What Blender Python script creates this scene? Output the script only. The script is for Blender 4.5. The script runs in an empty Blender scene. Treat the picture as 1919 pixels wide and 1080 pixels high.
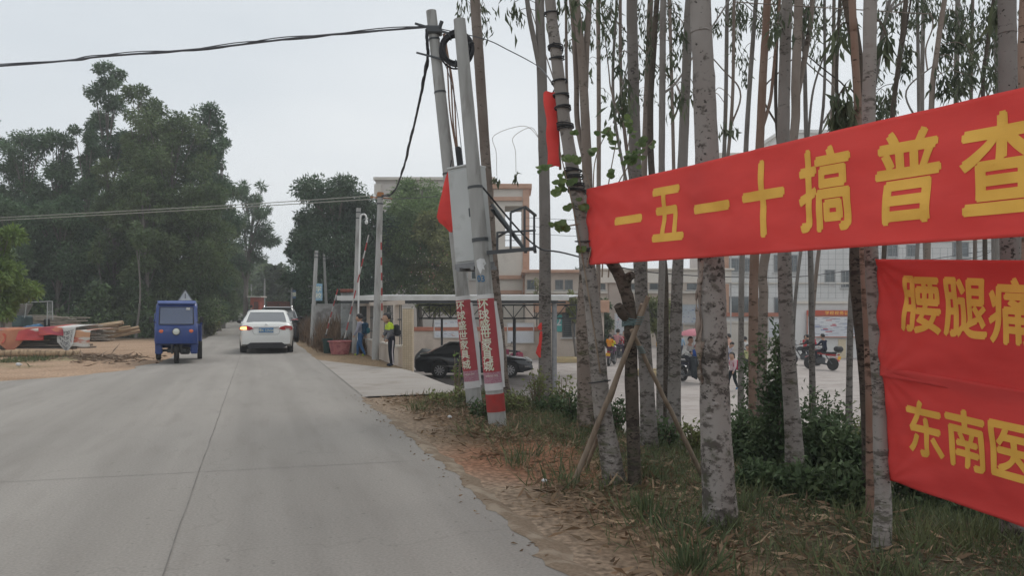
import bpy, bmesh, math, random
import numpy as np
from mathutils import Vector, Matrix, noise

S = bpy.context.scene
COL = S.collection
rad = math.radians
random.seed(7)
RNG = np.random.default_rng(11)

# ------------------------------------------------------------------ camera, sky, sun, exposure
F, CX, HY, H = 1507.0, 959.5, 582.0, 1.45       # focal length in photo pixels, optical column, eye-level row, eye height
cam_d = bpy.data.cameras.new("camera")
cam_d.sensor_width = 36.0
cam_d.lens = F / 1919.0 * 36.0
cam_d.shift_y = (HY - 540.0) / 1919.0
cam_d.clip_start = 0.05
cam_d.clip_end = 2000.0
cam = bpy.data.objects.new("camera", cam_d)
COL.objects.link(cam)
cam.location = (0, 0, H)
cam.rotation_euler = (rad(90), 0, 0)
S.camera = cam

world = bpy.data.worlds.new("World")
S.world = world
world.use_nodes = True
wt = world.node_tree
bg = wt.nodes["Background"]
sky = wt.nodes.new("ShaderNodeTexSky")
sky.sky_type = 'NISHITA'
sky.sun_disc = False
sky.sun_elevation = rad(55)
sky.sun_rotation = rad(150)
sky.dust_density = 4.0
tcw = wt.nodes.new("ShaderNodeTexCoord")
nzw = wt.nodes.new("ShaderNodeTexNoise")
nzw.inputs["Scale"].default_value = 1.1
nzw.inputs["Detail"].default_value = 4.0
mpw = wt.nodes.new("ShaderNodeMapping")
mpw.inputs["Scale"].default_value = (1, 1, 3.0)
wt.links.new(tcw.outputs["Generated"], mpw.inputs["Vector"])
wt.links.new(mpw.outputs["Vector"], nzw.inputs["Vector"])
crw = wt.nodes.new("ShaderNodeValToRGB")           # the closed cloud layer
crw.color_ramp.elements[0].position = 0.3
crw.color_ramp.elements[0].color = (5.9, 6.4, 6.85, 1)
crw.color_ramp.elements[1].position = 0.7
crw.color_ramp.elements[1].color = (7.95, 8.2, 8.35, 1)
wt.links.new(nzw.outputs["Fac"], crw.inputs["Fac"])
mxw = wt.nodes.new("ShaderNodeMix")
mxw.data_type = 'RGBA'
mxw.inputs["Factor"].default_value = 0.94
wt.links.new(sky.outputs[0], mxw.inputs["A"])
wt.links.new(crw.outputs[0], mxw.inputs["B"])
wt.links.new(mxw.outputs["Result"], bg.inputs["Color"])
bg.inputs["Strength"].default_value = 0.1

sun_d = bpy.data.lights.new("sun", 'SUN')
sun_d.energy = 1.25
sun_d.angle = rad(25)
sun_d.color = (1.0, 0.96, 0.9)
sun = bpy.data.objects.new("sun", sun_d)
COL.objects.link(sun)
sun.rotation_euler = (rad(35), 0, rad(150))

S.view_settings.view_transform = 'Standard'
S.view_settings.look = 'None'
S.view_settings.exposure = 0.24
S.view_settings.gamma = 1.0
S.cycles.max_bounces = 5
S.cycles.diffuse_bounces = 3
S.cycles.glossy_bounces = 3
S.cycles.transmission_bounces = 4
S.cycles.transparent_max_bounces = 8
S.cycles.use_denoising = True


# ------------------------------------------------------------------ layout of the ground
def sst(a, b, v):
    t = min(1.0, max(0.0, (v - a) / (b - a)))
    return t * t * (3 - 2 * t)


def road_edge(y):                      # right-hand edge of the concrete road
    return 1.76 - 0.318 * y - (0.0017 * (y - 60) ** 2 if y > 60 else 0)


def uu(x, y):                          # distance to the right of that edge
    return 0.953 * (x - road_edge(y))


def road_z(y):
    if y < 45:
        return 0.0
    if y < 65:
        return 0.02 * (y - 45) ** 2 / 40.0
    return 0.2 + 0.02 * (y - 65)


def zg(x, y):                          # ground height: the school yard lies 1.3 m below the road
    u = uu(x, y)
    t = sst(2.3, 5.6, u) if y < 12 else sst(2.3 - .75 * sst(12, 17, y), 5.6 - .9 * sst(12, 17, y), u)
    if y < 14:
        t *= 0.35 + 0.65 * sst(5.0, 12.0, y)
    verge = .085 * sst(.35, 1.5, u) * (1 - sst(12.0, 13.2, y))
    return (road_z(y) - verge) * (1 - t) - 1.3 * t


def W(px, py, Y):
    return Vector(((px - CX) / F * Y, Y, H + (HY - py) / F * Y))


def on_ground(px, Y):
    x = (px - CX) / F * Y
    return Vector((x, Y, zg(x, Y)))


def gp(px, py, z=0.0):
    Y = (H - z) * F / (py - HY)
    return Vector(((px - CX) / F * Y, Y, z))


# ------------------------------------------------------------------ materials
MATS = {}


def mat(name, c, rough=0.75, c2=None, scale=6.0, stretch=(1, 1, 1), detail=4.0, lo=0.35, hi=0.65, bump=0.0, metal=0.0,
        spec=0.4, emit=0.0, island=0.0, trans=0.0, alpha=1.0, c3=None, scale3=1.0, lo3=0.5, hi3=0.62, coat=0.0):
    if name in MATS:
        return MATS[name]
    m = bpy.data.materials.new(name)
    m.use_nodes = True
    nt = m.node_tree
    N, L = nt.nodes, nt.links
    b = N["Principled BSDF"]
    b.inputs["Roughness"].default_value = rough
    b.inputs["Metallic"].default_value = metal
    b.inputs["Specular IOR Level"].default_value = spec
    if coat:
        b.inputs["Coat Weight"].default_value = coat
        b.inputs["Coat Roughness"].default_value = 0.08
    c4 = tuple(c) + (1,)
    b.inputs["Base Color"].default_value = c4
    out = None
    if c2 is not None or bump or c3 is not None:
        tc = N.new("ShaderNodeTexCoord")
        mp = N.new("ShaderNodeMapping")
        mp.inputs["Scale"].default_value = stretch
        L.new(tc.outputs["Object"], mp.inputs["Vector"])
        nz = N.new("ShaderNodeTexNoise")
        nz.inputs["Scale"].default_value = scale
        nz.inputs["Detail"].default_value = detail
        L.new(mp.outputs["Vector"], nz.inputs["Vector"])
        if c2 is not None:
            cr = N.new("ShaderNodeValToRGB")
            cr.color_ramp.elements[0].position = lo
            cr.color_ramp.elements[0].color = c4
            cr.color_ramp.elements[1].position = hi
            cr.color_ramp.elements[1].color = tuple(c2) + (1,)
            L.new(nz.outputs["Fac"], cr.inputs["Fac"])
            out = cr.outputs[0]
        if c3 is not None:
            n3 = N.new("ShaderNodeTexNoise")
            n3.inputs["Scale"].default_value = scale3
            n3.inputs["Detail"].default_value = 5.0
            L.new(mp.outputs["Vector"], n3.inputs["Vector"])
            r3 = N.new("ShaderNodeValToRGB")
            r3.color_ramp.elements[0].position = lo3
            r3.color_ramp.elements[0].color = (0, 0, 0, 1)
            r3.color_ramp.elements[1].position = hi3
            r3.color_ramp.elements[1].color = (1, 1, 1, 1)
            L.new(n3.outputs["Fac"], r3.inputs["Fac"])
            mx = N.new("ShaderNodeMix")
            mx.data_type = 'RGBA'
            L.new(r3.outputs[0], mx.inputs["Factor"])
            if out is not None:
                L.new(out, mx.inputs["A"])
            else:
                mx.inputs["A"].default_value = c4
            mx.inputs["B"].default_value = tuple(c3) + (1,)
            out = mx.outputs["Result"]
        if bump:
            bp = N.new("ShaderNodeBump")
            bp.inputs["Strength"].default_value = bump
            bp.inputs["Distance"].default_value = 0.02
            L.new(nz.outputs["Fac"], bp.inputs["Height"])
            L.new(bp.outputs[0], b.inputs["Normal"])
    if island:
        ge = N.new("ShaderNodeNewGeometry")
        hs = N.new("ShaderNodeHueSaturation")
        mr = N.new("ShaderNodeMapRange")
        mr.inputs["To Min"].default_value = 1 - island
        mr.inputs["To Max"].default_value = 1 + island
        L.new(ge.outputs["Random Per Island"], mr.inputs["Value"])
        L.new(mr.outputs[0], hs.inputs["Value"])
        if out is not None:
            L.new(out, hs.inputs["Color"])
        else:
            hs.inputs["Color"].default_value = c4
        out = hs.outputs[0]
    if out is not None:
        L.new(out, b.inputs["Base Color"])
    if emit:
        b.inputs["Emission Color"].default_value = c4
        b.inputs["Emission Strength"].default_value = emit
    if alpha < 1:
        b.inputs["Alpha"].default_value = alpha
    if trans:
        tr = N.new("ShaderNodeBsdfTranslucent")
        if out is not None:
            L.new(out, tr.inputs["Color"])
        else:
            tr.inputs["Color"].default_value = c4
        ms = N.new("ShaderNodeMixShader")
        ms.inputs[0].default_value = trans
        L.new(b.outputs[0], ms.inputs[1])
        L.new(tr.outputs[0], ms.inputs[2])
        L.new(ms.outputs[0], N["Material Output"].inputs["Surface"])
    MATS[name] = m
    return m


# ------------------------------------------------------------------ mesh builder
def align(d):
    d = Vector(d).normalized()
    return d.to_track_quat('Z', 'Y').to_matrix()


class MB:
    def __init__(s):
        s.v, s.f, s.m = [], [], []

    def add(s, vs, fs, m=0):
        o = len(s.v)
        s.v += [tuple(p) for p in vs]
        s.f += [tuple(i + o for i in f) for f in fs]
        s.m += [m] * len(fs)
        return s

    def box(s, c, size, R=None, m=0, ch=0.0):
        hx, hy, hz = size[0] / 2, size[1] / 2, size[2] / 2
        c = Vector(c)
        if ch <= 0:
            vs = [Vector((x, y, z)) for z in (-hz, hz) for y in (-hy, hy) for x in (-hx, hx)]
            fs = [(0, 2, 3, 1), (4, 5, 7, 6), (0, 1, 5, 4), (2, 6, 7, 3), (0, 4, 6, 2), (1, 3, 7, 5)]
        else:                          # chamfered on all edges
            ch = min(ch, hx * .9, hy * .9, hz * .9)
            vs, fs = [], []
            idx = {}
            for sx in (-1, 1):
                for sy in (-1, 1):
                    for sz in (-1, 1):
                        for ax in range(3):
                            p = [sx * (hx - ch), sy * (hy - ch), sz * (hz - ch)]
                            p[ax] = (sx * hx, sy * hy, sz * hz)[ax]
                            idx[(sx, sy, sz, ax)] = len(vs)
                            vs.append(Vector(p))
            for ax in range(3):
                a, b = (ax + 1) % 3, (ax + 2) % 3
                for sg in (-1, 1):
                    q = []
                    for (p1, p2) in ((-1, -1), (1, -1), (1, 1), (-1, 1)):
                        k = [0, 0, 0]
                        k[ax], k[a], k[b] = sg, p1, p2
                        q.append(idx[(k[0], k[1], k[2], ax)])
                    fs.append(tuple(q if sg > 0 else q[::-1]))
                for s1 in (-1, 1):
                    for s2 in (-1, 1):
                        k1, k2 = [0, 0, 0], [0, 0, 0]
                        k1[a] = k2[a] = s1
                        k1[b] = k2[b] = s2
                        k1[ax], k2[ax] = -1, 1
                        q = [idx[(*k1, a)], idx[(*k2, a)], idx[(*k2, b)], idx[(*k1, b)]]
                        fs.append(tuple(q if s1 * s2 > 0 else q[::-1]))
            for sx in (-1, 1):
                for sy in (-1, 1):
                    for sz in (-1, 1):
                        q = [idx[(sx, sy, sz, k)] for k in range(3)]
                        fs.append(tuple(q if sx * sy * sz > 0 else q[::-1]))
        if R is not None:
            vs = [R @ p for p in vs]
        return s.add([p + c for p in vs], fs, m)

    def bar(s, a, b, w, t=None, m=0, ch=0.0, roll=0.0):
        a, b = Vector(a), Vector(b)
        R = align(b - a) @ Matrix.Rotation(roll, 3, 'Z')
        return s.box((a + b) / 2, (w, t or w, (b - a).length), R, m, ch)

    def tube(s, pts, r, n=8, m=0, cap=True, wob=0.0):
        pts = [Vector(p) for p in pts]
        k = len(pts)
        rs = r if isinstance(r, (list, tuple)) else [r] * k
        vs, fs = [], []
        prev = None
        for i, p in enumerate(pts):
            d = (pts[min(i + 1, k - 1)] - pts[max(i - 1, 0)])
            if d.length < 1e-9:
                d = Vector((0, 0, 1))
            d.normalize()
            if prev is None:
                prev = Vector((1, 0, 0)) if abs(d.x) < .9 else Vector((0, 1, 0))
            e1 = (prev - d * prev.dot(d)).normalized()
            e2 = d.cross(e1)
            prev = e1
            for j in range(n):
                a = 2 * math.pi * j / n
                rr = rs[i] * (1 + (random.uniform(-wob, wob) if wob else 0))
                vs.append(p + (e1 * math.cos(a) + e2 * math.sin(a)) * rr)
        for i in range(k - 1):
            for j in range(n):
                a, b = i * n + j, i * n + (j + 1) % n
                fs.append((a, b, b + n, a + n))
        if cap:
            fs.append(tuple(range(n))[::-1])
            fs.append(tuple((k - 1) * n + j for j in range(n)))
        return s.add(vs, fs, m)

    def ell(s, c, r, nu=12, nv=8, R=None, m=0, fn=None):
        c = Vector(c)
        vs = [Vector((0, 0, -1))]
        for i in range(1, nv):
            t = math.pi * i / nv - math.pi / 2
            for j in range(nu):
                a = 2 * math.pi * j / nu
                vs.append(Vector((math.cos(t) * math.cos(a), math.cos(t) * math.sin(a), math.sin(t))))
        vs.append(Vector((0, 0, 1)))
        fs = [(0, 1 + (j + 1) % nu, 1 + j) for j in range(nu)]
        for i in range(nv - 2):
            for j in range(nu):
                a, b = 1 + i * nu + j, 1 + i * nu + (j + 1) % nu
                fs.append((a, b, b + nu, a + nu))
        o = 1 + (nv - 2) * nu
        fs += [(o + j, o + (j + 1) % nu, len(vs) - 1) for j in range(nu)]
        if fn:
            vs = [fn(p) for p in vs]
        vs = [Vector((p.x * r[0], p.y * r[1], p.z * r[2])) for p in vs]
        if R is not None:
            vs = [R @ p for p in vs]
        return s.add([p + c for p in vs], fs, m)

    def lathe(s, prof, n=16, M=None, m=0, cap=True):
        vs, fs = [], []
        for (r, z) in prof:
            for j in range(n):
                a = 2 * math.pi * j / n
                vs.append(Vector((r * math.cos(a), r * math.sin(a), z)))
        for i in range(len(prof) - 1):
            for j in range(n):
                a, b = i * n + j, i * n + (j + 1) % n
                fs.append((a, b, b + n, a + n))
        if cap:
            fs.append(tuple(range(n))[::-1])
            fs.append(tuple((len(prof) - 1) * n + j for j in range(n)))
        if M is not None:
            vs = [M @ p for p in vs]
        return s.add(vs, fs, m)

    def prism(s, poly, d, M=None, m=0):      # polygon in xy, thickness d along z
        n = len(poly)
        vs = [Vector((p[0], p[1], -d / 2)) for p in poly] + [Vector((p[0], p[1], d / 2)) for p in poly]
        fs = [tuple(range(n))[::-1], tuple(range(n, 2 * n))]
        fs += [(j, (j + 1) % n, n + (j + 1) % n, n + j) for j in range(n)]
        if M is not None:
            vs = [M @ p for p in vs]
        return s.add(vs, fs, m)

    def loft(s, rings, m=0, cap=True, closed=True):
        n = len(rings[0])
        vs = [p for r in rings for p in r]
        fs = []
        for i in range(len(rings) - 1):
            for j in range(n if closed else n - 1):
                a, b = i * n + j, i * n + (j + 1) % n
                fs.append((a, b, b + n, a + n))
        if cap and closed:
            fs.append(tuple(range(n))[::-1])
            fs.append(tuple((len(rings) - 1) * n + j for j in range(n)))
        return s.add(vs, fs, m)

    def sheet(s, fn, nu, nv, m=0):
        vs = [fn(i / nu, j / nv) for j in range(nv + 1) for i in range(nu + 1)]
        fs = [(j * (nu + 1) + i, j * (nu + 1) + i + 1, (j + 1) * (nu + 1) + i + 1, (j + 1) * (nu + 1) + i) for j in range(nv) for i in range(nu)]
        return s.add(vs, fs, m)

    def build(s, name, mats, parent=None, smooth=40, off=None, loc=None):
        me = bpy.data.meshes.new(name)
        vs = s.v
        if off is not None:
            vs = [(p[0] - off[0], p[1] - off[1], p[2] - off[2]) for p in vs]
        me.from_pydata(vs, [], s.f)
        for mm in (mats if isinstance(mats, (list, tuple)) else [mats]):
            me.materials.append(mm)
        if len(me.materials) > 1:
            me.polygons.foreach_set("material_index", s.m)
        if smooth:
            me.shade_smooth()
            me.set_sharp_from_angle(angle=rad(smooth))
        o = bpy.data.objects.new(name, me)
        COL.objects.link(o)
        if parent:
            o.parent = parent
        if loc is not None:
            o.location = loc
        return o


def recalc(o):
    bm = bmesh.new()
    bm.from_mesh(o.data)
    bmesh.ops.recalc_face_normals(bm, faces=bm.faces)
    bm.to_mesh(o.data)
    bm.free()
    return o


def tag(o, label=None, cat=None, group=None, kind=None):
    if label:
        o["label"] = label
    if cat:
        o["category"] = cat
    if group:
        o["group"] = group
    if kind:
        o["kind"] = kind
    return o


def thing(name, label, cat, loc=(0, 0, 0), rz=0.0, group=None, sc=1.0):
    o = bpy.data.objects.new(name, None)
    o.empty_display_size = 0.2
    COL.objects.link(o)
    o.location = loc
    o.rotation_euler = (0, 0, rz)
    o.scale = (sc, sc, sc)
    return tag(o, label, cat, group)


def kids(o):
    return [c for c in COL.objects if c.parent == o]


def copy_tree(o, parent=None):
    c = o.copy()
    COL.objects.link(c)
    c.parent = parent
    for ch in kids(o):
        copy_tree(ch, c)
    return c


# leaves: many small folded quads made at once
def leaf_object(name, C, D, L, Wd, m, parent=None, fold=0.25, rng=RNG):
    C, D = np.asarray(C, float), np.asarray(D, float)
    n = len(C)
    D = D / (np.linalg.norm(D, axis=1, keepdims=True) + 1e-9)
    R = rng.normal(size=(n, 3))
    side = np.cross(D, R)
    side /= np.linalg.norm(side, axis=1, keepdims=True) + 1e-9
    nor = np.cross(side, D)
    L = (np.asarray(L) * np.ones(n))[:, None]
    Wd = (np.asarray(Wd) * np.ones(n))[:, None]
    p0 = C
    p2 = C + D * L - nor * L * 0.12
    mid = C + D * L * 0.45
    p1 = mid + side * Wd * .5 + nor * Wd * fold
    p3 = mid - side * Wd * .5 + nor * Wd * fold
    V = np.stack([p0, p1, p2, p3], 1).reshape(-1, 3)
    me = bpy.data.meshes.new(name)
    me.vertices.add(4 * n)
    me.vertices.foreach_set("co", V.astype(np.float32).ravel())
    me.loops.add(4 * n)
    me.loops.foreach_set("vertex_index", np.arange(4 * n, dtype=np.int32))
    me.polygons.add(n)
    me.polygons.foreach_set("loop_start", np.arange(0, 4 * n, 4, dtype=np.int32))
    me.update(calc_edges=True)
    me.materials.append(m)
    o = bpy.data.objects.new(name, me)
    COL.objects.link(o)
    if parent:
        o.parent = parent
    return o


def ball_points(n, rng=RNG, shell=0.35):
    d = rng.normal(size=(n, 3))
    d /= np.linalg.norm(d, axis=1, keepdims=True)
    r = (shell + (1 - shell) * rng.random(n)) ** 0.6
    return d * r[:, None], d


# lettering: glyph outlines as a mesh, mapped onto the surface that carries them
def glyphs(text, size=1.0, bold=0.02, step=0.0, spacing=1.0, cut=0.0):
    cu = bpy.data.curves.new("glyphs", 'FONT')
    cu.body = text
    cu.size = size
    cu.align_x = 'CENTER'
    cu.space_character = spacing
    o = bpy.data.objects.new("glyphs", cu)
    COL.objects.link(o)
    dg = bpy.context.evaluated_depsgraph_get()
    me = bpy.data.meshes.new_from_object(o.evaluated_get(dg))
    bpy.data.objects.remove(o)
    bpy.data.curves.remove(cu)
    bm = bmesh.new()
    bm.from_mesh(me)
    bpy.data.meshes.remove(me)
    if cut:
        xs = [v.co.x for v in bm.verts]
        ys = [v.co.y for v in bm.verts]
        for (a, b, ax) in ((min(xs), max(xs), 0), (min(ys), max(ys), 1)):
            k = a + cut
            while k < b:
                co, no = [0, 0, 0], [0, 0, 0]
                co[ax] = k
                no[ax] = 1
                bmesh.ops.bisect_plane(bm, geom=bm.verts[:] + bm.edges[:] + bm.faces[:], plane_co=co, plane_no=no)
                k += cut
    bm.verts.index_update()
    vs = [v.co.copy() for v in bm.verts]
    fs = [[v.index for v in f.verts] for f in bm.faces]
    bm.free()
    ys = [v.y for v in vs] or [0]
    cy = (min(ys) + max(ys)) / 2
    xs = [v.x for v in vs] or [0]
    cxx = (min(xs) + max(xs)) / 2
    V, Fc = [], []
    for k, (dx, dy) in enumerate(((0, 0), (1, 0.3), (-1, -0.3), (0.3, 1), (-0.3, -1)) if bold else ((0, 0),)):
        o0 = len(V)
        V += [Vector((p.x - cxx + dx * bold * size, p.y - cy + dy * bold * size, k * step)) for p in vs]
        Fc += [[i + o0 for i in f] for f in fs]
    return V, Fc
# ------------------------------------------------------------------ the ground, road and yard
def yard_near(u):
    pts = ((0, 13.4), (1.8, 14.1), (3.2, 15.2), (6.3, 17.0), (11.7, 19.0), (23, 20.5), (90, 24))
    for (a, b), (c, d) in zip(pts, pts[1:]):
        if u <= c:
            return b + (d - b) * max(0, u - a) / (c - a)
    return 24


def apron_far(u):
    return 23.5 - u / 1.4 * 3.3 if u < 1.4 else 20.2


def paved(x, y):
    u = uu(x, y)
    if u < 0:
        return x > road_left(y)
    return y > yard_near(u) and (u > 3.2 or y < apron_far(u))


def road_left(y):
    pts = ((-10, -45), (14.9, -45), (15.6, -14), (16.2, -10.4), (17.5, -9.5), (19.2, -9.25), (22.8, -9.85))
    if y >= 22.8:
        return road_edge(y) - 4.35
    for (a, b), (c, d) in zip(pts, pts[1:]):
        if y <= c:
            return b + (d - b) * (y - a) / (c - a)


def nz3(x, y, s, z=0.0):
    return noise.noise(Vector((x * s, y * s, z)))


def lines(spec):
    out = []
    for a, b, st in spec:
        k = max(1, int(round((b - a) / st)))
        out += [a + (b - a) * i / k for i in range(k)]
    return out + [spec[-1][1]]


xs = lines(((-600, -120, 60), (-120, -40, 8), (-40, -16, 1.2), (-16, -4, .5), (-4, 7, .2), (7, 20, .45), (20, 80, 4), (80, 600, 65)))
ys = lines(((-40, 0, 4), (0, 2, .5), (2, 15, .2), (15, 28, .35), (28, 52, .8), (52, 120, 4), (120, 900, 60)))


def ground_col(x, y):
    u = uu(x, y)
    n1 = nz3(x, y, .9) + .5 * nz3(x, y, 2.7, 4)
    n2 = nz3(x, y, .5, 9) + .5 * nz3(x, y, 3.5, 2)
    sand, litter, humus = Vector((.255, .195, .143)), Vector((.165, .115, .075)), Vector((.075, .066, .042))
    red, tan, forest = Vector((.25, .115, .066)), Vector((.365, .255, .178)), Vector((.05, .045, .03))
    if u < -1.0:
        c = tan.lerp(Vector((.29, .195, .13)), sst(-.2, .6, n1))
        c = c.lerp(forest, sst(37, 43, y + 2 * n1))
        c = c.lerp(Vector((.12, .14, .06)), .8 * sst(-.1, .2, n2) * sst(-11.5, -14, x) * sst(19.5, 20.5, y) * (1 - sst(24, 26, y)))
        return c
    ue = u + .35 * (1 - sst(4.5, 8, y))
    c = sand.lerp(litter, sst(.4 - .3 * sst(6, 9, y), 1.1 - .4 * sst(6, 9, y), ue + .45 * n1))
    c = c.lerp(humus, sst(1.15, 2.5, ue + .5 * n2))
    d = math.hypot((x - .15) / 1.1, (y - 8.2) / 1.3)
    c = c.lerp(red, .8 * (1 - sst(.4, 1.3, d + .5 * n1)))
    if y > 16 and u < 3:
        c = c.lerp(Vector((.23, .165, .10)), .6)
    return c


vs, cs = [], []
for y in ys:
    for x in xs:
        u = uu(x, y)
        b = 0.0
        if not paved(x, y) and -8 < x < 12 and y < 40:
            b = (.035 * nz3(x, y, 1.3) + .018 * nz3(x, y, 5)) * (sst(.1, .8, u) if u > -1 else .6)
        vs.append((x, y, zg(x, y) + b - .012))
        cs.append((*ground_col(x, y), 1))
fs = [(j * len(xs) + i, j * len(xs) + i + 1, (j + 1) * len(xs) + i + 1, (j + 1) * len(xs) + i) for j in range(len(ys) - 1) for i in range(len(xs) - 1)]
me = bpy.data.meshes.new("ground")
me.from_pydata(vs, [], fs)
ca = me.color_attributes.new("soil", 'FLOAT_COLOR', 'POINT')
ca.data.foreach_set("color", np.array(cs, np.float32).ravel())
me.shade_smooth()
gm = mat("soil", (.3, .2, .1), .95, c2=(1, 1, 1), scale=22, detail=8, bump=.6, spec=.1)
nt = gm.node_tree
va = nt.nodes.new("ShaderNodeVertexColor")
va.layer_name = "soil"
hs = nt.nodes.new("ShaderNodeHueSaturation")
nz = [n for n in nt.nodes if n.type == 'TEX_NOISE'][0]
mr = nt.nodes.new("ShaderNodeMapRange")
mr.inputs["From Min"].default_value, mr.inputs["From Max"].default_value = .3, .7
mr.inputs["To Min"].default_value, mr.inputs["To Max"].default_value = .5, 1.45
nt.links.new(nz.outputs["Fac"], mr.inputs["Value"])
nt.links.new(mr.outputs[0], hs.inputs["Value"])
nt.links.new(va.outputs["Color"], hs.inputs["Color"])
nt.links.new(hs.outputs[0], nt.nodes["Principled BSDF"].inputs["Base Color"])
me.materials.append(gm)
ground = bpy.data.objects.new("ground", me)
COL.objects.link(ground)
tag(ground, kind="structure")

ROADR = math.atan(.318)
RM = Matrix.Rotation(-ROADR, 3, 'Z')


def road_sheet(name, rows, m, dz):
    """rows of points in the world, kept in a frame that follows the road so that wear runs along it"""
    b = MB()
    n = len(rows[0])
    vs = []
    for r in rows:
        for p in r:
            vs.append(RM @ Vector((p[0], p[1], zg(p[0], p[1]) + dz)))
    fs = [(j * n + i, j * n + i + 1, (j + 1) * n + i + 1, (j + 1) * n + i) for j in range(len(rows) - 1) for i in range(n - 1)]
    b.add(vs, fs)
    o = b.build(name, m, smooth=60)
    o.rotation_euler = (0, 0, ROADR)
    return tag(o, kind="structure")


conc = mat("road_concrete", (.252, .233, .211), .85, c2=(.276, .256, .233), scale=.9, stretch=(1.6, .28, 1), detail=8, lo=.38, hi=.62,
           c3=(.234, .215, .194), scale3=2.6, lo3=.52, hi3=.75, spec=.25)
# fine grit over the concrete
nt = conc.node_tree
b_ = nt.nodes["Principled BSDF"]
tc = nt.nodes.new("ShaderNodeTexCoord")
g1 = nt.nodes.new("ShaderNodeTexNoise")
g1.inputs["Scale"].default_value = 55
g1.inputs["Detail"].default_value = 6
nt.links.new(tc.outputs["Object"], g1.inputs["Vector"])
g2 = nt.nodes.new("ShaderNodeMapRange")
g2.inputs["From Min"].default_value, g2.inputs["From Max"].default_value = .3, .7
g2.inputs["To Min"].default_value, g2.inputs["To Max"].default_value = .86, 1.14
nt.links.new(g1.outputs["Fac"], g2.inputs["Value"])
hs = nt.nodes.new("ShaderNodeHueSaturation")
src = b_.inputs["Base Color"].links[0].from_socket
nt.links.new(src, hs.inputs["Color"])
nt.links.new(g2.outputs[0], hs.inputs["Value"])
nt.links.new(hs.outputs[0], b_.inputs["Base Color"])
# worn pits and hairline cracks
vo = nt.nodes.new("ShaderNodeTexVoronoi")
vo.feature = 'DISTANCE_TO_EDGE'
vo.inputs["Scale"].default_value = .33
vo.inputs["Randomness"].default_value = 1
wn = nt.nodes.new("ShaderNodeTexNoise")
wn.inputs["Scale"].default_value = 1.7
wn.inputs["Detail"].default_value = 7
wa = nt.nodes.new("ShaderNodeVectorMath")
wa.operation = 'MULTIPLY_ADD'
wa.inputs[1].default_value = (.9, .9, .9)
nt.links.new(tc.outputs["Object"], wn.inputs["Vector"])
nt.links.new(wn.outputs["Color"], wa.inputs[0])
nt.links.new(tc.outputs["Object"], wa.inputs[2])
nt.links.new(wa.outputs[0], vo.inputs["Vector"])
ck = nt.nodes.new("ShaderNodeMapRange")
ck.inputs["From Min"].default_value, ck.inputs["From Max"].default_value = 0.0, .0045
ck.inputs["To Min"].default_value, ck.inputs["To Max"].default_value = .88, 1
nt.links.new(vo.outputs["Distance"], ck.inputs["Value"])
sp = nt.nodes.new("ShaderNodeTexNoise")
sp.inputs["Scale"].default_value = 16
sp.inputs["Detail"].default_value = 3
nt.links.new(tc.outputs["Object"], sp.inputs["Vector"])
pk = nt.nodes.new("ShaderNodeMapRange")
pk.inputs["From Min"].default_value, pk.inputs["From Max"].default_value = .70, .74
pk.inputs["To Min"].default_value, pk.inputs["To Max"].default_value = 1, .72
nt.links.new(sp.outputs["Fac"], pk.inputs["Value"])
tn = nt.nodes.new("ShaderNodeTexNoise")
tn.inputs["Scale"].default_value = 1.0
tn.inputs["Detail"].default_value = 4
tm = nt.nodes.new("ShaderNodeMapping")
tm.inputs["Scale"].default_value = (1.5, .035, 1)
nt.links.new(tc.outputs["Object"], tm.inputs["Vector"])
nt.links.new(tm.outputs["Vector"], tn.inputs["Vector"])
tk_ = nt.nodes.new("ShaderNodeMapRange")
tk_.inputs["From Min"].default_value, tk_.inputs["From Max"].default_value = .38, .62
tk_.inputs["To Min"].default_value, tk_.inputs["To Max"].default_value = .90, 1.06
nt.links.new(tn.outputs["Fac"], tk_.inputs["Value"])
m0 = nt.nodes.new("ShaderNodeMath")
m0.operation = 'MULTIPLY'
nt.links.new(tk_.outputs[0], m0.inputs[0])
nt.links.new(g2.outputs[0], m0.inputs[1])
m1 = nt.nodes.new("ShaderNodeMath")
m1.operation = 'MULTIPLY'
nt.links.new(m0.outputs[0], m1.inputs[0])
nt.links.new(ck.outputs[0], m1.inputs[1])
m2_ = nt.nodes.new("ShaderNodeMath")
m2_.operation = 'MULTIPLY'
nt.links.new(m1.outputs[0], m2_.inputs[0])
nt.links.new(pk.outputs[0], m2_.inputs[1])
nt.links.new(m2_.outputs[0], hs.inputs["Value"])
bp = nt.nodes.new("ShaderNodeBump")
bp.inputs["Strength"].default_value = .25
bp.inputs["Distance"].default_value = .01
nt.links.new(g1.outputs["Fac"], bp.inputs["Height"])
nt.links.new(bp.outputs[0], b_.inputs["Normal"])

yrows = lines(((-12, 2, 2), (2, 14, .1), (14, 26, .25), (26, 70, 1.5), (70, 170, 4)))
rows = []
for y in yrows:
    a, b = road_left(y), road_edge(y)
    a += .22 * nz3(0, y, .8) + .12 * nz3(3, y, 2.6)
    b += (.07 * nz3(7, y, .9) + .06 * nz3(2, y, 3.1) + .03 * nz3(4, y, 8)) * (1 if not 12.8 < y < 24 else 0)
    near = [a + (b - a) * (i / 14) ** .5 for i in range(15)]
    rows.append([(x, y) for x in near])
road_sheet("road", rows, conc, .018)

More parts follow.
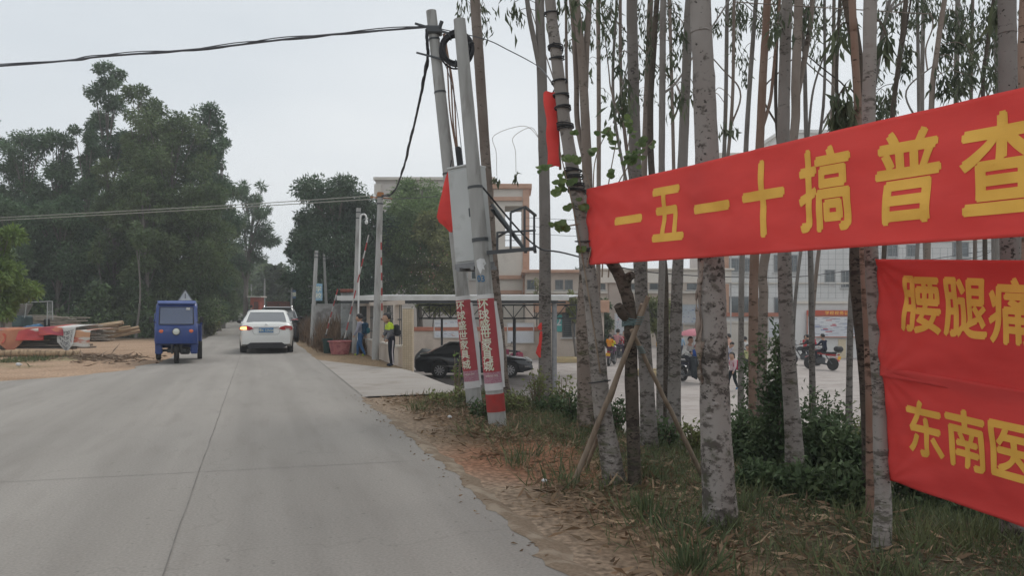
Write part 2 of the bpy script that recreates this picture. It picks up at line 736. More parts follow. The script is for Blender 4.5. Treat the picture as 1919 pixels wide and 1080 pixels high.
yardm = mat("yard_concrete", (.315, .278, .258), .85, c2=(.365, .328, .306), scale=.6, detail=7, c3=(.275, .243, .223), scale3=1.6, spec=.25)
rows = []
for j in range(25):
    r = []
    for i in range(17):
        u = 3.2 * i / 16
        a, b = yard_near(u) + .1 * nz3(u, 3, 1.4), apron_far(u) + (.25 * nz3(u, 8, 1.2) + .12 * nz3(u, 1, 4)) * sst(0, .3, u)
        y = a + (b - a) * j / 24
        r.append((road_edge(y) + u / .953 + (.003 if i == 0 else 0), y))
    rows.append(r)
sidem = mat("side_road_concrete", (.272, .246, .222), .85, c2=(.305, .279, .254), scale=1.1, detail=8, c3=(.22, .19, .16), scale3=1.3, lo3=.54, hi3=.72, spec=.25, bump=.2)
road_sheet("side_road", rows, sidem, .008)
us = lines(((3.2, 6.2, .2), (6.2, 24, 1.5), (24, 100, 8)))
rows = []
for j in range(61):
    r = []
    for u in us:
        a, b = yard_near(u), 90
        y = a + (b - a) * (j / 60) ** 1.6
        r.append((road_edge(min(y, 60)) - max(0, y - 60) * .318 + u / .953, y))
    rows.append(r)
road_sheet("yard_pavement", rows, yardm, .016)

jm = mat("joint_tar", (.14, .13, .118), .9, c2=(.205, .19, .172), scale=3, lo=.4, hi=.6)
jy = lines(((-6, 30, .3), (30, 60, 1)))


def joint(u0, y0, y1, w, wob=.012):
    rows = [[(road_edge(y) + (u0 + wob * nz3(u0, y, 1.5)) / .953 + s * w / 2, y) for s in (-1, 1)] for y in jy if y0 <= y <= y1]
    road_sheet("road_joint", rows, jm, .0225)


joint(-2.16, -6, 60, .0085, .008)
joint(.012, 13.3, 23.6, .03, .0)
for y in (7.7, 12.7, 17.7, 22.7, 2.7):
    rows = [[(x, y + .318 * (x - road_edge(y)) * .9 + .012 * nz3(x, y, 2) + s * .0035) for s in (-1, 1)] for x in
            [road_edge(y) - k * .25 for k in range(1, 17)]]
    road_sheet("road_joint", rows, jm, .0225)
rows = []                               # soil washed over the edge of the concrete
for y in lines(((1.5, 13.2, .06),)):
    e = road_edge(y) + (.07 * nz3(7, y, .9) + .06 * nz3(2, y, 3.1) + .03 * nz3(4, y, 8)) * (1 if y < 12.8 else 0)
    w = .03 + .10 * max(0, nz3(5, y, .7) + .2) + .06 * max(0, nz3(9, y, 3)) + .04 * nz3(6, y, 11) + .02 * nz3(1, y, 23)
    rows.append([(e - max(.015, w), y, .0205), (e - max(.01, w) * .5, y, .026), (e + .02, y, .024), (e + .10, y, -.004), (e + .22, y, -.03)])
b = MB()
b.add([(p[0], p[1], zg(p[0], p[1]) + p[2]) for r in rows for p in r], [(j * 5 + i, j * 5 + i + 1, j * 5 + i + 6, j * 5 + i + 5) for j in range(len(rows) - 1) for i in range(4)])
tag(b.build("verge_soil", mat("soil_spill", (.235, .18, .132), .95, c2=(.17, .13, .093), scale=38, detail=9, bump=.2, spec=.1, c3=(.285, .235, .18), scale3=5), smooth=80), kind="structure")
b = MB()                                # rough broken lip where the side road was cast against the verge
ap = [(road_edge(yard_near(u)) + u / .953, yard_near(u)) for u in [k * .1 for k in range(1, 20)]]
rows = [[(x, y - .05 + .02 * nz3(x, y, 4)) for x, y in ap], [(x, y + .012) for x, y in ap]]
road_sheet("verge_soil", rows, MATS["soil_spill"], .024)

# ------------------------------------------------------------------ shared materials
M_conc_pole = mat("pole_concrete", (.33, .325, .31), .85, c2=(.41, .405, .39), scale=3, stretch=(3, 3, .6), detail=7, c3=(.25, .24, .225), scale3=2.5, lo3=.55, hi3=.7)
M_black = mat("black_plastic", (.018, .018, .02), .5)
M_cable = mat("cable_black", (.022, .022, .026), .6)
M_cablegrey = mat("cable_grey", (.09, .09, .1), .6)
M_rubber = mat("tyre_rubber", (.022, .021, .02), .85)
M_steel = mat("grey_steel", (.20, .205, .21), .5, c2=(.26, .26, .265), scale=8, metal=.3)
M_darksteel = mat("dark_steel", (.075, .08, .085), .5, metal=.3)
M_chrome = mat("chrome", (.6, .6, .6), .2, metal=1)
M_glass = mat("car_glass", (.045, .05, .055), .12, spec=1.0, coat=.6)
M_white = mat("white_paint", (.72, .72, .70), .4, c2=(.66, .66, .64), scale=2)
M_red = mat("red_paint", (.55, .035, .03), .5)
M_paper = mat("white_paper", (.68, .68, .67), .8, c2=(.55, .56, .58), scale=5)
M_yellowtext = mat("yellow_print", (.88, .50, .09), .75, c2=(.80, .43, .07), scale=4)
M_whitetext = mat("white_print", (.72, .70, .60), .8, c2=(.6, .6, .45), scale=14)
M_skin = mat("skin", (.44, .27, .19), .6)
M_hair = mat("hair_black", (.012, .011, .011), .6)
M_wood = mat("weathered_wood", (.17, .125, .09), .85, c2=(.27, .21, .155), scale=7, stretch=(3, 3, .4), detail=6, bump=.4)
M_wood2 = mat("pale_log_wood", (.30, .21, .13), .85, c2=(.45, .33, .21), scale=5, stretch=(3, 3, .5), detail=6, bump=.3, c3=(.17, .11, .065), scale3=3)
M_plank = mat("grey_plank", (.22, .19, .16), .9, c2=(.34, .30, .25), scale=6, stretch=(.5, 3, 3), detail=5)

# ------------------------------------------------------------------ concrete poles
def pole_mesh(a, c, r0, r1, name="shaft", parent=None, off=None, m=None, n=14):
    b = MB()
    pts = [a.lerp(c, i / 10) for i in range(11)]
    b.tube(pts, [r0 + (r1 - r0) * i / 10 for i in range(11)], n)
    return b.build(name, m or M_conc_pole, parent, off=off)


def ring(b, axis_a, axis_c, t, r, h=.025, m=0):
    d = (axis_c - axis_a).normalized()
    p = axis_a.lerp(axis_c, t)
    b.tube([p - d * h / 2, p + d * h / 2], r, 16, m)


# the pair that carries the cabinet: both lean to the left
P1a, P1c = on_ground(935, 10.8) - Vector((0, 0, .2)), W(861, 36, 10.8)
P2a, P2c = on_ground(892, 12.6) - Vector((0, 0, .2)), W(808, 20, 12.6)


def poster(parent, a, c, t0, t1, rf, text, big, off, size, faceang):
    """printed sheet wrapped round a pole: red field, white bands, white lettering"""
    ax = (c - a).normalized()
    e1 = Vector((0, -1, 0))
    e1 = (e1 - ax * e1.dot(ax)).normalized()      # towards the road
    e2 = ax.cross(e1)

    def pt(ang, t, extra=0):
        p = a.lerp(c, t)
        r = rf(t) + .006 + extra
        return p + (e1 * math.cos(ang) + e2 * math.sin(ang)) * r
    mr_ = mat("poster_red", (.40, .055, .062), .6, c2=(.35, .05, .06), scale=3, c3=(.45, .09, .10), scale3=4, lo3=.6, hi3=.75)
    mw_ = mat("poster_white", (.62, .61, .60), .6, c2=(.55, .53, .53), scale=6)
    mp_ = mat("poster_mauve", (.33, .12, .17), .6, c2=(.42, .25, .29), scale=40, stretch=(1, 1, 2))
    b = MB()
    L = t1 - t0
    for (ta, tb, m) in ((t0, t0 + .075 * L, 1), (t0 + .075 * L, t0 + .19 * L, 2), (t0 + .19 * L, t0 + .955 * L, 0), (t0 + .955 * L, t1, 1)):
        b.sheet(lambda i, j: pt(-2.7 + 5.6 * i, ta + (tb - ta) * j, .004 * math.sin(9 * i + 31 * (ta + (tb - ta) * j))), 40, 6, m)
    # free edge of the sheet standing off the pole on the right
    b.sheet(lambda i, j: pt(1.15 + .25 * i, t0 + .02 * L + .9 * L * j, .003 + .055 * i ** 2 * (.4 + .6 * math.sin(3.0 * j) ** 2)), 5, 16, 1)
    o = b.build("poster", [mr_, mw_, mp_], parent, off=off, smooth=50)
    # lettering runs downward
    length = (c - a).length
    k = len(text)
    lo, hi = t0 + .21 * L, t0 + .95 * L
    tb = MB()
    for i, chh in enumerate(text):
        V, Fc = glyphs(chh, size, .022, .0006, cut=.025)
        tc_ = hi - (i + .5) * (hi - lo) / k
        rr = rf(tc_) + .008
        tb.add([pt(faceang + p.x / rr, tc_ + p.y / length, .007 + p.z) for p in V], Fc)
    V, Fc = glyphs("SHENG SHI", size * .22, .0, .0, cut=.03)
    tc_ = t0 + .155 * L
    tb.add([pt(faceang + .25 + p.x / (rf(tc_) + .008), tc_ + p.y / length, .008) for p in V], Fc)
    return tb.build("lettering", M_whitetext, o, smooth=0, off=off)


p1 = thing("utility_pole", "near leaning concrete utility pole with red painted band and the larger red poster", "utility pole", P1a + Vector((0, 0, .2)))
o1 = p1.location
r1f = lambda t: .125 - .045 * t
pole_mesh(P1a, P1c, .125, .08, "shaft", p1, o1)
b = MB()
L1 = (P1c - P1a).length
ring(b, P1a, P1c, .088, .127, .24)
b.build("painted_band", mat("band_red", (.38, .035, .03), .7, c2=(.30, .04, .035), scale=9), p1, off=o1)
for t_, r_, h_ in ((.475, .112, .05), (.60, .104, .035)):
    b = MB()
    ring(b, P1a, P1c, t_, r_, h_)
    b.build("clamp", M_darksteel, p1, off=o1)
poster(p1, P1a, P1c, .118, .345, r1f, "环球盛世家具城", True, o1, .155, -.38)
b = MB()                                   # torn white paper and stencilled number above the poster
ax = (P1c - P1a).normalized()
def p1pt(ang, t, ex=.004):
    p = P1a.lerp(P1c, t)
    return p + Vector((math.sin(ang), -math.cos(ang), 0)) * (r1f(t) + ex)
pl = [(-.75, .425), (-.2, .43), (.35, .428), (.5, .417), (.15, .412), (.25, .403), (-.05, .405), (-.3, .392), (-.5, .40), (-.7, .41)]
for i in range(len(pl)):
    q, w = pl[i], pl[(i + 1) % len(pl)]
    b.add([p1pt(-.15, .414), p1pt(*q), p1pt(*w)], [(0, 1, 2)])
b.build("torn_paper", M_paper, p1, off=o1)
b = MB()
V, Fc = glyphs("03", .12, .02, .0004, cut=.02)
b.add([p1pt(-.35 + p.x / .115, .382 + p.y / L1, .005 + p.z) for p in V], Fc)
b.build("stencil_number", mat("stencil_blue", (.05, .16, .3), .8), p1, off=o1, smooth=0)

p2 = thing("utility_pole", "farther leaning concrete utility pole holding the long overhead cable, with smaller red poster", "utility pole", P2a + Vector((0, 0, .2)))
o2 = p2.location
r2f = lambda t: .125 - .045 * t
pole_mesh(P2a, P2c, .125, .08, "shaft", p2, o2)
poster(p2, P2a, P2c, .075, .30, r2f, "环球盛世家具城", True, o2, .152, -.46)
for t in (.60, .56, .80, .93):
    b = MB()
    ring(b, P2a, P2c, t, r2f(t) + .006, .03)
    b.build("clamp", M_darksteel, p2, off=o2)
b = MB()
for k, dx in enumerate((.045, .075, .1)):
    b = MB()
    b.tube([P2a.lerp(P2c, t) + Vector((dx + .10 + .02 * math.sin(t * 23 + k), -.06 - .02 * k, 0)) for t in [.5 + .44 * i / 14 for i in range(15)]], .012, 6)
    b.build("conduit", mat("brown_conduit", (.22, .13, .09), .6), p2, off=o2)
b = MB()
b.bar(P2a.lerp(P2c, .945) + Vector((-.28, -.1, .12)), P2a.lerp(P2c, .945) + Vector((.3, -.1, -.05)), .03, .03)
b.build("cross_arm", M_darksteel, p2, off=o2)
b = MB()
b.bar(P2a.lerp(P2c, .885) + Vector((-.3, -.1, .05)), P2a.lerp(P2c, .885) + Vector((.2, -.1, -.08)), .025, .025)
b.build("cross_arm", M_darksteel, p2, off=o2)
b = MB()
q = P2a.lerp(P2c, .63) + Vector((.19, -.12, 0))
b.box(q, (.09, .1, .42), Matrix.Rotation(-.12, 3, 'Y'), ch=.02)
b.build("splice_box", M_black, p2, off=o2)
b = MB()
b.box(P2c + Vector((.05, -.02, -.32)), (.24, .2, .12), ch=.02)
b.tube([P2c + Vector((.14, -.1, -.3)), P2c + Vector((.18, -.12, -.2))], .03, 8)
b.build("cable_bracket", M_darksteel, p2, off=o2)

# grey cabinet hung between the two poles
cabM = mat("cabinet_grey", (.46, .47, .46), .5, c2=(.52, .53, .52), scale=1.5, c3=(.33, .335, .32), scale3=3, lo3=.55, hi3=.75)
cab = thing("equipment_cabinet", "tall light grey metal equipment cabinet strapped to the leaning poles", "equipment cabinet", W(882, 405, 11.1), 0)
CR = Matrix.Rotation(-.085, 3, 'Y') @ Matrix.Rotation(rad(-30), 3, 'Z')
b = MB()
b.box((0, 0, 0), (.40, .36, 1.32), CR, ch=.012)
b.build("body", cabM, cab)
b = MB()
b.box(CR @ Vector((0, -.19, -.01)), (.37, .016, 1.24), CR, ch=.006)
d_ = b.build("door", cabM, cab)
b = MB()
b.box(CR @ Vector((.12, -.205, .02)), (.025, .02, .12), CR, ch=.004)
b.build("handle", M_darksteel, d_)
b = MB()
b.box(CR @ Vector((0, 0, .665)), (.40, .40, .03), CR, ch=.008)
b.build("roof", cabM, cab)
b = MB()
b.box(CR @ Vector((0, 0, -.69)), (.40, .40, .07), CR)
b.box(CR @ Vector((-.1, .02, -.735)), (.05, .6, .05), CR)
b.box(CR @ Vector((.13, .02, -.735)), (.05, .6, .05), CR)
b.build("support_frame", M_steel, cab)

# steel angle platform bolted to the nearer pole
pf = thing("steel_platform", "empty dark steel angle platform bracketed off the near pole", "platform", W(925, 475, 10.85))
po = pf.location
def PW(px, py, dy=0.0):
    return W(px, py, 10.85 + dy)
b = MB()
for dy in (-.2, .35):
    b.bar(PW(912, 474, dy), PW(1005, 466, dy), .05, .05)
for px in (935, 985, 1003):
    b.bar(PW(px, 472, -.2), PW(px, 472, .35), .04, .04)
b.build("deck", M_darksteel, pf, off=po)
b = MB()
b.bar(PW(922, 383), PW(984, 468, -.2), .05, .03)
b.bar(PW(922, 392), PW(984, 468, .35), .05, .03)
b.build("brace", M_darksteel, pf, off=po)
b = MB()
for (px, py, dy) in ((957, 398, -.2), (983, 388, -.2), (1001, 402, .35), (932, 435, -.2)):
    b.bar(PW(px, 472, dy), PW(px, py, dy), .03, .03)
b.build("post", M_darksteel, pf, off=po)
b = MB()
b.bar(PW(957, 398, -.2), PW(984, 388, -.2), .035, .03)
b.bar(PW(984, 388, -.2), PW(1004, 404, .35), .03, .03)
b.bar(PW(932, 436, -.2), PW(1004, 432, -.2), .025, .025)
b.bar(PW(957, 430, -.2), PW(932, 445, .35), .025, .025)
b.build("rail", M_darksteel, pf, off=po)

# coil of spare cable
coil = thing("cable_coil", "round coil of thick black cable hung between the two leaning poles", "cable coil", W(857, 91, 11.6))
b = MB()
for k in range(30):
    rr = .185 + .008 * (k % 5) + random.uniform(-.012, .02)
    c0 = Vector((random.uniform(-.02, .02), random.uniform(-.06, .06), random.uniform(-.02, .02)))
    ph = random.uniform(0, 6)
    b.tube([c0 + Vector((rr * math.cos(a) * 1.02, .02 * math.sin(3 * a + ph), rr * math.sin(a) * 1.12)) for a in [2 * math.pi * i / 40 for i in range(41)]], .0135, 6, cap=False)
b.build("loops", M_cable, coil)
for a in (2.2, 4.6, .3):
    b = MB()
    p = Vector((.2 * math.cos(a), 0, .22 * math.sin(a)))
    b.tube([p + Vector((.05 * math.cos(a) * s, .08 * c_, .05 * math.sin(a) * s)) for s, c_ in ((1, 0), (.7, 1), (-.7, 1), (-1, 0), (-.7, -1), (.7, -1), (1, 0))], .008, 5)
    b.build("tie", M_darksteel, coil)


# small concrete poles along the road
def small_pole(px, Y, top, w, label, lean=0, m=None):
    a = on_ground(px, Y)
    c = W(px + lean, top, Y)
    r = w / 2 / F * Y
    t = thing("concrete_pole", label, "pole", a)
    pole_mesh(a - Vector((0, 0, .2)), c, r, r * .75, "shaft", t, a, m)
    for k in (.97, .93):
        b = MB()
        ring(b, a, c, k, r * .85, .04)
        b.build("clamp", M_darksteel, t, off=a)
    return t, a, c


sp1 = small_pole(703, 23.8, 360, 14, "concrete pole between the two schoolchildren, vertical barrier bar beside it", 10)
b = MB()
ring(b, sp1[1], sp1[2], .985, .1, .12)
b.bar(sp1[2] + Vector((-.3, 0, -.15)), sp1[2] + Vector((.35, 0, -.2)), .04)
b.build("insulator_bracket", mat("rust_orange", (.35, .16, .06), .8), sp1[0], off=sp1[1])
sp2 = small_pole(664, 27.5, 390, 11, "slim concrete pole behind the white hooked lamp pipe", 8)
sp3 = small_pole(584, 33, 470, 9, "bare concrete pole standing in brown weeds with a blue sign", 9)
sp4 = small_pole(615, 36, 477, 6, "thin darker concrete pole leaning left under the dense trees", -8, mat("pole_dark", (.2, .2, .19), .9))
sp5 = small_pole(546, 47, 540, 5, "short pale post beside the small dark blue sign", 1)
sp6 = small_pole(495, 72, 522, 4, "distant thin lamp post beyond the red brick hut", 1)
sp7 = small_pole(470, 88, 533, 3, "most distant thin post at the road's far end", 1)


def hang_sign(px, py, w, h, Y, label, m1, text, tilt):
    t = thing("hanging_sign", label, "sign", W(px, py, Y), rad(tilt))
    b = MB()
    sw, sh = w / F * Y, h / F * Y
    b.box((0, 0, 0), (sw, .04, sh), ch=.01)
    b.build("panel", m1, t)
    b = MB()
    n = len(text)
    for i, ch_ in enumerate(text):
        V, Fc = glyphs(ch_, sh / (n + .6) * .9, .02, .0005)
        b.add([Vector((p.x, -.024 - p.z, p.y + sh * (.5 - (i + .8) / (n + .6)))) for p in V], Fc)
    b.build("lettering", M_whitetext, t, smooth=0)
    b = MB()
    for k in (-.35, .35):
        b.bar((-sw / 2, 0, k * sh), (-sw / 2 - .25, 0, k * sh), .025)
    b.build("arm", M_steel, t)


M_signblue = mat("sign_blue", (.16, .32, .45), .5, c2=(.28, .42, .52), scale=1.5)
hang_sign(597, 548, 14, 32, 33, "pale blue sign with white characters hanging on a pole in the weeds", M_signblue, "学校", 12)
hang_sign(551, 552, 7, 16, 47, "small dark blue sign on the short pale post", mat("sign_blue_dark", (.07, .15, .27), .5), "慢", 8)

# white pipe with a hooked top, red and white bars
lp = thing("lamp_pipe", "white pipe with a hooked top standing by the slim concrete pole", "lamp post", on_ground(671, 26.8))
a = lp.location
tz = W(676, 408, 26.8).z - a.z
b = MB()
b.tube([(0, 0, 0), (0.02, 0, tz * .5), (.08, 0, tz)] + [(.08 + .1 - .1 * math.cos(k), 0, tz + .12 * math.sin(k)) for k in (.6, 1.2, 1.9, 2.5, 3.1)] + [(.28, 0, tz - .12)], .03, 8)
b.build("pipe", M_white, lp)
b = MB()
b.lathe([(.02, 0), (.06, -.05), (.05, -.12), (.01, -.15)], 10, Matrix.Translation((.28, 0, tz - .08)))
b.build("lamp_head", M_white, lp)


def barrier(pa, pc, Ya, Yc, label, n=9):
    a, c = W(pa[0], pa[1], Ya), W(pc[0], pc[1], Yc)
    t = thing("barrier_bar", label, "barrier bar", a)
    b = MB()
    for i in range(n):
        b.tube([a.lerp(c, i / n), a.lerp(c, (i + 1) / n)], .022, 8, i % 2)
    b.build("bar", [mat("bar_white", (.5, .49, .47), .7, c2=(.38, .36, .34), scale=5), mat("bar_red", (.38, .05, .05), .7, c2=(.30, .06, .055), scale=5)], t, off=a)
    b = MB()
    b.tube([a + (a - c).normalized() * .05, a], .04, 8)
    b.build("end_cap", M_darksteel, t, off=a)


barrier((716, 597), (714, 440), 23.3, 23.3, "red and white bar hanging upright beside the children's pole", 11)
barrier((646, 634), (691, 440), 26.0, 26.0, "long leaning red and white bar behind the pink tub", 13)
barrier((611, 627), (633, 542), 28.5, 28.5, "short leaning red and white bar left of the pink tub", 8)
# ------------------------------------------------------------------ cables
def cable(name, pts, r, label, m=None, sag=0.0, n=24, cat="cable", extra=0):
    A = [Vector(p) for p in pts]
    if len(A) == 2:
        path = [A[0].lerp(A[1], i / n) - Vector((0, 0, sag * 4 * (i / n) * (1 - i / n))) for i in range(n + 1)]
    else:                                   # smooth curve through the points
        path = []
        k = len(A)
        for i in range(k - 1):
            p0, p1_, p2_, p3 = A[max(i - 1, 0)], A[i], A[i + 1], A[min(i + 2, k - 1)]
            for j in range(8):
                t = j / 8
                path.append(.5 * ((2 * p1_) + (p2_ - p0) * t + (2 * p0 - 5 * p1_ + 4 * p2_ - p3) * t * t + (3 * p1_ - p0 - 3 * p2_ + p3) * t ** 3))
        path.append(A[-1])
    b = MB()
    b.tube(path, r, 6)
    for e in range(extra):
        b.tube([p + Vector((.02 * math.sin(i * .9 + e * 2), .02 * math.cos(i * .7 + e), r * 1.6 * math.sin(i * .55 + 2.1 * e) + r * .5)) for i, p in enumerate(path)], r * .55, 5)
    return tag(b.build(name, m or M_cable), label, cat)


q2 = P2a.lerp(P2c, .955) + Vector((-.08, -.1, 0))
far_end = W(0, 123, 13.2)
d = (far_end - q2)
cable("overhead_cable", [q2, q2 + d * .25 + Vector((0, 0, .02)), q2 + d * .5 + Vector((0, 0, -.02)), q2 + d * .75, far_end, q2 + d * 2.2 + Vector((0, 0, .2))], .016,
      "thick black overhead cable bundle crossing the road to the upper left", M_cablegrey, extra=2)
cable("drop_cable", [P2a.lerp(P2c, .95) + Vector((-.1, -.1, 0)), W(801, 110, 12.6), W(786, 190, 13.5), W(770, 260, 16), W(752, 328, 20), W(736, 362, 22.5), W(716, 368, 23.6)], .02,
      "black cable bundle sagging from the leaning pole to the children's pole", M_cable, extra=2)
for k, (y0, y1, lab) in enumerate(((408, 366, "upper of two thin wires running from the children's pole across the wood"), (413, 372, "lower of two thin wires running from the children's pole across the wood"))):
    s_ = sp1[2] + Vector((-.1, 0, -.1 - .1 * k))
    cable("thin_wire", [s_, W(440, 384 + 5 * k, 26), W(0, y0, 28), W(-500, y0 + 25, 30)], .014, lab, mat("wire_light", (.34, .34, .30), .6))
cable("black_wire", [P1a.lerp(P1c, .6) + Vector((.1, 0, 0)), W(1000, 458, 11.5), W(1060, 475, 13), W(1200, 508, 17), W(1330, 518, 21), W(1480, 520, 25), W(1590, 508, 27), W(1700, 494, 30), W(1850, 470, 33), W(2100, 440, 36)], .013,
      "thick black wire looping behind the trunks from the steel platform", M_cable)
cable("black_wire", [W(1740, 492, 24), W(1830, 482, 28), W(1900, 455, 30), W(2050, 420, 34), W(1990, 430, 34)][:4], .012, "short black wire seen between the two large red banners", M_cable)
cable("stay_wire", [P2a.lerp(P2c, .96), W(905, 72, 12.5), W(950, 92, 12.8), W(1010, 125, 13), W(1045, 172, 7.3)], .008, "thin wire from the far leaning pole top to the furled red banner", M_cablegrey)
cable("stay_wire", [P2a.lerp(P2c, .9), W(838, 130, 12.4), W(855, 200, 12.2), W(868, 310, 11.6)], .006, "thin wire dropping from the far pole top into the grey cabinet", M_cablegrey)
cable("thin_wire", [W(820, 368, 22), W(760, 372, 23), sp1[2] + Vector((0, 0, -.2))], .01, "thin wire from the dense tree to the children's pole", M_cablegrey)
for k, (y0, y1) in enumerate(((408, 418), (424, 430), (438, 444))):
    cable("thin_wire", [W(985, y0, 40), W(1120, y0 + 6, 40), W(1300, y1, 42), W(1700, y1 - 6, 44)], .012,
          ("uppermost of three thin wires over the school roof", "middle one of three thin wires over the school roof", "lowest of three thin wires over the school roof")[k], M_cablegrey)

# ------------------------------------------------------------------ banners
M_cloth = mat("banner_red", (.90, .115, .10), .7, c2=(.82, .095, .085), scale=3.2, stretch=(.5, .5, 1.6), detail=6, bump=.5, trans=.34, spec=.25)
M_cloth2 = mat("banner_red_deep", (.84, .105, .092), .7, c2=(.74, .082, .074), scale=3.2, stretch=(.5, .5, 1.6), detail=6, bump=.5, trans=.32, spec=.25)


class Banner:
    """cloth between two lines; point(t, v): t along, v from the bottom (0) to the top (1)"""
    def __init__(s, A0, A1, B0, B1, amp, seed, kx=0.0):
        s.A0, s.A1, s.B0, s.B1, s.amp, s.seed = Vector(A0), Vector(A1), Vector(B0), Vector(B1), amp, seed
        e = (s.B1 - s.A1)
        s.n = e.cross(Vector((0, 0, 1))).normalized()
        if s.n.y > 0:
            s.n = -s.n
        s.w = e.length
        s.kx = kx

    def point(s, t, v, ex=0.0):
        p = s.A0.lerp(s.B0, t).lerp(s.A1.lerp(s.B1, t), v)
        x = t * s.w
        f = s.amp * (math.sin(2.1 * x + 1.3 * v + s.seed) + .5 * noise.noise(Vector((x * 1.7, v * 1.6, s.seed))) * 2)
        f += .004 * math.sin(14 * v + 3 * x + 2 * math.sin(2 * x)) * (1 - t * .5)      # long pulls along the cloth
        f += .011 * noise.noise(Vector((x * 3.1 + 1.5 * v, v * 3.0 - x, s.seed + 9))) + .005 * noise.noise(Vector((x * 7 + 5 * v, v * 4, s.seed + 2)))
        for (cv, sg) in ((1.0, 1), (0.0, -1)):                                          # folds pulled from the tied corners
            dv = abs(v - cv) * .7
            rr_ = math.hypot(x, dv)
            f += .007 * math.sin(17 * math.atan2(dv, x + .02) + s.seed + sg) * math.exp(-rr_ / .45) * min(1, rr_ / .08)
        edge = math.exp(-x / .10)
        f += edge * .006 * math.sin(22 * v + s.seed) + .004 * noise.noise(Vector((x * 6, v * 5, s.seed + 4)))                                    # gathers at the tied end
        hem = .003 * math.exp(-min(v, 1 - v) / .03)
        return p + s.n * (f + hem + ex)


def banner(name, label, B, mcloth, rows, t1, nu=170, nv=34, parts=True):
    t = thing(name, label, "banner", B.A0)
    off = t.location
    b = MB()
    b.sheet(lambda i, j: B.point(i * t1, j), nu, nv)
    o = b.build("cloth", mcloth, t, smooth=180, off=off)
    md = o.modifiers.new("thickness", 'SOLIDIFY')
    md.thickness = .002
    md.offset = -1
    for (items, v, size, wx) in rows:
        for (chh, tc_) in items:
            V, Fc = glyphs(chh, size, .024, .0003, cut=.03)
            b = MB()
            b.add([B.point(tc_ + p.x * wx / B.w, v + p.y / ((B.A1 - B.A0).length), .0022 + p.z) for p in V], Fc)
            b.build("lettering", M_yellowtext, t, smooth=0, off=off)
    return t


B1 = Banner((.69, 7.0, 1.845), (.655, 7.0, 2.505), (2.235, 3.5, 1.772), (2.235, 3.5, 2.425), .012, 1.0)
bn1 = banner("red_banner", "long red banner with yellow characters 一五一十搞普查 stretched between the trunks", B1, M_cloth,
             [([("一", .164), ("五", .300), ("一", .433), ("十", .570), ("搞", .703), ("普", .844), ("查", .972)], .52, .50, .82)], 1.22)
B2 = Banner((2.335, 5.1, 1.035), (2.30, 5.1, 1.775), (2.68, 4.2, .965), (2.67, 4.2, 1.712), .012, 3.0)
bn2 = banner("red_banner", "upper hanging red banner with yellow characters 腰腿痛 tied to the dark leaning trunk", B2, M_cloth2,
             [([("腰", .33), ("腿", .633), ("痛", .93), ("康", 1.22)][:3], .635, .37, .78)], 1.9, 110, 44)
B3 = Banner((2.39, 5.12, .365), (2.345, 5.13, 1.10), (2.70, 4.23, .31), (2.68, 4.23, 1.03), .018, 5.0)
bn3 = banner("red_banner", "lower hanging red banner with yellow characters 东南医 hung beneath the other one", B3, M_cloth2,
             [([("东", .34), ("南", .645), ("医", .95)], .535, .36, .82)], 1.9, 110, 44)
# furled end of another banner on the tied pale trunk
fb = thing("furled_banner", "narrow furled red banner end hanging from the tied pale trunk", "banner", W(1037, 240, 7.15))
fo = fb.location
b = MB()
rr = []
pts = [W(1030 + (8 * i / 12), 173 + 138 * i / 12, 7.15) for i in range(13)]
rings = []
for i, p in enumerate(pts):
    wd = .052 + .006 * math.sin(i * 1.1)
    rings.append([p + Vector((wd * math.cos(a) * (1 + .18 * math.sin(3 * a + i * .3)), .022 * math.sin(a), .01 * math.sin(2 * a))) for a in [2 * math.pi * k / 14 for k in range(14)]])
b.loft(rings)
b.build("cloth", M_cloth, fb, off=fo)
b = MB()
b.bar(W(1042, 178, 7.16), W(1050, 318, 7.16), .022, .022)
b.build("stick", M_wood, fb, off=fo)
b = MB()
b.tube([W(1036, 173, 7.15), W(1040, 165, 7.15), W(1038, 120, 7.12), W(1040, 60, 7.1)], .006, 5)
b.build("cord", M_cable, fb, off=fo)

# red cloth caught between the far pole and the cabinet
fl = thing("red_cloth", "bunched red cloth hanging on the left side of the grey cabinet", "cloth", W(837, 380, 12.0))
fo = fl.location
b = MB()
prof = [(842, 322, 1.5), (840, 335, 5), (838, 352, 8), (836, 370, 11), (834, 390, 13), (833, 404, 14), (836, 414, 12), (842, 424, 6), (846, 434, 2)]
rings = []
for i, (px, py, w) in enumerate(prof):
    c0 = W(px, py, 12.0)
    rings.append([c0 + Vector((w / F * 12 * math.cos(a) * (1 + .25 * math.sin(3 * a + .5 * i)), .05 * math.sin(a) * w / 12, .02 * math.sin(5 * a))) for a in [2 * math.pi * k / 18 for k in range(18)]])
b.loft(rings)
b.build("cloth", M_cloth, fl, off=fo)
b = MB()
b.tube([W(846, 300, 12.0), W(842, 324, 12.0)], .008, 5)
b.build("cord", M_cable, fl, off=fo)
# small red cloth on the pale trunk by the carport
fl = thing("red_cloth", "small torn red cloth tied low on the pale trunk by the carport", "cloth", W(1010, 650, 13.1))
fo = fl.location
for (pr) in ([(1014, 606, 1.5), (1011, 613, 4), (1013, 619, 2)], [(1014, 622, 2), (1013, 632, 3), (1012, 644, 2.5), (1010, 654, 4), (1009, 662, 4.5), (1012, 670, 2)]):
    b = MB()
    rings = []
    for i, (px, py, w) in enumerate(pr):
        c0 = W(px, py, 13.1)
        rings.append([c0 + Vector((w / F * 13.1 * math.cos(a) * (1 + .2 * math.sin(3 * a + i)), .03 * math.sin(a), .01 * math.sin(4 * a))) for a in [2 * math.pi * k / 12 for k in range(12)]])
    b.loft(rings)
    b.build("cloth", M_cloth, fl, off=fo)
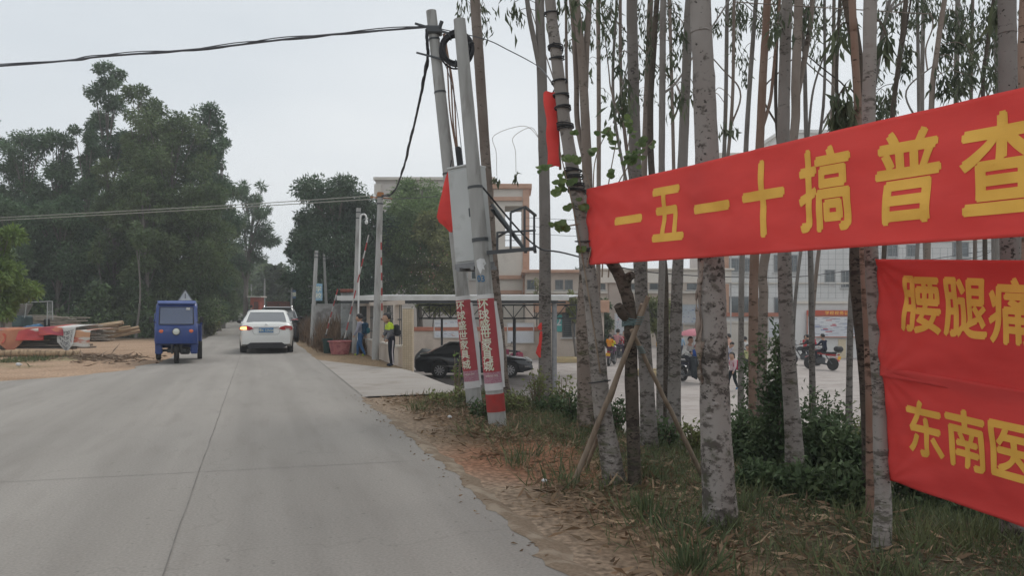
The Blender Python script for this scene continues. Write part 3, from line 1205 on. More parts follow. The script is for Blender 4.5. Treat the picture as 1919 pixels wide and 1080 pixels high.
# ------------------------------------------------------------------ bark and leaves
def bark_mat(name, base, alt, dark, thr, scale=9, moss=None, mossz=.8, reach=5.0, zs=2.3):
    """smooth bark with patches; patches and lichen grow denser towards the foot, as on the real trunks"""
    m = mat(name, base, .85, c2=alt, scale=3.2, stretch=(1, 1, .6), detail=6, lo=.35, hi=.65, spec=.15, bump=.35)
    nt = m.node_tree
    N, L = nt.nodes, nt.links
    bs = N["Principled BSDF"]
    src = bs.inputs["Base Color"].links[0].from_socket
    tc = N.new("ShaderNodeTexCoord")
    sx = N.new("ShaderNodeSeparateXYZ")
    L.new(tc.outputs["Object"], sx.inputs[0])
    mp = N.new("ShaderNodeMapping")
    mp.inputs["Scale"].default_value = (1, 1, zs)
    L.new(tc.outputs["Object"], mp.inputs["Vector"])

    def layer(src, col, sc, det, thr, soft, slope, z1, stretch=None):
        n = N.new("ShaderNodeTexNoise")
        n.inputs["Scale"].default_value = sc
        n.inputs["Detail"].default_value = det
        n.inputs["Roughness"].default_value = .6
        L.new(mp.outputs["Vector"], n.inputs["Vector"])
        z = N.new("ShaderNodeMapRange")
        z.inputs["From Min"].default_value, z.inputs["From Max"].default_value = 0, z1
        z.inputs["To Min"].default_value, z.inputs["To Max"].default_value = slope, 0
        L.new(sx.outputs["Z"], z.inputs["Value"])
        big = N.new("ShaderNodeTexNoise")
        big.inputs["Scale"].default_value = 1.9
        big.inputs["Detail"].default_value = 3
        L.new(tc.outputs["Object"], big.inputs["Vector"])
        bm_ = N.new("ShaderNodeMapRange")
        bm_.inputs["From Min"].default_value, bm_.inputs["From Max"].default_value = .3, .7
        bm_.inputs["To Min"].default_value, bm_.inputs["To Max"].default_value = -.11, .09
        L.new(big.outputs["Fac"], bm_.inputs["Value"])
        a0 = N.new("ShaderNodeMath")
        L.new(n.outputs["Fac"], a0.inputs[0])
        L.new(bm_.outputs[0], a0.inputs[1])
        ad = N.new("ShaderNodeMath")
        L.new(a0.outputs[0], ad.inputs[0])
        L.new(z.outputs[0], ad.inputs[1])
        r = N.new("ShaderNodeMapRange")
        r.inputs["From Min"].default_value, r.inputs["From Max"].default_value = thr, thr + soft
        L.new(ad.outputs[0], r.inputs["Value"])
        mx = N.new("ShaderNodeMix")
        mx.data_type = 'RGBA'
        L.new(r.outputs[0], mx.inputs["Factor"])
        L.new(src, mx.inputs["A"])
        mx.inputs["B"].default_value = tuple(col) + (1,)
        return mx.outputs["Result"]
    src = layer(src, dark, scale, 7, thr, .10, .15, reach * .75)
    src = layer(src, [c * .55 for c in dark], scale * 2.3, 5, thr + .06, .03, .10, reach)
    if moss:
        src = layer(src, moss, 7, 6, .66, .14, .20, mossz)
    oi = N.new("ShaderNodeObjectInfo")
    mr2 = N.new("ShaderNodeMapRange")
    mr2.inputs["To Min"].default_value, mr2.inputs["To Max"].default_value = .70, 1.08
    L.new(oi.outputs["Random"], mr2.inputs["Value"])
    hv = N.new("ShaderNodeHueSaturation")
    L.new(mr2.outputs[0], hv.inputs["Value"])
    L.new(src, hv.inputs["Color"])
    L.new(hv.outputs[0], bs.inputs["Base Color"])
    return m


BK_pale = bark_mat("bark_pale", (.305, .277, .255), (.235, .208, .188), (.115, .10, .088), .605, 11, (.10, .10, .062), 1.6)
BK_big = bark_mat("bark_blotched", (.325, .296, .275), (.25, .219, .20), (.105, .09, .08), .598, 12, (.085, .085, .058), 1.8, zs=1.35)
BK_brown = bark_mat("bark_brown", (.235, .185, .155), (.30, .25, .215), (.11, .085, .068), .60, 8, (.09, .09, .045), 2.0)
BK_red = bark_mat("bark_reddish", (.27, .165, .12), (.34, .24, .19), (.13, .085, .062), .62, 6)
BK_dark = bark_mat("bark_dark", (.085, .068, .055), (.13, .105, .085), (.05, .04, .034), .58, 12, (.06, .065, .035), 1.6)
BK_forest = mat("bark_wood", (.13, .115, .10), .9, c2=(.2, .18, .16), scale=3, stretch=(2, 2, .4))

LF_euc = mat("leaf_eucalyptus", (.085, .112, .068), .55, c2=(.135, .155, .09), scale=2.5, island=.35, trans=.3, spec=.3)
LF_forest = mat("leaf_wood_dark", (.068, .125, .066), .6, c2=(.122, .19, .095), scale=.55, detail=3, lo=.38, hi=.62, island=.35, trans=.22, spec=.25)
LF_forest2 = mat("leaf_wood_olive", (.086, .136, .058), .6, c2=(.146, .198, .084), scale=.5, detail=3, lo=.38, hi=.62, island=.35, trans=.22, spec=.25)
LF_mango = mat("leaf_mango", (.05, .094, .058), .5, c2=(.094, .146, .078), scale=.6, detail=3, lo=.38, hi=.62, island=.35, trans=.15, spec=.3)
LF_light = mat("leaf_bright", (.14, .22, .06), .6, c2=(.20, .28, .085), scale=.9, island=.3, trans=.3, spec=.25)
LF_shrub = mat("leaf_shrub", (.065, .105, .05), .6, c2=(.115, .155, .07), scale=1.6, island=.4, trans=.25, spec=.25)
LF_mid = mat("leaf_mid_green", (.13, .20, .08), .6, c2=(.20, .28, .11), scale=.8, island=.35, trans=.25, spec=.25)
LF_round = mat("leaf_vine", (.09, .145, .045), .5, c2=(.155, .21, .07), scale=9, island=.25, trans=.35, spec=.3)
LF_olive = mat("leaf_olive", (.16, .19, .075), .6, c2=(.24, .25, .10), scale=1.0, island=.35, trans=.3, spec=.25)


def along(pts, z):
    """point of a polyline trunk at height z (world)"""
    for a, b in zip(pts, pts[1:]):
        if (a.z - z) * (b.z - z) <= 0 and abs(b.z - a.z) > 1e-6:
            return a.lerp(b, (z - a.z) / (b.z - a.z))
    return pts[-1] if z > pts[-1].z else pts[0]


def smooth_path(A, per=6):
    path = []
    k = len(A)
    for i in range(k - 1):
        p0, p1_, p2_, p3 = A[max(i - 1, 0)], A[i], A[i + 1], A[min(i + 2, k - 1)]
        for j in range(per):
            t = j / per
            path.append(.5 * ((2 * p1_) + (p2_ - p0) * t + (2 * p0 - 5 * p1_ + 4 * p2_ - p3) * t * t + (3 * p1_ - p0 - 3 * p2_ + p3) * t ** 3))
    path.append(A[-1])
    return path


def hanging_leaves(cx, n, r, rng):
    """a drooping bunch of narrow leaves"""
    k = rng.normal(size=(n, 3)) * np.array([r * .36, r * .36, r * .55])
    C = np.asarray(cx) + k
    D = rng.normal(size=(n, 3)) * .34 + np.array([0, 0, -1.0])
    return C, D


def gum_tree(label, Y, pts, w0, w1, bark, htop, sprays=(), forks=(), crown=10, base_flare=1.4, peel=None, extra=None, lean_top=None, name="eucalyptus_tree"):
    """pts: (px, py) from the foot upward, all at distance Y; w0, w1: trunk width in photo pixels at foot and at the last point"""
    foot = on_ground(pts[0][0], Y)
    A = [foot] + [W(px, py, Y) for px, py in pts[1:]]
    rng = np.random.default_rng(int(abs(foot.x * 977 + Y * 131)) + 3)
    random.seed(int(abs(foot.x * 977 + Y * 131)) + 5)
    d = (A[-1] - A[-2]).normalized()
    if htop > A[-1].z:
        k = (htop - A[-1].z) / max(.3, d.z)
        A += [A[-1] + d * k * .5 + Vector((.05, .05, 0)), A[-1] + d * k + Vector((random.uniform(-.3, .3), .2, 0))]
    P = smooth_path(A)
    r0, r1 = w0 / 2 / F * Y, w1 / 2 / F * Y
    zl = A[len(pts) - 1].z
    R = []
    for p in P:
        t = (p.z - foot.z) / max(.01, zl - foot.z)
        r = r0 + (r1 - r0) * min(1, t)
        if t > 1:
            r = max(.02, r1 * (1 - .8 * (p.z - zl) / max(.1, htop - zl)))
        r *= 1 + (base_flare - 1) * math.exp(-(p.z - foot.z) / .35)
        R.append(r)
    root = thing(name, label, "tree", foot)
    b = MB()
    P[0] = P[0] - Vector((0, 0, .15))
    # finer rings with slight irregularity
    PP, RR = [], []
    for i in range(len(P) - 1):
        q = max(1, int((P[i + 1] - P[i]).length / .16)) if P[i].z < 6 else 2
        for j in range(q):
            t = j / q
            PP.append(P[i].lerp(P[i + 1], t))
            RR.append((R[i] + (R[i + 1] - R[i]) * t) * (1 + .05 * noise.noise(Vector((foot.x, i + t, 3.3 * foot.y)))))
    PP.append(P[-1])
    RR.append(R[-1])
    b.tube(PP, RR, 14 if Y < 12 else 9, wob=.025)
    if Y < 10:                              # branch scars and knots
        kr = random.Random(int(foot.x * 500))
        for q in range(11):
            i = kr.randrange(2, max(3, min(len(PP) - 1, 26)))
            an = kr.uniform(-2.6, -.5)
            rd = Vector((math.cos(an), math.sin(an), 0))
            s_ = RR[i] * kr.uniform(.16, .34)
            b.ell(PP[i] + rd * RR[i] * .93, (s_, s_ * .42, s_ * kr.uniform(.6, 1.1)), 10, 6, Matrix.Rotation(an + math.pi / 2, 3, 'Z'))
            b.ell(PP[i] + rd * RR[i] * 1.0, (s_ * .45, s_ * .35, s_ * .4), 8, 5, Matrix.Rotation(an + math.pi / 2, 3, 'Z'))
    b.build("trunk", bark, root, off=foot, smooth=70)
    br = MB()
    for (a_, pl, wa, wb) in forks:
        fp = [W(px, py, Y + dy) for (px, py, dy) in pl]
        dd = (fp[-1] - fp[-2]).normalized()
        fp.append(fp[-1] + dd * 2.5)
        fp = smooth_path(fp)
        br.tube(fp, [(wa + (wb - wa) * i / (len(fp) - 1)) / 2 / F * Y for i in range(len(fp))], 9, wob=.03)
    C, D, Ls = [], [], []
    for (px, py, r, n) in sprays:
        c = W(px, py, Y + random.uniform(-.5, .5))
        o = along(P, min(htop - .2, c.z + r * 1.2))
        top = c + Vector((0, 0, r * .75))
        midp = o.lerp(top, .6) + Vector((0, 0, .25 * r + .05 * (top - o).length))
        br.tube(smooth_path([o, midp, top], 4), [.018 if i == 0 else .006 for i in range(9)], 5)
        a, dd = hanging_leaves(c, int(n * 1.25), r, rng)
        C.append(a)
        D.append(dd)
        for q in range(max(2, n // 14)):
            e = a[rng.integers(n)]
            br.tube([top, top.lerp(Vector(e), .55) + Vector((0, 0, .08 * r)), Vector(e)], [.005, .004, .002], 4, cap=False)
    for i in range(max(3, crown - 2)):
        t = random.random()
        z = A[-3].z + (htop - A[-3].z) * (.15 + .85 * t) if htop > zl else htop
        z = max(z, zl + (htop - zl) * .55)
        o = along(P, z - .6)
        ang = random.uniform(0, 6.28)
        ra = random.uniform(.25, 1.25) * (1.15 - .6 * t)
        c = along(P, z) + Vector((math.cos(ang) * ra, math.sin(ang) * ra, random.uniform(-.1, .3)))
        br.tube([o, o.lerp(c, .5) + Vector((0, 0, .1)), c], [.03, .018, .006], 5)
        a, dd = hanging_leaves(c - Vector((0, 0, .25)), 120, .5, rng)
        C.append(a)
        D.append(dd)
    if br.v:
        br.build("branches", bark, root, off=foot)
    if C:
        C, D = np.concatenate(C) - np.array(foot), np.concatenate(D)
        n = len(C)
        leaf_object("foliage", C, D, rng.uniform(.11, .20, n), rng.uniform(.024, .044, n), LF_euc, root, rng=rng)
    return root, P


NP = "narrow pale trunk"
trees = {}
# behind the pair of poles
gum_tree("mottled brown trunk rising directly behind the two leaning poles", 13.2, [(944, 742), (936, 640), (924, 500), (912, 330), (902, 180), (894, 60), (890, 0)], 21, 19, BK_brown, 10.5,
         [(868, 14, .22, 26), (905, 20, .2, 24), (912, 52, .14, 14)], crown=9)
gum_tree("straight pale trunk just right of the carport post, red cloth on it", 13.5, [(1022, 742), (1021, 600), (1021, 420), (1018, 250), (1014, 100), (1011, 0)], 25, 18, BK_pale, 11,
         [(965, 20, .2, 26), (972, 30, .12, 10)], [(0, [(1011, 125, 0), (1002, 80, -.05), (992, 30, -.1), (985, -20, -.1)], 11, 8)], crown=9)
t3, P3 = gum_tree("pale leaning trunk bound with black ties where the long banner begins", 7.05, [(1152, 900), (1143, 850), (1128, 760), (1117, 640), (1104, 520), (1088, 400), (1070, 300), (1054, 200), (1041, 90), (1031, 0)], 34, 20, BK_pale, 5.6,
                 crown=6)
for (py, k) in ((24, 2), (86, 4), (108, 2), (152, 2), (176, 3), (200, 3), (232, 5), (318, 3), (330, 3), (345, 3), (356, 3), (452, 1), (470, 2), (716, 1)):
    b = MB()
    for j in range(k):
        p = along(P3, W(0, py + j * 2.2, 7.05).z)
        tl = Vector((random.uniform(-.15, .15), random.uniform(-.15, .15), 1)).normalized()
        e1 = tl.orthogonal().normalized()
        e2 = tl.cross(e1)
        r = .058 + .024 * py / 500 + .003
        b.tube([p + (e1 * math.cos(a) + e2 * math.sin(a)) * r for a in [2 * math.pi * i / 16 for i in range(17)]], .006, 5, cap=False)
    b.build("tie", M_black, t3, off=t3.location)
gum_tree("grey brown forked trunk beside the tied pale one", 10.4, [(1098, 790), (1094, 700), (1092, 600), (1098, 480), (1102, 400), (1099, 280), (1094, 170), (1086, 60), (1078, -10)], 26, 14, BK_brown, 9.5,
         (), [(0, [(1096, 165, 0), (1099, 90, .05), (1103, 20, .1), (1106, -20, .1)], 13, 10), (0, [(1096, 300, 0), (1082, 230, .1), (1080, 150, .1), (1074, 40, .15), (1068, -20, .2)], 11, 8)], crown=8)
gum_tree("thin leafy far trunk between the forked trunk and the spotted one", 18, [(1122, 700), (1121, 500), (1122, 330), (1122, 150), (1121, 0)], 9, 8, BK_brown, 10.5,
         [(1105, 60, .3, 30), (1140, 40, .35, 40), (1102, 130, .25, 24), (1142, 95, .3, 30), (1110, 20, .3, 30), (1135, 180, .15, 8)], crown=9)
gum_tree("spotted pale trunk seen just right of the stub with wooden props", 9.0, [(1217, 832), (1213, 740), (1206, 620), (1198, 480), (1192, 340), (1188, 200), (1185, 60), (1184, 0)], 27, 20, BK_pale, 10,
         [(1165, 190, .2, 50), (1172, 165, .14, 24), (1160, 120, .14, 10)], crown=9)
gum_tree("dark slim leafy trunk close behind the spotted pale trunk", 15.5, [(1210, 700), (1208, 500), (1207, 340), (1211, 200), (1217, 60), (1219, 0)], 11, 11, BK_brown, 11,
         [(1205, 60, .35, 50), (1232, 35, .3, 36), (1200, 120, .25, 34), (1215, 180, .22, 28), (1196, 20, .3, 40)], crown=9)
gum_tree("dark slim trunk just left of the moss footed one, long leaves around", 14.2, [(1252, 760), (1246, 620), (1244, 500), (1222, 330), (1219, 200), (1226, 80), (1231, 0)], 17, 10, BK_dark, 11,
         [(1245, 120, .25, 30), (1252, 40, .3, 40), (1222, 90, .2, 24)], crown=8)
gum_tree("pale slim trunk with a bare side branch left of the grey slanting trunk", 13, [(1236, 765), (1237, 640), (1241, 480), (1240, 330), (1241, 190), (1242, 80), (1243, 0)], 13, 12, BK_pale, 11,
         [(1262, 110, .22, 24), (1272, 30, .2, 20)], [(0, [(1243, 175, 0), (1262, 160, .1), (1276, 142, .2), (1290, 120, .3)], 5, 3)], crown=8)
gum_tree("moss footed grey trunk slanting right behind the blotched giant", 10.2, [(1262, 806), (1264, 700), (1267, 600), (1271, 480), (1279, 310), (1285, 160), (1290, 40), (1292, 0)], 25, 16, BK_pale, 10,
         [(1268, 185, .2, 34), (1300, 170, .1, 8), (1278, 60, .15, 18)], crown=9)
big, PB = gum_tree("thickest blotched pale trunk with peeling bark strip, nearest the road", 5.75, [(1352, 985), (1346, 900), (1341, 800), (1337, 660), (1333, 520), (1327, 350), (1320, 170), (1315, 60), (1313, 0)], 60, 38, BK_big, 8.5, crown=9, base_flare=1.2)
b = MB()
for (pl, w) in (([(1318, 488), (1311, 540), (1313, 600), (1309, 655), (1314, 700)], 6), ([(1312, 520), (1305, 560), (1308, 600), (1304, 640)], 5), ([(1316, 640), (1310, 690), (1316, 720)], 5)):
    cpts = smooth_path([W(px, py, 5.70) for px, py in pl], 5)
    b.sheet(lambda i, j: cpts[int(round(j * (len(cpts) - 1)))] + Vector(((i - .5) * w / F * 5.4 * 1.2 * (1 + .5 * math.sin(11 * j) + .4 * math.sin(27 * j)), -.012 * math.sin(9 * j + 2 * i), 0)), 3, len(cpts) - 1)
pe = b.build("peeling_bark", BK_brown, big, off=big.location)
pe.modifiers.new("thickness", 'SOLIDIFY').thickness = .006
# right-hand rows
gum_tree("thin far leafy trunk left of two reddish trunks over the banner", 16, [(1388, 760), (1389, 620), (1391, 480), (1398, 280), (1405, 160), (1413, 50), (1417, 0)], 12, 8, BK_pale, 11,
         [(1388, 30, .25, 36), (1382, 60, .18, 20), (1392, 115, .2, 30), (1396, 145, .15, 16), (1418, 30, .25, 30), (1376, 20, .2, 24)], crown=8)
gum_tree("smooth reddish brown trunk over the banner left of the ringed grey trunk", 12, [(1414, 775), (1412, 640), (1414, 490), (1424, 270), (1430, 140), (1436, 40), (1438, 0)], 20, 14, BK_red, 10.5,
         [(1452, 35, .2, 20)], [(0, [(1430, 235, 0), (1443, 190, .2), (1448, 150, .3), (1456, 60, .5)], 7, 5)], crown=8)
gum_tree("ringed grey trunk with ivy around its dark foot", 7.6, [(1492, 882), (1486, 800), (1479, 700), (1473, 590), (1470, 470), (1468, 270), (1471, 120), (1475, 0)], 30, 20, BK_pale, 9.5, [(1462, 40, .12, 14), (1452, 60, .1, 10)], crown=9)
gum_tree("slim dark spotted trunk left of the ringed one, foot in ivy", 11.4, [(1424, 790), (1428, 700), (1431, 560), (1434, 480), (1486, 265), (1491, 150), (1495, 60), (1497, 0)], 18, 16, BK_brown, 10,
         [(1512, 40, .2, 30), (1522, 62, .12, 14)], [(0, [(1490, 200, 0), (1506, 120, .1), (1518, 50, .2), (1524, -10, .3)], 11, 9)], crown=8)
gum_tree("thin forked bare sapling trunk between the ringed trunk and the dark pair", 15, [(1524, 735), (1521, 600), (1519, 480), (1511, 250), (1508, 120), (1505, 60)], 13, 7, BK_pale, 7.5,
         (), [(0, [(1515, 255, 0), (1522, 180, .1), (1535, 130, .2), (1558, 70, .3)], 5, 2)], crown=5)
gum_tree("dark curved trunk leaning right, just left of the hanging banners", 6.3, [(1640, 910), (1633, 800), (1625, 690), (1614, 590), (1606, 490), (1612, 330), (1613, 230), (1606, 110), (1596, 40), (1588, 0)], 36, 19, BK_dark, 8.5,
         [(1575, 200, .14, 60), (1586, 225, .12, 50), (1572, 70, .1, 18)], crown=8)
gum_tree("pale leaning trunk to which the two hanging banners are tied", 5.15, [(1652, 1012), (1655, 940), (1651, 860), (1648, 740), (1641, 620), (1634, 500), (1629, 350), (1628, 220), (1630, 100), (1631, 0)], 25, 24, BK_pale, 8.5,
         [(1662, 80, .06, 14)], crown=8, base_flare=1.5)
gum_tree("smooth reddish trunk crossing in front of the dark curved trunk", 6.0, [(1632, 930), (1630, 800), (1626, 640), (1618, 490), (1613, 300), (1606, 160), (1600, 60), (1597, 0)], 14, 13, BK_red, 8.5, crown=7)
gum_tree("slender whitish trunk standing clear right of the notice board", 14, [(1590, 745), (1593, 640), (1597, 530), (1603, 420), (1612, 300), (1640, 150), (1655, 60)], 13, 8, BK_pale, 8,
         [(1645, 140, .2, 30), (1660, 190, .2, 30), (1655, 40, .2, 30)], crown=6)
gum_tree("thin dark twisting trunk leaning right above the banner's red middle", 12, [(1650, 700), (1655, 520), (1672, 230), (1683, 130), (1692, 60), (1698, 0)], 9, 9, BK_dark, 9,
         [(1695, 120, .16, 50), (1702, 90, .12, 30), (1650, 215, .2, 60), (1668, 190, .16, 40), (1640, 190, .15, 30)], [(0, [(1683, 140, 0), (1700, 40, .2), (1708, -5, .3)], 5, 3)], crown=7)
gum_tree("knotty leafy trunk over the banner's last but one character", 11, [(1735, 720), (1738, 480), (1746, 190), (1754, 110), (1764, 40), (1770, 0)], 13, 9, BK_brown, 9.5,
         [(1775, 90, .22, 70), (1790, 140, .24, 80), (1800, 60, .22, 60), (1768, 160, .16, 40), (1815, 110, .2, 50), (1785, 30, .2, 50), (1805, 155, .16, 40)],
         [(0, [(1738, 130, 0), (1735, 90, .1), (1748, 50, .2), (1742, 26, .2), (1710, 24, .2)], 3, 2)], crown=9)
gum_tree("slim leafy trunk between the knotty trunk and the wide grey trunk", 13, [(1850, 700), (1846, 480), (1842, 175), (1850, 90), (1862, 0)], 9, 7, BK_dark, 10,
         [(1850, 130, .22, 60), (1862, 70, .25, 60), (1836, 70, .2, 50), (1866, 150, .2, 50), (1858, 20, .25, 60)], crown=9)
gum_tree("wide smooth grey trunk at the photo's right edge above the banner", 5.6, [(1900, 1000), (1898, 800), (1894, 500), (1889, 170), (1888, 60), (1887, 0)], 38, 31, BK_big, 8.5, [(1870, 20, .07, 20)], crown=8)
gum_tree("reddish slim trunk right of the wide grey one at the photo's edge", 7, [(1925, 900), (1922, 600), (1914, 170), (1916, 60), (1918, 0)], 16, 14, BK_red, 8.5, crown=6)
# farther narrow trunks seen between the banners
for (px, Y, w, x2, lab) in ((1800, 16, 11, 1792, "thin distant trunk showing between the two banners, right one"), (1737, 18, 9, 1728, "thin distant trunk showing between the two banners, left one"),
                            (1868, 15, 12, 1872, "distant trunk between the banners near the wide grey trunk"), (1524, 16, 8, 1560, "very thin far trunk above the banner near the pale roof box"),
                            (1345, 15, 9, 1360, "thin far trunk just right of the blotched giant")):
    gum_tree(lab, Y, [(px, 700), (px - 1, 600), ((px + x2) / 2, 400), (x2, 200), (x2 + 3, 0)], w, w * .8, BK_pale if px != 1524 else BK_brown, 10.5,
             [(x2 - 15, 40, .26, 34), (x2 + 18, 20, .26, 34)], crown=7)

rt_ = random.Random(77)
for (px, Y, w, x2, bk, lab) in ((1094, 14, 7, 1064, BK_brown, "very thin far trunk seen left of the grey brown forked trunk"), (1212, 14.5, 7, 1150, BK_pale, "very thin far pale trunk above the banner's first character"),
                                (1214, 14, 8, 1166, BK_brown, "thin far brown trunk left of the spotted pale trunk"), (1263, 14, 8, 1260, BK_brown, "thin far brown trunk left of the moss footed grey trunk"),
                                (1338, 14, 8, 1372, BK_brown, "thin far brown trunk in the bright gap right of the giant"),
                                (1484, 14.5, 8, 1454, BK_dark, "thin dark far trunk left of the ringed grey trunk"), (1488, 15, 7, 1543, BK_pale, "thin far pale trunk above the banner's fifth character"),
                                (1640, 14, 8, 1570, BK_dark, "thin far dark trunk left of the smooth reddish crossing trunk"), (1715, 16, 8, 1722, BK_pale, "thin far pale trunk above the banner's sixth character"),
                                (1825, 16, 8, 1820, BK_brown, "thin far brown trunk above the banner's last character"), (1860, 17, 8, 1868, BK_pale, "thin far pale trunk just left of the wide grey trunk")):
    xm = (px + x2) / 2 + rt_.uniform(-5, 5)
    gum_tree(lab, Y, [(px, 700), (px + rt_.uniform(-3, 3), 600), (xm, 400), (x2, 200), (x2 + rt_.uniform(-6, 6), 0)], w, w * .75, bk, 10.5,
             [(x2 + rt_.uniform(-22, 22), rt_.uniform(10, 60), .22, 30), (x2 + rt_.uniform(-20, 20), rt_.uniform(40, 110), .18, 18)],
             [(0, [(x2, 230, 0), (x2 + rt_.uniform(12, 24) * rt_.choice((-1, 1)), 170, .2), (x2 + rt_.uniform(25, 50) * rt_.choice((-1, 1)), 110, .4)], 4, 1.5)], crown=7)

# the lopped young trunk with its wooden props
stub = thing("propped_tree", "lopped dark trunk without crown held up by wooden props", "tree", on_ground(1190, 6.95))
so = stub.location
b = MB()
Pst = smooth_path([so - Vector((0, 0, .1))] + [W(px, py, 6.95) for px, py in ((1187, 830), (1184, 740), (1182, 650), (1180, 580), (1172, 545), (1160, 515), (1148, 494), (1141, 480))])
b.tube(Pst, [(26 - 4 * i / len(Pst)) / 2 / F * 6.95 for i in range(len(Pst))], 12, wob=.04)
b.build("trunk", BK_dark, stub, off=so)
b = MB()
b.tube(smooth_path([W(1172, 540, 6.95), W(1176, 522, 6.9), W(1186, 515, 6.86)], 4), [.05 - .002 * i for i in range(9)], 10)
b.build("limb_stub", BK_dark, stub, off=so)
b = MB()
b.tube([W(1180, 600, 6.95), W(1166, 588, 6.9), W(1158, 573, 6.86)], [.05, .045, .038], 10)
b.build("limb_stub", BK_dark, stub, off=so)
b = MB()
for k in range(6):
    p = W(1180, 598 + 2.5 * k, 6.95)
    b.tube([p + Vector((.065 * math.cos(a), .065 * math.sin(a), .008 * math.sin(2 * a + k))) for a in [2 * math.pi * i / 16 for i in range(17)]], .006, 5, cap=False)
b.build("binding", mat("binding_green", (.12, .17, .17), .7), stub, off=so)


def prop_pole(label, a, c, r0, r1):
    t = thing("prop_pole", label, "wooden prop", a)
    b = MB()
    n = 12
    P = [a.lerp(c, i / n) + Vector((.012 * noise.noise(Vector((i * .6, a.x, 1))), .012 * noise.noise(Vector((i * .6, a.x, 5))), 0)) for i in range(n + 1)]
    b.tube(P, [r0 + (r1 - r0) * i / n for i in range(n + 1)], 10, wob=.03)
    b.build("pole", M_wood, t, off=a)
    b = MB()
    for k in range(4):
        p = a.lerp(c, .86 + .012 * k)
        b.tube([p + Vector(((r1 + .008) * math.cos(q), (r1 + .008) * math.sin(q), 0)) for q in [2 * math.pi * i / 12 for i in range(13)]], .005, 5, cap=False)
    b.build("binding", MATS["binding_green"], t, off=a)


prop_pole("pale wooden prop slanting down left from the lopped trunk to the litter", on_ground(1074, 7.05) - Vector((0, 0, .05)), W(1216, 556, 6.75), .027, .021)
prop_pole("thinner dark wooden prop close behind the pale prop", on_ground(1096, 7.75) - Vector((0, 0, .05)), W(1204, 570, 6.88), .02, .017)
prop_pole("wooden prop slanting down right from the lopped trunk to the blotched giant", on_ground(1322, 7.35) - Vector((0, 0, .05)), W(1183, 618, 6.82), .023, .017)

# round leaved vine climbing the tied trunk and reaching right
def vine(label, anchors, stems, n, size):
    o = Vector(anchors[0])
    t = thing("climbing_vine", label, "vine", o)
    b = MB()
    for st in stems:
        pp = smooth_path([W(px, py, Y) for px, py, Y in st], 5)
        b.tube(pp, [.008 - .004 * i / len(pp) for i in range(len(pp))], 5)
    b.build("stem", M_wood, t, off=o)
    b = MB()
    rg = random.Random(len(stems) * 7 + len(n))
    for (px, py, Y, r, k) in n:
        for q in range(k):
            c = W(px + rg.gauss(0, r), py + rg.gauss(0, r * .8), Y + rg.uniform(-.12, .12))
            nrm = Vector((rg.gauss(0, .5), -1 + rg.gauss(0, .4), .5 + rg.gauss(0, .4))).normalized()
            e1 = nrm.cross(Vector((rg.gauss(0, .3), rg.gauss(0, .3), 1))).normalized()
            e2 = nrm.cross(e1)
            s_ = size * rg.uniform(.6, 1.15)
            ring_ = []
            for a in range(10):
                th = 2 * math.pi * a / 10
                rr = s_ * (.5 + .06 * math.cos(th * 2)) * (1.18 if a == 7 else .82 if a == 2 else 1)
                ring_.append(c + e1 * rr * math.cos(th) + e2 * rr * math.sin(th) + nrm * .15 * s_ * math.cos(th * 2))
            b.add([c - nrm * .01] + ring_, [(0, 1 + i, 1 + (i + 1) % 10) for i in range(10)])
    b.build("leaves", LF_round, t, off=o, smooth=0)


vine("round leaved green vine climbing the tied pale trunk", [W(1090, 560, 7.0)],
     [[(1125, 700, 6.98), (1104, 560, 6.97), (1080, 420, 6.97), (1058, 320, 6.97), (1050, 285, 6.97)], [(1085, 420, 6.95), (1060, 425, 6.95), (1046, 432, 6.95)], [(1100, 500, 6.95), (1116, 400, 7.0), (1090, 300, 7.0)]],
     [(1062, 340, 6.95, 9, 8), (1050, 425, 6.95, 7, 12), (1072, 300, 6.95, 8, 8), (1022, 315, 6.95, 6, 5), (1078, 250, 7.0, 4, 2), (1108, 282, 7.0, 5, 2), (1080, 385, 6.95, 10, 6), (1053, 355, 6.95, 6, 5), (1092, 470, 6.93, 6, 4)], .078)
vine("leafy sapling shoots with round leaves above the banner's left end", [W(1150, 480, 8.0)],
     [[(1128, 520, 8), (1136, 380, 8), (1150, 290, 8), (1158, 255, 8)], [(1140, 520, 8), (1152, 370, 8), (1172, 320, 8), (1190, 300, 8), (1225, 262, 8)], [(1150, 520, 8), (1168, 340, 8), (1180, 255, 8)], [(1120, 500, 8), (1112, 360, 8), (1118, 290, 8), (1145, 235, 8)]],
     [(1138, 252, 8, 8, 12), (1150, 270, 8, 7, 6), (1185, 290, 8, 9, 12), (1205, 270, 8, 9, 10), (1175, 228, 8, 5, 6), (1142, 322, 8, 4, 4), (1192, 300, 8, 5, 5), (1225, 265, 8, 3, 2), (1165, 295, 8, 6, 4), (1180, 240, 8, 5, 4)], .078)
# hanging strips of dead bark and leaves
def dead_twig(label, px, py0, py1, Y, x0):
    t = thing("hanging_twig", label, "twig", W(px, py1, Y))
    o = t.location
    b = MB()
    b.tube(smooth_path([W(x0, py0 + 20, Y), W(x0 + (px - x0) * .35, py0 - 6, Y), W(px - 4, py0 + 12, Y), W(px, (py0 + py1) / 2, Y), W(px + 1, py1, Y)], 6), .004, 5)
    b.build("stem", M_wood, t, off=o)
    rng = np.random.default_rng(int(px))
    C, D = hanging_leaves(W(px, py1 + 6, Y), 14, .08, rng)
    leaf_object("leaves", C - np.array(o), D, .13, .03, LF_euc, t, rng=rng)


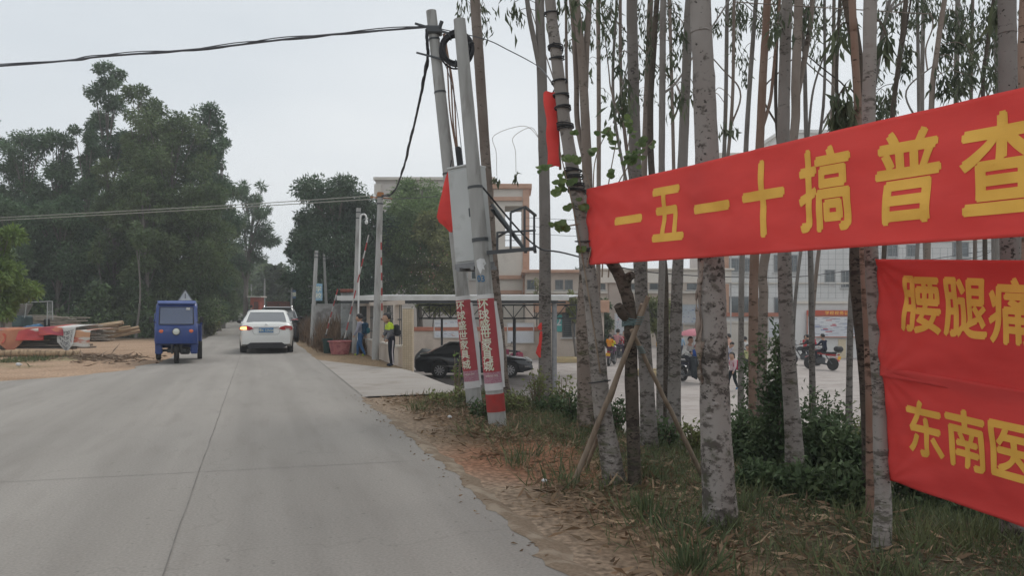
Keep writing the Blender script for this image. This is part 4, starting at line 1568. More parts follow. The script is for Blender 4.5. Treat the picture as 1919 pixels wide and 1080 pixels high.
dead_twig("dead drooping twig with a leaf bunch right of the leaning poles", 966, 245, 322, 13, 1012)
dead_twig("dead drooping twig with leaves left of the pale carport trunk", 930, 242, 330, 13.2, 1012)
dead_twig("leaf bunch hanging in the sky right of the blotched trunk, upper", 1361, 180, 230, 9, 1330)
dead_twig("leaf bunch hanging in the sky right of the blotched trunk, lower", 1373, 170, 236, 9.1, 1332)
# ------------------------------------------------------------------ broad trees, shrubs, grass, litter
def crown_tree(label, px, Y, top, wpx, m, n, L=.22, Wd=.085, zlo=.2, k=30, px_top=None, flat=.8, trunk_w=.16, power=.6, name="broadleaf_tree", bark=None, seed=0, shell=.35, blob=.52, base=None):
    n = int(n * (2.5 if L < .35 else 1.6))
    foot = base or on_ground(px, Y)
    h = W(px, top, Y).z - foot.z
    rx = wpx / 2 / F * Y
    rng = np.random.default_rng(abs(int(px * 31 + Y * 7 + seed)))
    dx = ((px_top or px) - px) / F * Y
    root = thing(name, label, "tree", foot)
    b = MB()
    tp = [Vector((dx * t * t + .12 * math.sin(5 * t + px), .1 * math.sin(4 * t), h * t * .93)) for t in [i / 10 for i in range(11)]]
    tp[0].z -= .2
    b.tube(tp, [trunk_w * (1 - .85 * i / 10) * (1.25 if i == 0 else 1) for i in range(11)], 9, wob=.05)
    b.build("trunk", bark or BK_forest, root)
    br = MB()
    C, D = [], []
    w8 = []
    for q in range(k):
        t = zlo + (1 - zlo) * ((q + rng.random()) / k)
        s = (t - zlo) / (1 - zlo)
        prof = rx * max(.12, math.sin(math.pi * min(1, .14 + .70 * s)) ** power)
        a = rng.random() * 6.283
        r = prof * (.25 + .6 * rng.random())
        br_ = rx * blob * (.55 + .6 * rng.random()) * (1 if s < .8 else .75)
        c = Vector((dx * t * t + r * math.cos(a), r * math.sin(a), min(h * t, h - br_ * flat * .8)))
        o = tp[min(10, int(t * 8))]
        br.tube([o, o.lerp(c, .55) + Vector((0, 0, .04 * h * (1 - t))), c], [trunk_w * .32 * (1 - .6 * t), trunk_w * .18, .015], 5)
        w8.append((c, br_))
    tot = sum(x[1] ** 2 for x in w8)
    for c, br_ in w8:
        kk = max(20, int(n * br_ ** 2 / tot))
        # each bunch is itself made of smaller uneven tufts
        P_, d_ = ball_points(9, rng, .55)
        tuft = rng.integers(0, 9, kk)
        q_, e_ = ball_points(kk, rng, .1)
        pos = P_[tuft] * br_ * .70 + q_ * br_ * .58
        pos[:, 2] *= flat
        C.append(pos + np.array(c))
        D.append(e_ * .8 + d_[tuft] * .5 + rng.normal(size=(kk, 3)) * .5 + np.array([0, 0, -.35]))
    br.build("branches", bark or BK_forest, root)
    C, D = np.concatenate(C), np.concatenate(D)
    nn = len(C)
    leaf_object("crown", C, D, L * rng.uniform(.6, 1.25, nn), Wd * rng.uniform(.6, 1.25, nn), m, root, rng=rng)
    return root


crown_tree("tall slender tree with the topmost airy crown above the left wood", 203, 52, 122, 82, LF_forest, 4200, zlo=.62, k=20, trunk_w=.2, blob=.5)
crown_tree("broad domed tree with the second highest top in the left wood", 264, 48, 164, 104, LF_forest2, 9000, zlo=.3, k=34, trunk_w=.22)
crown_tree("big full crowned tree in the middle of the left wood", 318, 47, 212, 150, LF_forest2, 12000, zlo=.16, k=44, power=.45)
crown_tree("dark dense tree with rounded shoulder at the wood's right skyline", 378, 49, 200, 116, LF_forest, 9500, zlo=.2, k=36, power=.45)
crown_tree("tree on the wood's right shoulder overhanging the roadside", 412, 54, 262, 72, LF_forest, 6000, zlo=.12, k=30, power=.4)
crown_tree("slim dark tree under the airy tall one in the left wood", 160, 50, 240, 66, LF_forest, 5500, zlo=.25, k=26)
crown_tree("round topped tree left of the slim dark one in the wood", 108, 51, 243, 112, LF_forest, 9000, zlo=.2, k=34)
crown_tree("wide dark tree at the far left of the wood", 42, 50, 240, 118, LF_forest, 9000, zlo=.2, k=34)
crown_tree("tree cut by the photo's left edge, slightly taller than its neighbour", -25, 51, 222, 80, LF_forest, 6000, zlo=.2, k=26)
crown_tree("tree filling the dip of the wood between slim and domed trees", 212, 49, 300, 96, LF_forest2, 8000, zlo=.1, k=30, power=.4)
crown_tree("olive tree with feathery low crown above the log pile", 270, 44.5, 330, 110, LF_forest2, 8500, zlo=.22, k=30, power=.4)
crown_tree("low spreading tree before the wood above the timber stacks", 110, 45, 370, 130, LF_forest, 8500, zlo=.22, k=30, power=.4)
crown_tree("dark low tree at the left of the wood behind the bright tree", 20, 44, 372, 130, LF_forest, 8000, zlo=.18, k=28, power=.4)
crown_tree("leafy tree hanging over the road behind the blue three-wheeler", 372, 46, 345, 112, LF_forest2, 8500, zlo=.14, k=32, power=.4)
crown_tree("tree at the bend between the wood and the airy roadside tree", 420, 60, 352, 56, LF_forest2, 5000, zlo=.06, k=26, power=.35)
crown_tree("airy tree with gaps showing sky at the wood's right end", 462, 66, 342, 92, LF_forest, 4200, L=.42, zlo=.38, k=22, px_top=478, trunk_w=.24, blob=.4)
crown_tree("low dark tree under the airy roadside tree", 440, 75, 455, 70, LF_forest2, 5000, L=.45, zlo=.05, k=24, power=.35)
crown_tree("far hazy tree closing the end of the road", 462, 120, 490, 70, LF_forest2, 5000, L=.8, Wd=.4, zlo=.02, k=24, power=.3)
crown_tree("far tree right of the road's end behind the white car", 500, 105, 500, 60, LF_forest2, 5000, L=.7, Wd=.35, zlo=.02, k=24, power=.3)
crown_tree("mid green tree over the red brick hut", 525, 82, 498, 60, LF_shrub, 5000, L=.5, Wd=.24, zlo=.05, k=24, power=.35)
crown_tree("far tree at the left foot of the road's end", 425, 110, 480, 60, LF_forest, 5000, L=.7, Wd=.35, zlo=.02, k=24, power=.3)
crown_tree("bright green young tree at the photo's left edge", 2, 27, 428, 124, LF_light, 3600, L=.20, Wd=.075, zlo=.33, k=15, blob=.46, trunk_w=.09)
# beyond the carport: dense dark fruit trees
crown_tree("largest dense dark tree with rounded crown right of the road", 628, 47, 336, 165, LF_mango, 15000, L=.24, Wd=.085, zlo=.14, k=50, power=.42, trunk_w=.28)
crown_tree("dark dense tree leaning out on the road side of the largest one", 574, 50, 392, 84, LF_mango, 8000, L=.24, Wd=.085, zlo=.12, k=32, power=.42, trunk_w=.22)
crown_tree("dense tree behind the children's pole joined to the largest one", 694, 48, 372, 110, LF_mango, 9000, L=.24, Wd=.085, zlo=.2, k=34, power=.4, trunk_w=.2)
crown_tree("greener dense tree between the children's pole and the grey cabinet", 788, 50, 334, 160, LF_mid, 12500, L=.23, Wd=.085, zlo=.36, k=38, power=.42, trunk_w=.22)
ol = crown_tree("olive tree dotted with small pink and cream blossom beside the cabinet", 815, 48, 405, 110, LF_olive, 7500, L=.22, Wd=.09, zlo=.36, k=30, power=.42, trunk_w=.12)
rng = np.random.default_rng(5)
b = MB()
for (m_, k) in ((0, 40), (1, 26)):
    for i in range(k):
        c = Vector((rng.normal() * .75, -1.1 - rng.random() * .4, rng.uniform(3.2, 6.4)))
        b.ell(c, (.03, .03, .036), 6, 4, m=m_)
b.build("blossom", [mat("blossom_cream", (.55, .50, .40), .8), mat("blossom_pink", (.55, .22, .20), .8)], ol)

# the unbroken wood standing behind the single trees
C, D = [], []
for i in range(26000):
    x = -95 + 90 * RNG.random()
    y = 60 + 14 * RNG.random() - .1 * x
    if x > road_edge(y) - 9:
        continue
    hmax = 10.5 + 2.2 * nz3(x, y, .12)
    C.append((x, y, zg(x, y) + hmax * RNG.random() ** .8))
    D.append(RNG.normal(size=3) + np.array([0, 0, -.4]))
tag(leaf_object("far_wood", C, D, RNG.uniform(.7, 1.3, len(C)), RNG.uniform(.35, .7, len(C)), LF_forest), kind="stuff")
C, D = [], []
for i in range(7000):                          # low growth along the foot of the wood
    x = -40 + 32 * RNG.random()
    y = 43 + 6 * RNG.random() ** 2 + 2 * nz3(x, 0, .4)
    if x > road_edge(y) - 5.0:
        continue
    C.append((x, y, zg(x, y) + (1.5 + 1.1 * nz3(x, y, .5)) * RNG.random()))
    D.append(RNG.normal(size=3) + np.array([0, 0, .1]))
tag(leaf_object("undergrowth", C, D, RNG.uniform(.25, .5, len(C)), RNG.uniform(.1, .22, len(C)), LF_forest2), kind="stuff")
# pale bare trunks at the front of the wood
for (px, top, w, Y, lab) in ((257, 470, 5, 42.5, "pale bare trunk standing in front of the wood beside the log pile"), (5, 500, 8, 30, "grey trunk at the left edge behind the tarpaulins"),
                             (189, 500, 3, 44, "thin dim trunk in the wood left of the log pile"), (130, 450, 3, 45, "thin dim trunk in the wood above the timber stacks")):
    crown_tree(lab, px, Y, top - 60, 30, LF_forest2, 260, L=.3, zlo=.75, k=5, trunk_w=w / 2 / F * Y, bark=mat("bark_grey_wood", (.17, .155, .14), .9))


def shrub(label, px, Y, w, h, m, n, L=.11, Wd=.05, sparse=False, tall=False, name="shrub", base=None):
    foot = base or on_ground(px, Y)
    r = w / 2 / F * Y
    rng = np.random.default_rng(int(px * 17 + Y * 91))
    root = thing(name, label, "shrub" if name == "shrub" else "weed", foot)
    b = MB()
    ends = []
    for i in range(11 if not sparse else 16):
        a, q = rng.random() * 6.28, rng.random() ** .6
        e = Vector((r * q * math.cos(a), r * q * .8 * math.sin(a), h * (1 - .45 * q * q) * rng.uniform(.5, 1.12)))
        o = Vector((e.x * .25, e.y * .25, -.05))
        b.tube([o, o.lerp(e, .5) + Vector((0, 0, .08 * h)), e], [.012, .008, .003], 4)
        ends.append((o, e))
    b.build("stems", BK_brown if not sparse else M_wood, root)
    C, D = [], []
    for i in range(n):
        o, e = ends[rng.integers(len(ends))]
        t = rng.random() ** (.55 if not tall else .9)
        p = np.array(o.lerp(e, .12 + .9 * t)) + rng.normal(size=3) * (r * .26 if not sparse else .05) * (.5 + .5 * t)
        C.append(p)
        D.append(rng.normal(size=3) * .7 + np.array([0, 0, .1]))
    C = np.array(C)
    C[:, 2] = np.maximum(C[:, 2], .02)
    leaf_object("foliage", C, D, L * rng.uniform(.6, 1.3, n), Wd * rng.uniform(.6, 1.3, n), m, root, rng=rng)
    return root


for (px, Y, w, top, m, n, L, lab) in (
        (1404, 11.6, 80, 742, LF_shrub, 1500, .1, "leafy shrub between the blotched giant and the ivy clad trunks"),
        (1452, 8.3, 66, 575, LF_shrub, 1700, .09, "tall ivy column climbing beside the ringed grey trunk"),
        (1420, 12.5, 70, 640, LF_shrub, 1300, .11, "tall leafy shrub growing left of the ringed grey trunk"),
        (1535, 11.5, 100, 738, LF_shrub, 2000, .1, "leafy shrub below the parked motorbike with top box"),
        (1592, 11.5, 110, 752, LF_olive, 1500, .09, "olive seeding shrub at the foot of the slender whitish trunk"),
        (1448, 8.4, 110, 800, LF_shrub, 2200, .1, "dark shrub mass left of the ringed trunk's foot"),
        (1530, 8.0, 130, 790, LF_shrub, 2600, .1, "dark shrub mass between ringed trunk and dark curved trunk"),
        (1600, 7.6, 110, 800, LF_shrub, 2200, .1, "dark shrub behind the tied banner trunk"),
        (1395, 9.2, 60, 790, LF_shrub, 1300, .1, "dark shrub just right of the blotched giant"),
        (1425, 6.9, 80, 880, LF_shrub, 1300, .09, "low shrub right of the blotched giant's foot"),
        (1500, 6.6, 110, 885, LF_shrub, 1800, .1, "low broad shrub with pale tips before the ringed trunk"),
        (1580, 6.4, 90, 890, LF_shrub, 1500, .1, "low shrub left of the tied banner trunk"),
        (1720, 7.8, 150, 850, LF_shrub, 2000, .11, "shrub hidden mostly behind the hanging banners"),
        (1850, 7.0, 150, 900, LF_shrub, 1800, .11, "shrub under the lower banner at the photo's right edge")):
    foot = on_ground(px, Y)
    shrub(lab, px, Y, w, W(px, top, Y).z - foot.z, m, int(n * 1.7), L * .76, L * .34, tall=(w < 75))
for (px, Y, w, top, m, n, lab) in (
        (1006, 12.9, 60, 692, LF_olive, 260, "straggly seeding weed around the pale carport trunk's foot"),
        (1050, 12.4, 60, 700, LF_olive, 300, "straggly weed between the pale carport trunk and forked trunk"),
        (1075, 11.0, 50, 735, LF_shrub, 500, "small leafy weed clump left of the forked trunk's foot"),
        (1035, 12.0, 60, 745, LF_shrub, 500, "low leafy weed clump in front of the carport trunk"),
        (866, 12.9, 44, 722, LF_olive, 260, "dry weed clump at the farther pole's foot"),
        (822, 13.0, 44, 742, LF_olive, 240, "low dry weed clump on the verge corner by the side road"),
        (905, 11.5, 40, 750, LF_shrub, 330, "green weed clump between the two leaning poles"),
        (962, 12.2, 50, 735, LF_olive, 300, "dry weed clump right of the near leaning pole"),
        (1128, 10.6, 50, 755, LF_shrub, 420, "weed clump behind the tied pale trunk"),
        (1152, 10.4, 56, 742, LF_shrub, 420, "leafy weed behind the pale wooden prop"),
        (1240, 9.4, 70, 780, LF_shrub, 520, "weed clump between the moss footed and spotted trunks"),
        (1300, 9.6, 60, 790, LF_olive, 420, "weed clump left of the blotched giant, yard behind"),
        (1660, 11, 60, 740, LF_olive, 300, "weed glimpsed behind the tied banner trunk"),
        (857, 13.2, 22, 655, LF_light, 60, "single bright leafy shoot beside the smaller red poster")):
    foot = on_ground(px, Y)
    shrub(lab, px, Y, w, W(px, top, Y).z - foot.z, m, n, .075, .034, sparse=True, name="weed_clump")
shrub("green bush at the wood's edge behind the timber stacks", 185, 43, 66, 2.6, LF_forest2, 2200, .3, .13)
shrub("rounded bright bush left of the log pile", 160, 43.5, 50, 1.5, LF_shrub, 1200, .25, .1)
shrub("bush at the wood's foot right of the log pile", 296, 44, 60, 2.0, LF_forest2, 1500, .3, .12)
shrub("grassy bush on the road's left edge behind the blue three-wheeler", 392, 47, 40, 1.6, LF_olive, 1400, .3, .08)

# grass, leaf litter, dry weeds: nobody could count these
Mgrass = mat("grass_blade", (.075, .105, .045), .7, c2=(.13, .145, .065), scale=1.4, island=.4, trans=.2)
Mstraw = mat("dry_leaf", (.26, .185, .115), .85, c2=(.16, .10, .06), scale=2, island=.4, trans=.1)
Mdry = mat("dry_weed", (.195, .128, .08), .9, c2=(.125, .083, .055), scale=.7, island=.35, trans=.15)


def scatter(n, ymin, ymax, umin, umax, dens, rng):
    out = []
    while len(out) < n:
        y = ymin + (ymax - ymin) * rng.random() ** 1.3
        u = umin + (umax - umin) * rng.random()
        x = road_edge(y) + u / .953
        if paved(x, y) or rng.random() > dens(u, y, x):
            continue
        b = (.035 * nz3(x, y, 1.3) + .018 * nz3(x, y, 5)) * sst(.1, .8, u) if -8 < x < 12 else 0
        out.append((x, y, zg(x, y) + b - .015))
    return np.array(out)


rng = np.random.default_rng(21)
P_ = scatter(48000, 2.2, 14.5, .35, 6.5, lambda u, y, x: sst(.5, 1.9, u + .35 * (1 - sst(4.5, 8, y)) + .8 * nz3(x, y, 1.1)) * (.25 + .75 * sst(-.15, .35, nz3(x, y, 1.7, 3) + .25 * (u > 1.6))), rng)
k = len(P_)
D = rng.normal(size=(k, 3)) * .55 + np.array([0, 0, .9])
# denser tufts, most of them round the trunks' feet
Q, QD = [], []
feet = [o.location for o in COL.objects if o.parent is None and o.name.startswith(("eucalyptus", "propped", "utility"))]
for i in range(190):
    if i < 90:
        f_ = feet[rng.integers(len(feet))]
        cx_, cy_ = f_[0] + rng.normal() * .28, f_[1] - abs(rng.normal()) * .25
    else:
        cy_ = 2.6 + 11 * rng.random() ** 1.3
        cx_ = road_edge(cy_) + (.55 + 5 * rng.random()) / .953
    if paved(cx_, cy_) or uu(cx_, cy_) < .4 or cy_ > 14.5:
        continue
    kk = int(rng.integers(25, 80))
    sp_ = rng.uniform(.05, .16)
    px_, py_ = cx_ + rng.normal(size=kk) * sp_, cy_ + rng.normal(size=kk) * sp_
    for a_, b_ in zip(px_, py_):
        Q.append((a_, b_, zg(a_, b_) - .01))
    QD.append(np.stack([px_ - cx_, py_ - cy_, np.zeros(kk)], 1) * 3.0 + rng.normal(size=(kk, 3)) * .3 + np.array([0, 0, 1.0]))
kq = len(Q)
P_, D = np.concatenate([P_, np.array(Q)]), np.concatenate([D, np.concatenate(QD)])
gl, gw = np.concatenate([rng.uniform(.04, .20, k), rng.uniform(.08, .27, kq)]), np.concatenate([rng.uniform(.004, .011, k), rng.uniform(.006, .013, kq)])
tag(leaf_object("grass", P_, D, gl, gw, Mgrass, fold=.05, rng=rng), kind="stuff")
P_ = scatter(24000, 2.2, 15, .12, 5.5, lambda u, y, x: sst(.1, .9, u + .5 * nz3(x, y, 1.3)) * (.3 + .7 * sst(-.2, .3, nz3(x, y, 1.5, 8))), rng)
k = len(P_)
P_[:, 2] += rng.uniform(.01, .05, k)
D = rng.normal(size=(k, 3)) * np.array([1, 1, .22])
Q = []
for i in range(60):                            # drifts of larger curled leaves and bark
    cy_ = 3.2 + 10 * rng.random()
    cx_ = road_edge(cy_) + (.45 + 2.2 * rng.random()) / .953
    for j in range(34):
        a_, b_ = cx_ + rng.normal() * .24, cy_ + rng.normal() * .2
        if not paved(a_, b_):
            Q.append((a_, b_, zg(a_, b_) + .02 + .03 * rng.random()))
for i in range(120):                           # blown on to the edge of the concrete
    b_ = 2.6 + 11 * rng.random()
    a_ = road_edge(b_) - abs(rng.normal()) * .13
    Q.append((a_, b_, zg(a_, b_) + .024))
kq = len(Q)
P_, D = np.concatenate([P_, np.array(Q)]), np.concatenate([D, rng.normal(size=(kq, 3)) * np.array([1, 1, .35])])
D[-120:, 2] *= .1
gl, gw = np.concatenate([rng.uniform(.03, .12, k), rng.uniform(.07, .2, kq)]), np.concatenate([rng.uniform(.006, .020, k), rng.uniform(.014, .035, kq)])
gl[-120:] *= .3
gw[-120:] *= .5
tag(leaf_object("leaf_litter", P_, D, gl, gw, Mstraw, rng=rng), kind="stuff")
P_ = scatter(21000, 24, 52, .25, 3.3, lambda u, y, x: sst(.2, .9, u + .5 * nz3(x, y, .8)) * sst(27.3, 28.3, y), rng)
k = len(P_)
hh = (.5 + 1.2 * rng.random(k) ** 1.5) * np.array([.35 + .65 * sst(27, 29, p[1]) for p in P_]) * (.75 + .5 * np.array([nz3(p[0], p[1], .6) for p in P_])) * np.array([.55 + .45 * sst(.3, 1.0, uu(p[0], p[1])) for p in P_])
D = rng.normal(size=(k, 3)) * .22 + np.array([0, 0, 1.0])
tag(leaf_object("dry_weeds", P_, D, hh, rng.uniform(.025, .06, k), Mdry, fold=.05, rng=rng), kind="stuff")
P_ = [gp(-60 + 215 * rng.random(), 664 + 30 * rng.random()) for i in range(6000)]
P_ = np.array([p for p in P_ if nz3(p.x, p.y, .9) > -.25 + .09 * abs(p.y - 23.2) + .55 * sst(-14.2, -12.6, p.x) + .3 * rng.random()])
k = len(P_)
tag(leaf_object("short_grass", P_, rng.normal(size=(k, 3)) * .5 + np.array([0, 0, 1.]), rng.uniform(.06, .16, k), rng.uniform(.015, .03, k), Mgrass, fold=.05, rng=rng), kind="stuff")
for (px, py, s_, lab) in ((843, 786, .06, "crumpled white paper scrap lying before the near pole"), (1020, 913, .045, "small white paper scrap in the litter below the pale prop"), (35, 688, .14, "flat white scrap lying on the tan dirt at left")):
    if s_:
        p = gp(px, py)
        t = thing("paper_scrap", lab, "litter", (p.x, p.y, zg(p.x, p.y) + .06))
        b = MB()
        b.ell((0, 0, 0), (s_ * .5, s_ * .4, s_ * .3), 9, 6, fn=lambda q: q * (1 + .45 * noise.noise(q * 2.3 + Vector((px, 0, 0)))))
        b.build("paper", M_paper, t, smooth=0)
# ------------------------------------------------------------------ vehicles
def interp(tab, y):
    if y <= tab[0][0]:
        return tab[0][1]
    for (a, b), (c, d) in zip(tab, tab[1:]):
        if y <= c:
            t = (y - a) / (c - a)
            t = t * t * (3 - 2 * t) * .5 + t * .5
            return b + (d - b) * t
    return tab[-1][1]


def wheel(parent, c, R, w, side, name="wheel", spokes=5, inner=.62):
    o = thing(name, None, None, c)
    o.parent = parent
    b = MB()
    M = Matrix.Rotation(rad(90), 4, 'Y')
    b.lathe([(R * inner, -w * .42), (R * .9, -w * .5), (R * .985, -w * .36), (R, 0), (R * .985, w * .36), (R * .9, w * .5), (R * inner, w * .42)], 28, M)
    b.build("tyre", M_rubber, o)
    b = MB()
    b.lathe([(R * .64, w * .38 * side), (R * .60, w * .44 * side), (R * .52, w * .30 * side), (R * .2, w * .22 * side)], 24, M, cap=False)
    b.lathe([(R * .16, w * .2 * side), (R * .15, w * .40 * side), (R * .04, w * .43 * side)], 14, M)
    for k in range(spokes * 2):
        a = math.pi * k / spokes
        q0 = Vector((w * .37 * side, math.cos(a) * R * .12, math.sin(a) * R * .12))
        q1 = Vector((w * .37 * side, math.cos(a) * R * .6, math.sin(a) * R * .6))
        b.bar(q0, q1, .028, .045, roll=0)
    b.build("rim", mat("alloy", (.42, .42, .43), .35, metal=.7), o)
    return o


def car(name, label, loc, rz, L, Wd, Ht, belt, roof, wheels, paint, sill=.22, ends=(.40, .38), R=.31, glassM=None, curve=8, tuck=.12, kindrear="sedan"):
    """belt: height of bonnet, shoulder and boot along y; roof: greenhouse (y0 belt rear, y1 roof rear, y2 roof front, y3 belt front)"""
    t = thing(name, label, "car", loc, rz)
    rgs = []
    n = 64
    for i in range(n + 1):
        s = -1 + 2 * i / n
        s = math.copysign(1 - (1 - abs(s)) ** 1.25, s)
        y = s * L / 2
        hw = Wd / 2 * (1 - tuck * abs(s) ** curve - .03 * abs(s) ** 2)
        top = interp(belt, y)
        e = max(0, abs(s) - .93) / .07
        top -= .10 * e ** 2 * (1 if kindrear == "sedan" or s > 0 else .3)
        bot = sill + (ends[0] - sill) * (max(0, -s - .72) / .28) ** 1.0 * .8 if s < 0 else sill + (ends[1] - sill) * (max(0, s - .78) / .22) * .7
        arch = 0
        for yw in wheels:
            dy = abs(y - yw)
            RR = R * 1.2
            if dy < RR:
                arch = max(arch, R + math.sqrt(RR * RR - dy * dy) * .98)
        zb = max(bot, arch)
        zmid = max(zb + .02, .66 * top)
        zlow = max(zb + .01, min(.5 * top, zmid - .02))
        half = [(0, top + .012), (.5 * hw, top + .008), (.84 * hw, top - .012), (.945 * hw, top - .05), (.985 * hw, top - .12), (1.0 * hw, max(zmid, zb + .04)), (.995 * hw, max(zlow, zb + .02)), (.965 * hw, zb), (.80 * hw, zb + .0), (0, zb)]
        rgs.append([Vector((x, y, z)) for x, z in half] + [Vector((-x, y, z)) for x, z in half[-2:0:-1]])
    b = MB()
    b.loft(rgs)
    body = recalc(b.build("body", paint, t, smooth=42))
    # dark underside and wheel wells
    b = MB()
    b.box((0, 0, sill + .16), (Wd * .74, L * .86, .34), ch=.05)
    for yw in wheels:
        b.box((0, yw, R + .12), (Wd * .86, R * 2.1, R * 1.3), ch=.05)
    b.build("underbody", M_black, t)
    # greenhouse
    y0, y1, y2, y3 = roof
    zb0, zb3 = interp(belt, y0) - .02, interp(belt, y3) - .02
    hw0 = Wd / 2 * .94
    hw1 = Wd / 2 * .74
    lo = [Vector((0, y0, zb0)), Vector((hw0 * .80, y0 + .03, zb0)), Vector((hw0, y0 + .22, zb0)), Vector((hw0 * 1.0, (y0 + y3) / 2, (zb0 + zb3) / 2 + .0)), Vector((hw0, y3 - .35, zb3)), Vector((hw0 * .78, y3 - .04, zb3)), Vector((0, y3, zb3))]
    zt = Ht - .05
    hi = [Vector((0, y1, zt)), Vector((hw1 * .84, y1 + .03, zt)), Vector((hw1, y1 + .16, zt - .02)), Vector((hw1 * 1.02, (y1 + y2) / 2, zt)), Vector((hw1, y2 - .18, zt - .02)), Vector((hw1 * .84, y2 - .03, zt)), Vector((0, y2, zt))]
    mir = lambda r: r + [Vector((-p.x, p.y, p.z)) for p in r[-2:0:-1]]
    midr = [a.lerp(c_, .55) + Vector(((c_.x - a.x) * -.10, 0, 0)) for a, c_ in zip(lo, hi)]
    tp = [Vector((p.x * .88, (p.y - (y1 + y2) / 2) * .93 + (y1 + y2) / 2, Ht - .012)) for p in hi]
    tp2 = [Vector((p.x * .5, (p.y - (y1 + y2) / 2) * .6 + (y1 + y2) / 2, Ht)) for p in hi]
    b = MB()
    b.loft([mir(lo), mir(midr), mir(hi), mir(tp), mir(tp2)])
    cabn = recalc(b.build("roof", paint, t, smooth=42))
    g = glassM or M_glass

    def pane(nm, i0, i1, u0, u1, v0, v1, ex, parent=t, m=g):
        """a pane lying on the greenhouse between ring points i0..i1, 4 mm proud"""
        def P(u, v):
            def at(r):
                f = i0 + (i1 - i0) * u
                k = int(min(max(math.floor(f), 0), 5)) if f >= 0 else 0
                return r[k].lerp(r[k + 1], f - k)
            lo_, mi_, h_ = at(lo), at(midr), at(hi)
            return lo_.lerp(mi_, v / .55) if v < .55 else mi_.lerp(h_, (v - .55) / .45)
        objs = []
        bb = MB()
        nn = Vector(ex)
        bb.sheet(lambda a, c_: P(u0 + (u1 - u0) * a, v0 + (v1 - v0) * c_) + nn, 8, 6)
        return bb

    def both(nm, *a, m=g):
        bb = pane(nm, *a)
        vs = [Vector(p) for p in bb.v]
        bb.add([Vector((-p.x, p.y, p.z)) for p in vs], [f[::-1] for f in bb.f])
        return recalc(bb.build(nm, m, t, smooth=60))
    both("rear_window", 0, 1.0, 0.0, .98, .07, .92, (0, -.006, .004))
    both("windscreen", 5.0, 6.0, .02, 1.0, .07, .92, (0, .006, .004))
    for (u0, u1) in ((1.62, 2.92), (3.06, 4.5)):
        for sd in (1, -1):
            bb = pane("side_window", u0, u1, 0, 1, .08, .86, (.006, 0, .002))
            if sd < 0:
                bb.v = [(-p[0], p[1], p[2]) for p in bb.v]
                bb.f = [f[::-1] for f in bb.f]
            recalc(bb.build("side_window", g, t, smooth=60))
    for yw in wheels:
        for sd in (-1, 1):
            wheel(t, (sd * (Wd / 2 - .115), yw, R), R, .2, sd)
    for sd in (-1, 1):
        b = MB()
        ym = y3 - .62
        b.ell((sd * (Wd / 2 + .10), ym, interp(belt, ym) + .07), (.105, .06, .065), 12, 8)
        b.bar((sd * (Wd / 2 - .06), ym + .02, interp(belt, ym) + .02), (sd * (Wd / 2 + .06), ym, interp(belt, ym) + .05), .04)
        b.build("mirror", M_black, t)
    # door seams and handles
    hs_ = []
    for sd in (-1, 1):
        for yc in ((y0 + y3) / 2 - .52, (y0 + y3) / 2 + .48):
            b = MB()
            b.box((sd * (Wd / 2 * .992), yc, interp(belt, yc) - .17), (.03, .2, .028), ch=.008)
            b.build("door_handle", paint, t)
    return t


def panel_on(b, poly, y, th, m=0):
    """flat-backed piece standing on the rear or front of a car: polygon in x,z at depth y"""
    vs = [Vector((x, y + (dy if len(q) > 2 else 0), z)) for q in poly for (x, z, dy) in [(q[0], q[1], q[2] if len(q) > 2 else 0)]]
    n = len(vs)
    vs2 = [p + Vector((0, th, 0)) for p in vs]
    b.add(vs + vs2, [tuple(range(n)), tuple(range(n, 2 * n))[::-1]] + [(j, n + j, n + (j + 1) % n, (j + 1) % n) for j in range(n)], m)


M_carwhite = mat("car_white", (.66, .66, .63), .3, spec=.5, coat=.5)
M_carblack = mat("car_black", (.012, .014, .018), .22, spec=.5, coat=.6)
M_tail = mat("tail_red", (.42, .02, .025), .2, spec=.6, coat=.5)
M_taildark = mat("tail_dark_red", (.20, .012, .015), .2, spec=.6, coat=.5)
M_lampwarm = mat("lit_lamp", (1.0, .50, .16), .3, emit=2.6)
M_plate = mat("plate_blue", (.05, .20, .42), .5)

# white saloon
WL = 4.55
belt = [(-2.28, .94), (-2.05, 1.045), (-1.55, 1.075), (-.9, 1.02), (.5, .98), (1.0, .95), (1.9, .80), (2.28, .64)]
c_ = gp(499, 664)
hd = rad(15.6)
wc = car("saloon_car", "white saloon car seen from behind with its left tail lamp lit", (c_.x - 2.2 * math.sin(hd), c_.y + 2.2 * math.cos(hd), 0), hd, WL, 1.76, 1.47, belt, (-1.92, -1.02, .35, 1.2), (-1.33, 1.35), M_carwhite, ends=(.36, .3), curve=7, tuck=.10)
yr = -2.275
b = MB()
panel_on(b, [(.40, .845, -.01), (.52, .80, -.01), (.83, .80, .06), (.845, .86, .06), (.80, .925, .05), (.60, .945, .0), (.46, .90, -.01)], yr - .012, .10)
b.build("tail_lamp", M_tail, wc)
b = MB()
panel_on(b, [(-.40, .845, -.01), (-.46, .90, -.01), (-.60, .945, .0), (-.80, .925, .05), (-.845, .86, .06), (-.83, .80, .06), (-.52, .80, -.01)], yr - .012, .10)
tl = b.build("tail_lamp", M_tail, wc)
b = MB()
panel_on(b, [(-.62, .825, 0), (-.62, .915, 0), (-.80, .90, .045), (-.82, .85, .05), (-.80, .82, .05)], yr - .025, .03)
b.build("lit_bulb", M_lampwarm, tl)
b = MB()
panel_on(b, [(.60, .83, 0), (.80, .83, .05), (.81, .865, .05), (.60, .89, 0)], yr - .02, .03)
b.build("clear_lens", mat("lens_pale", (.40, .20, .19), .2, coat=.5), wc)
b = MB()
panel_on(b, [(-.40, .875), (.40, .875), (.40, .91), (-.40, .91)], yr - .02, .05)
b.build("chrome_strip", M_chrome, wc)
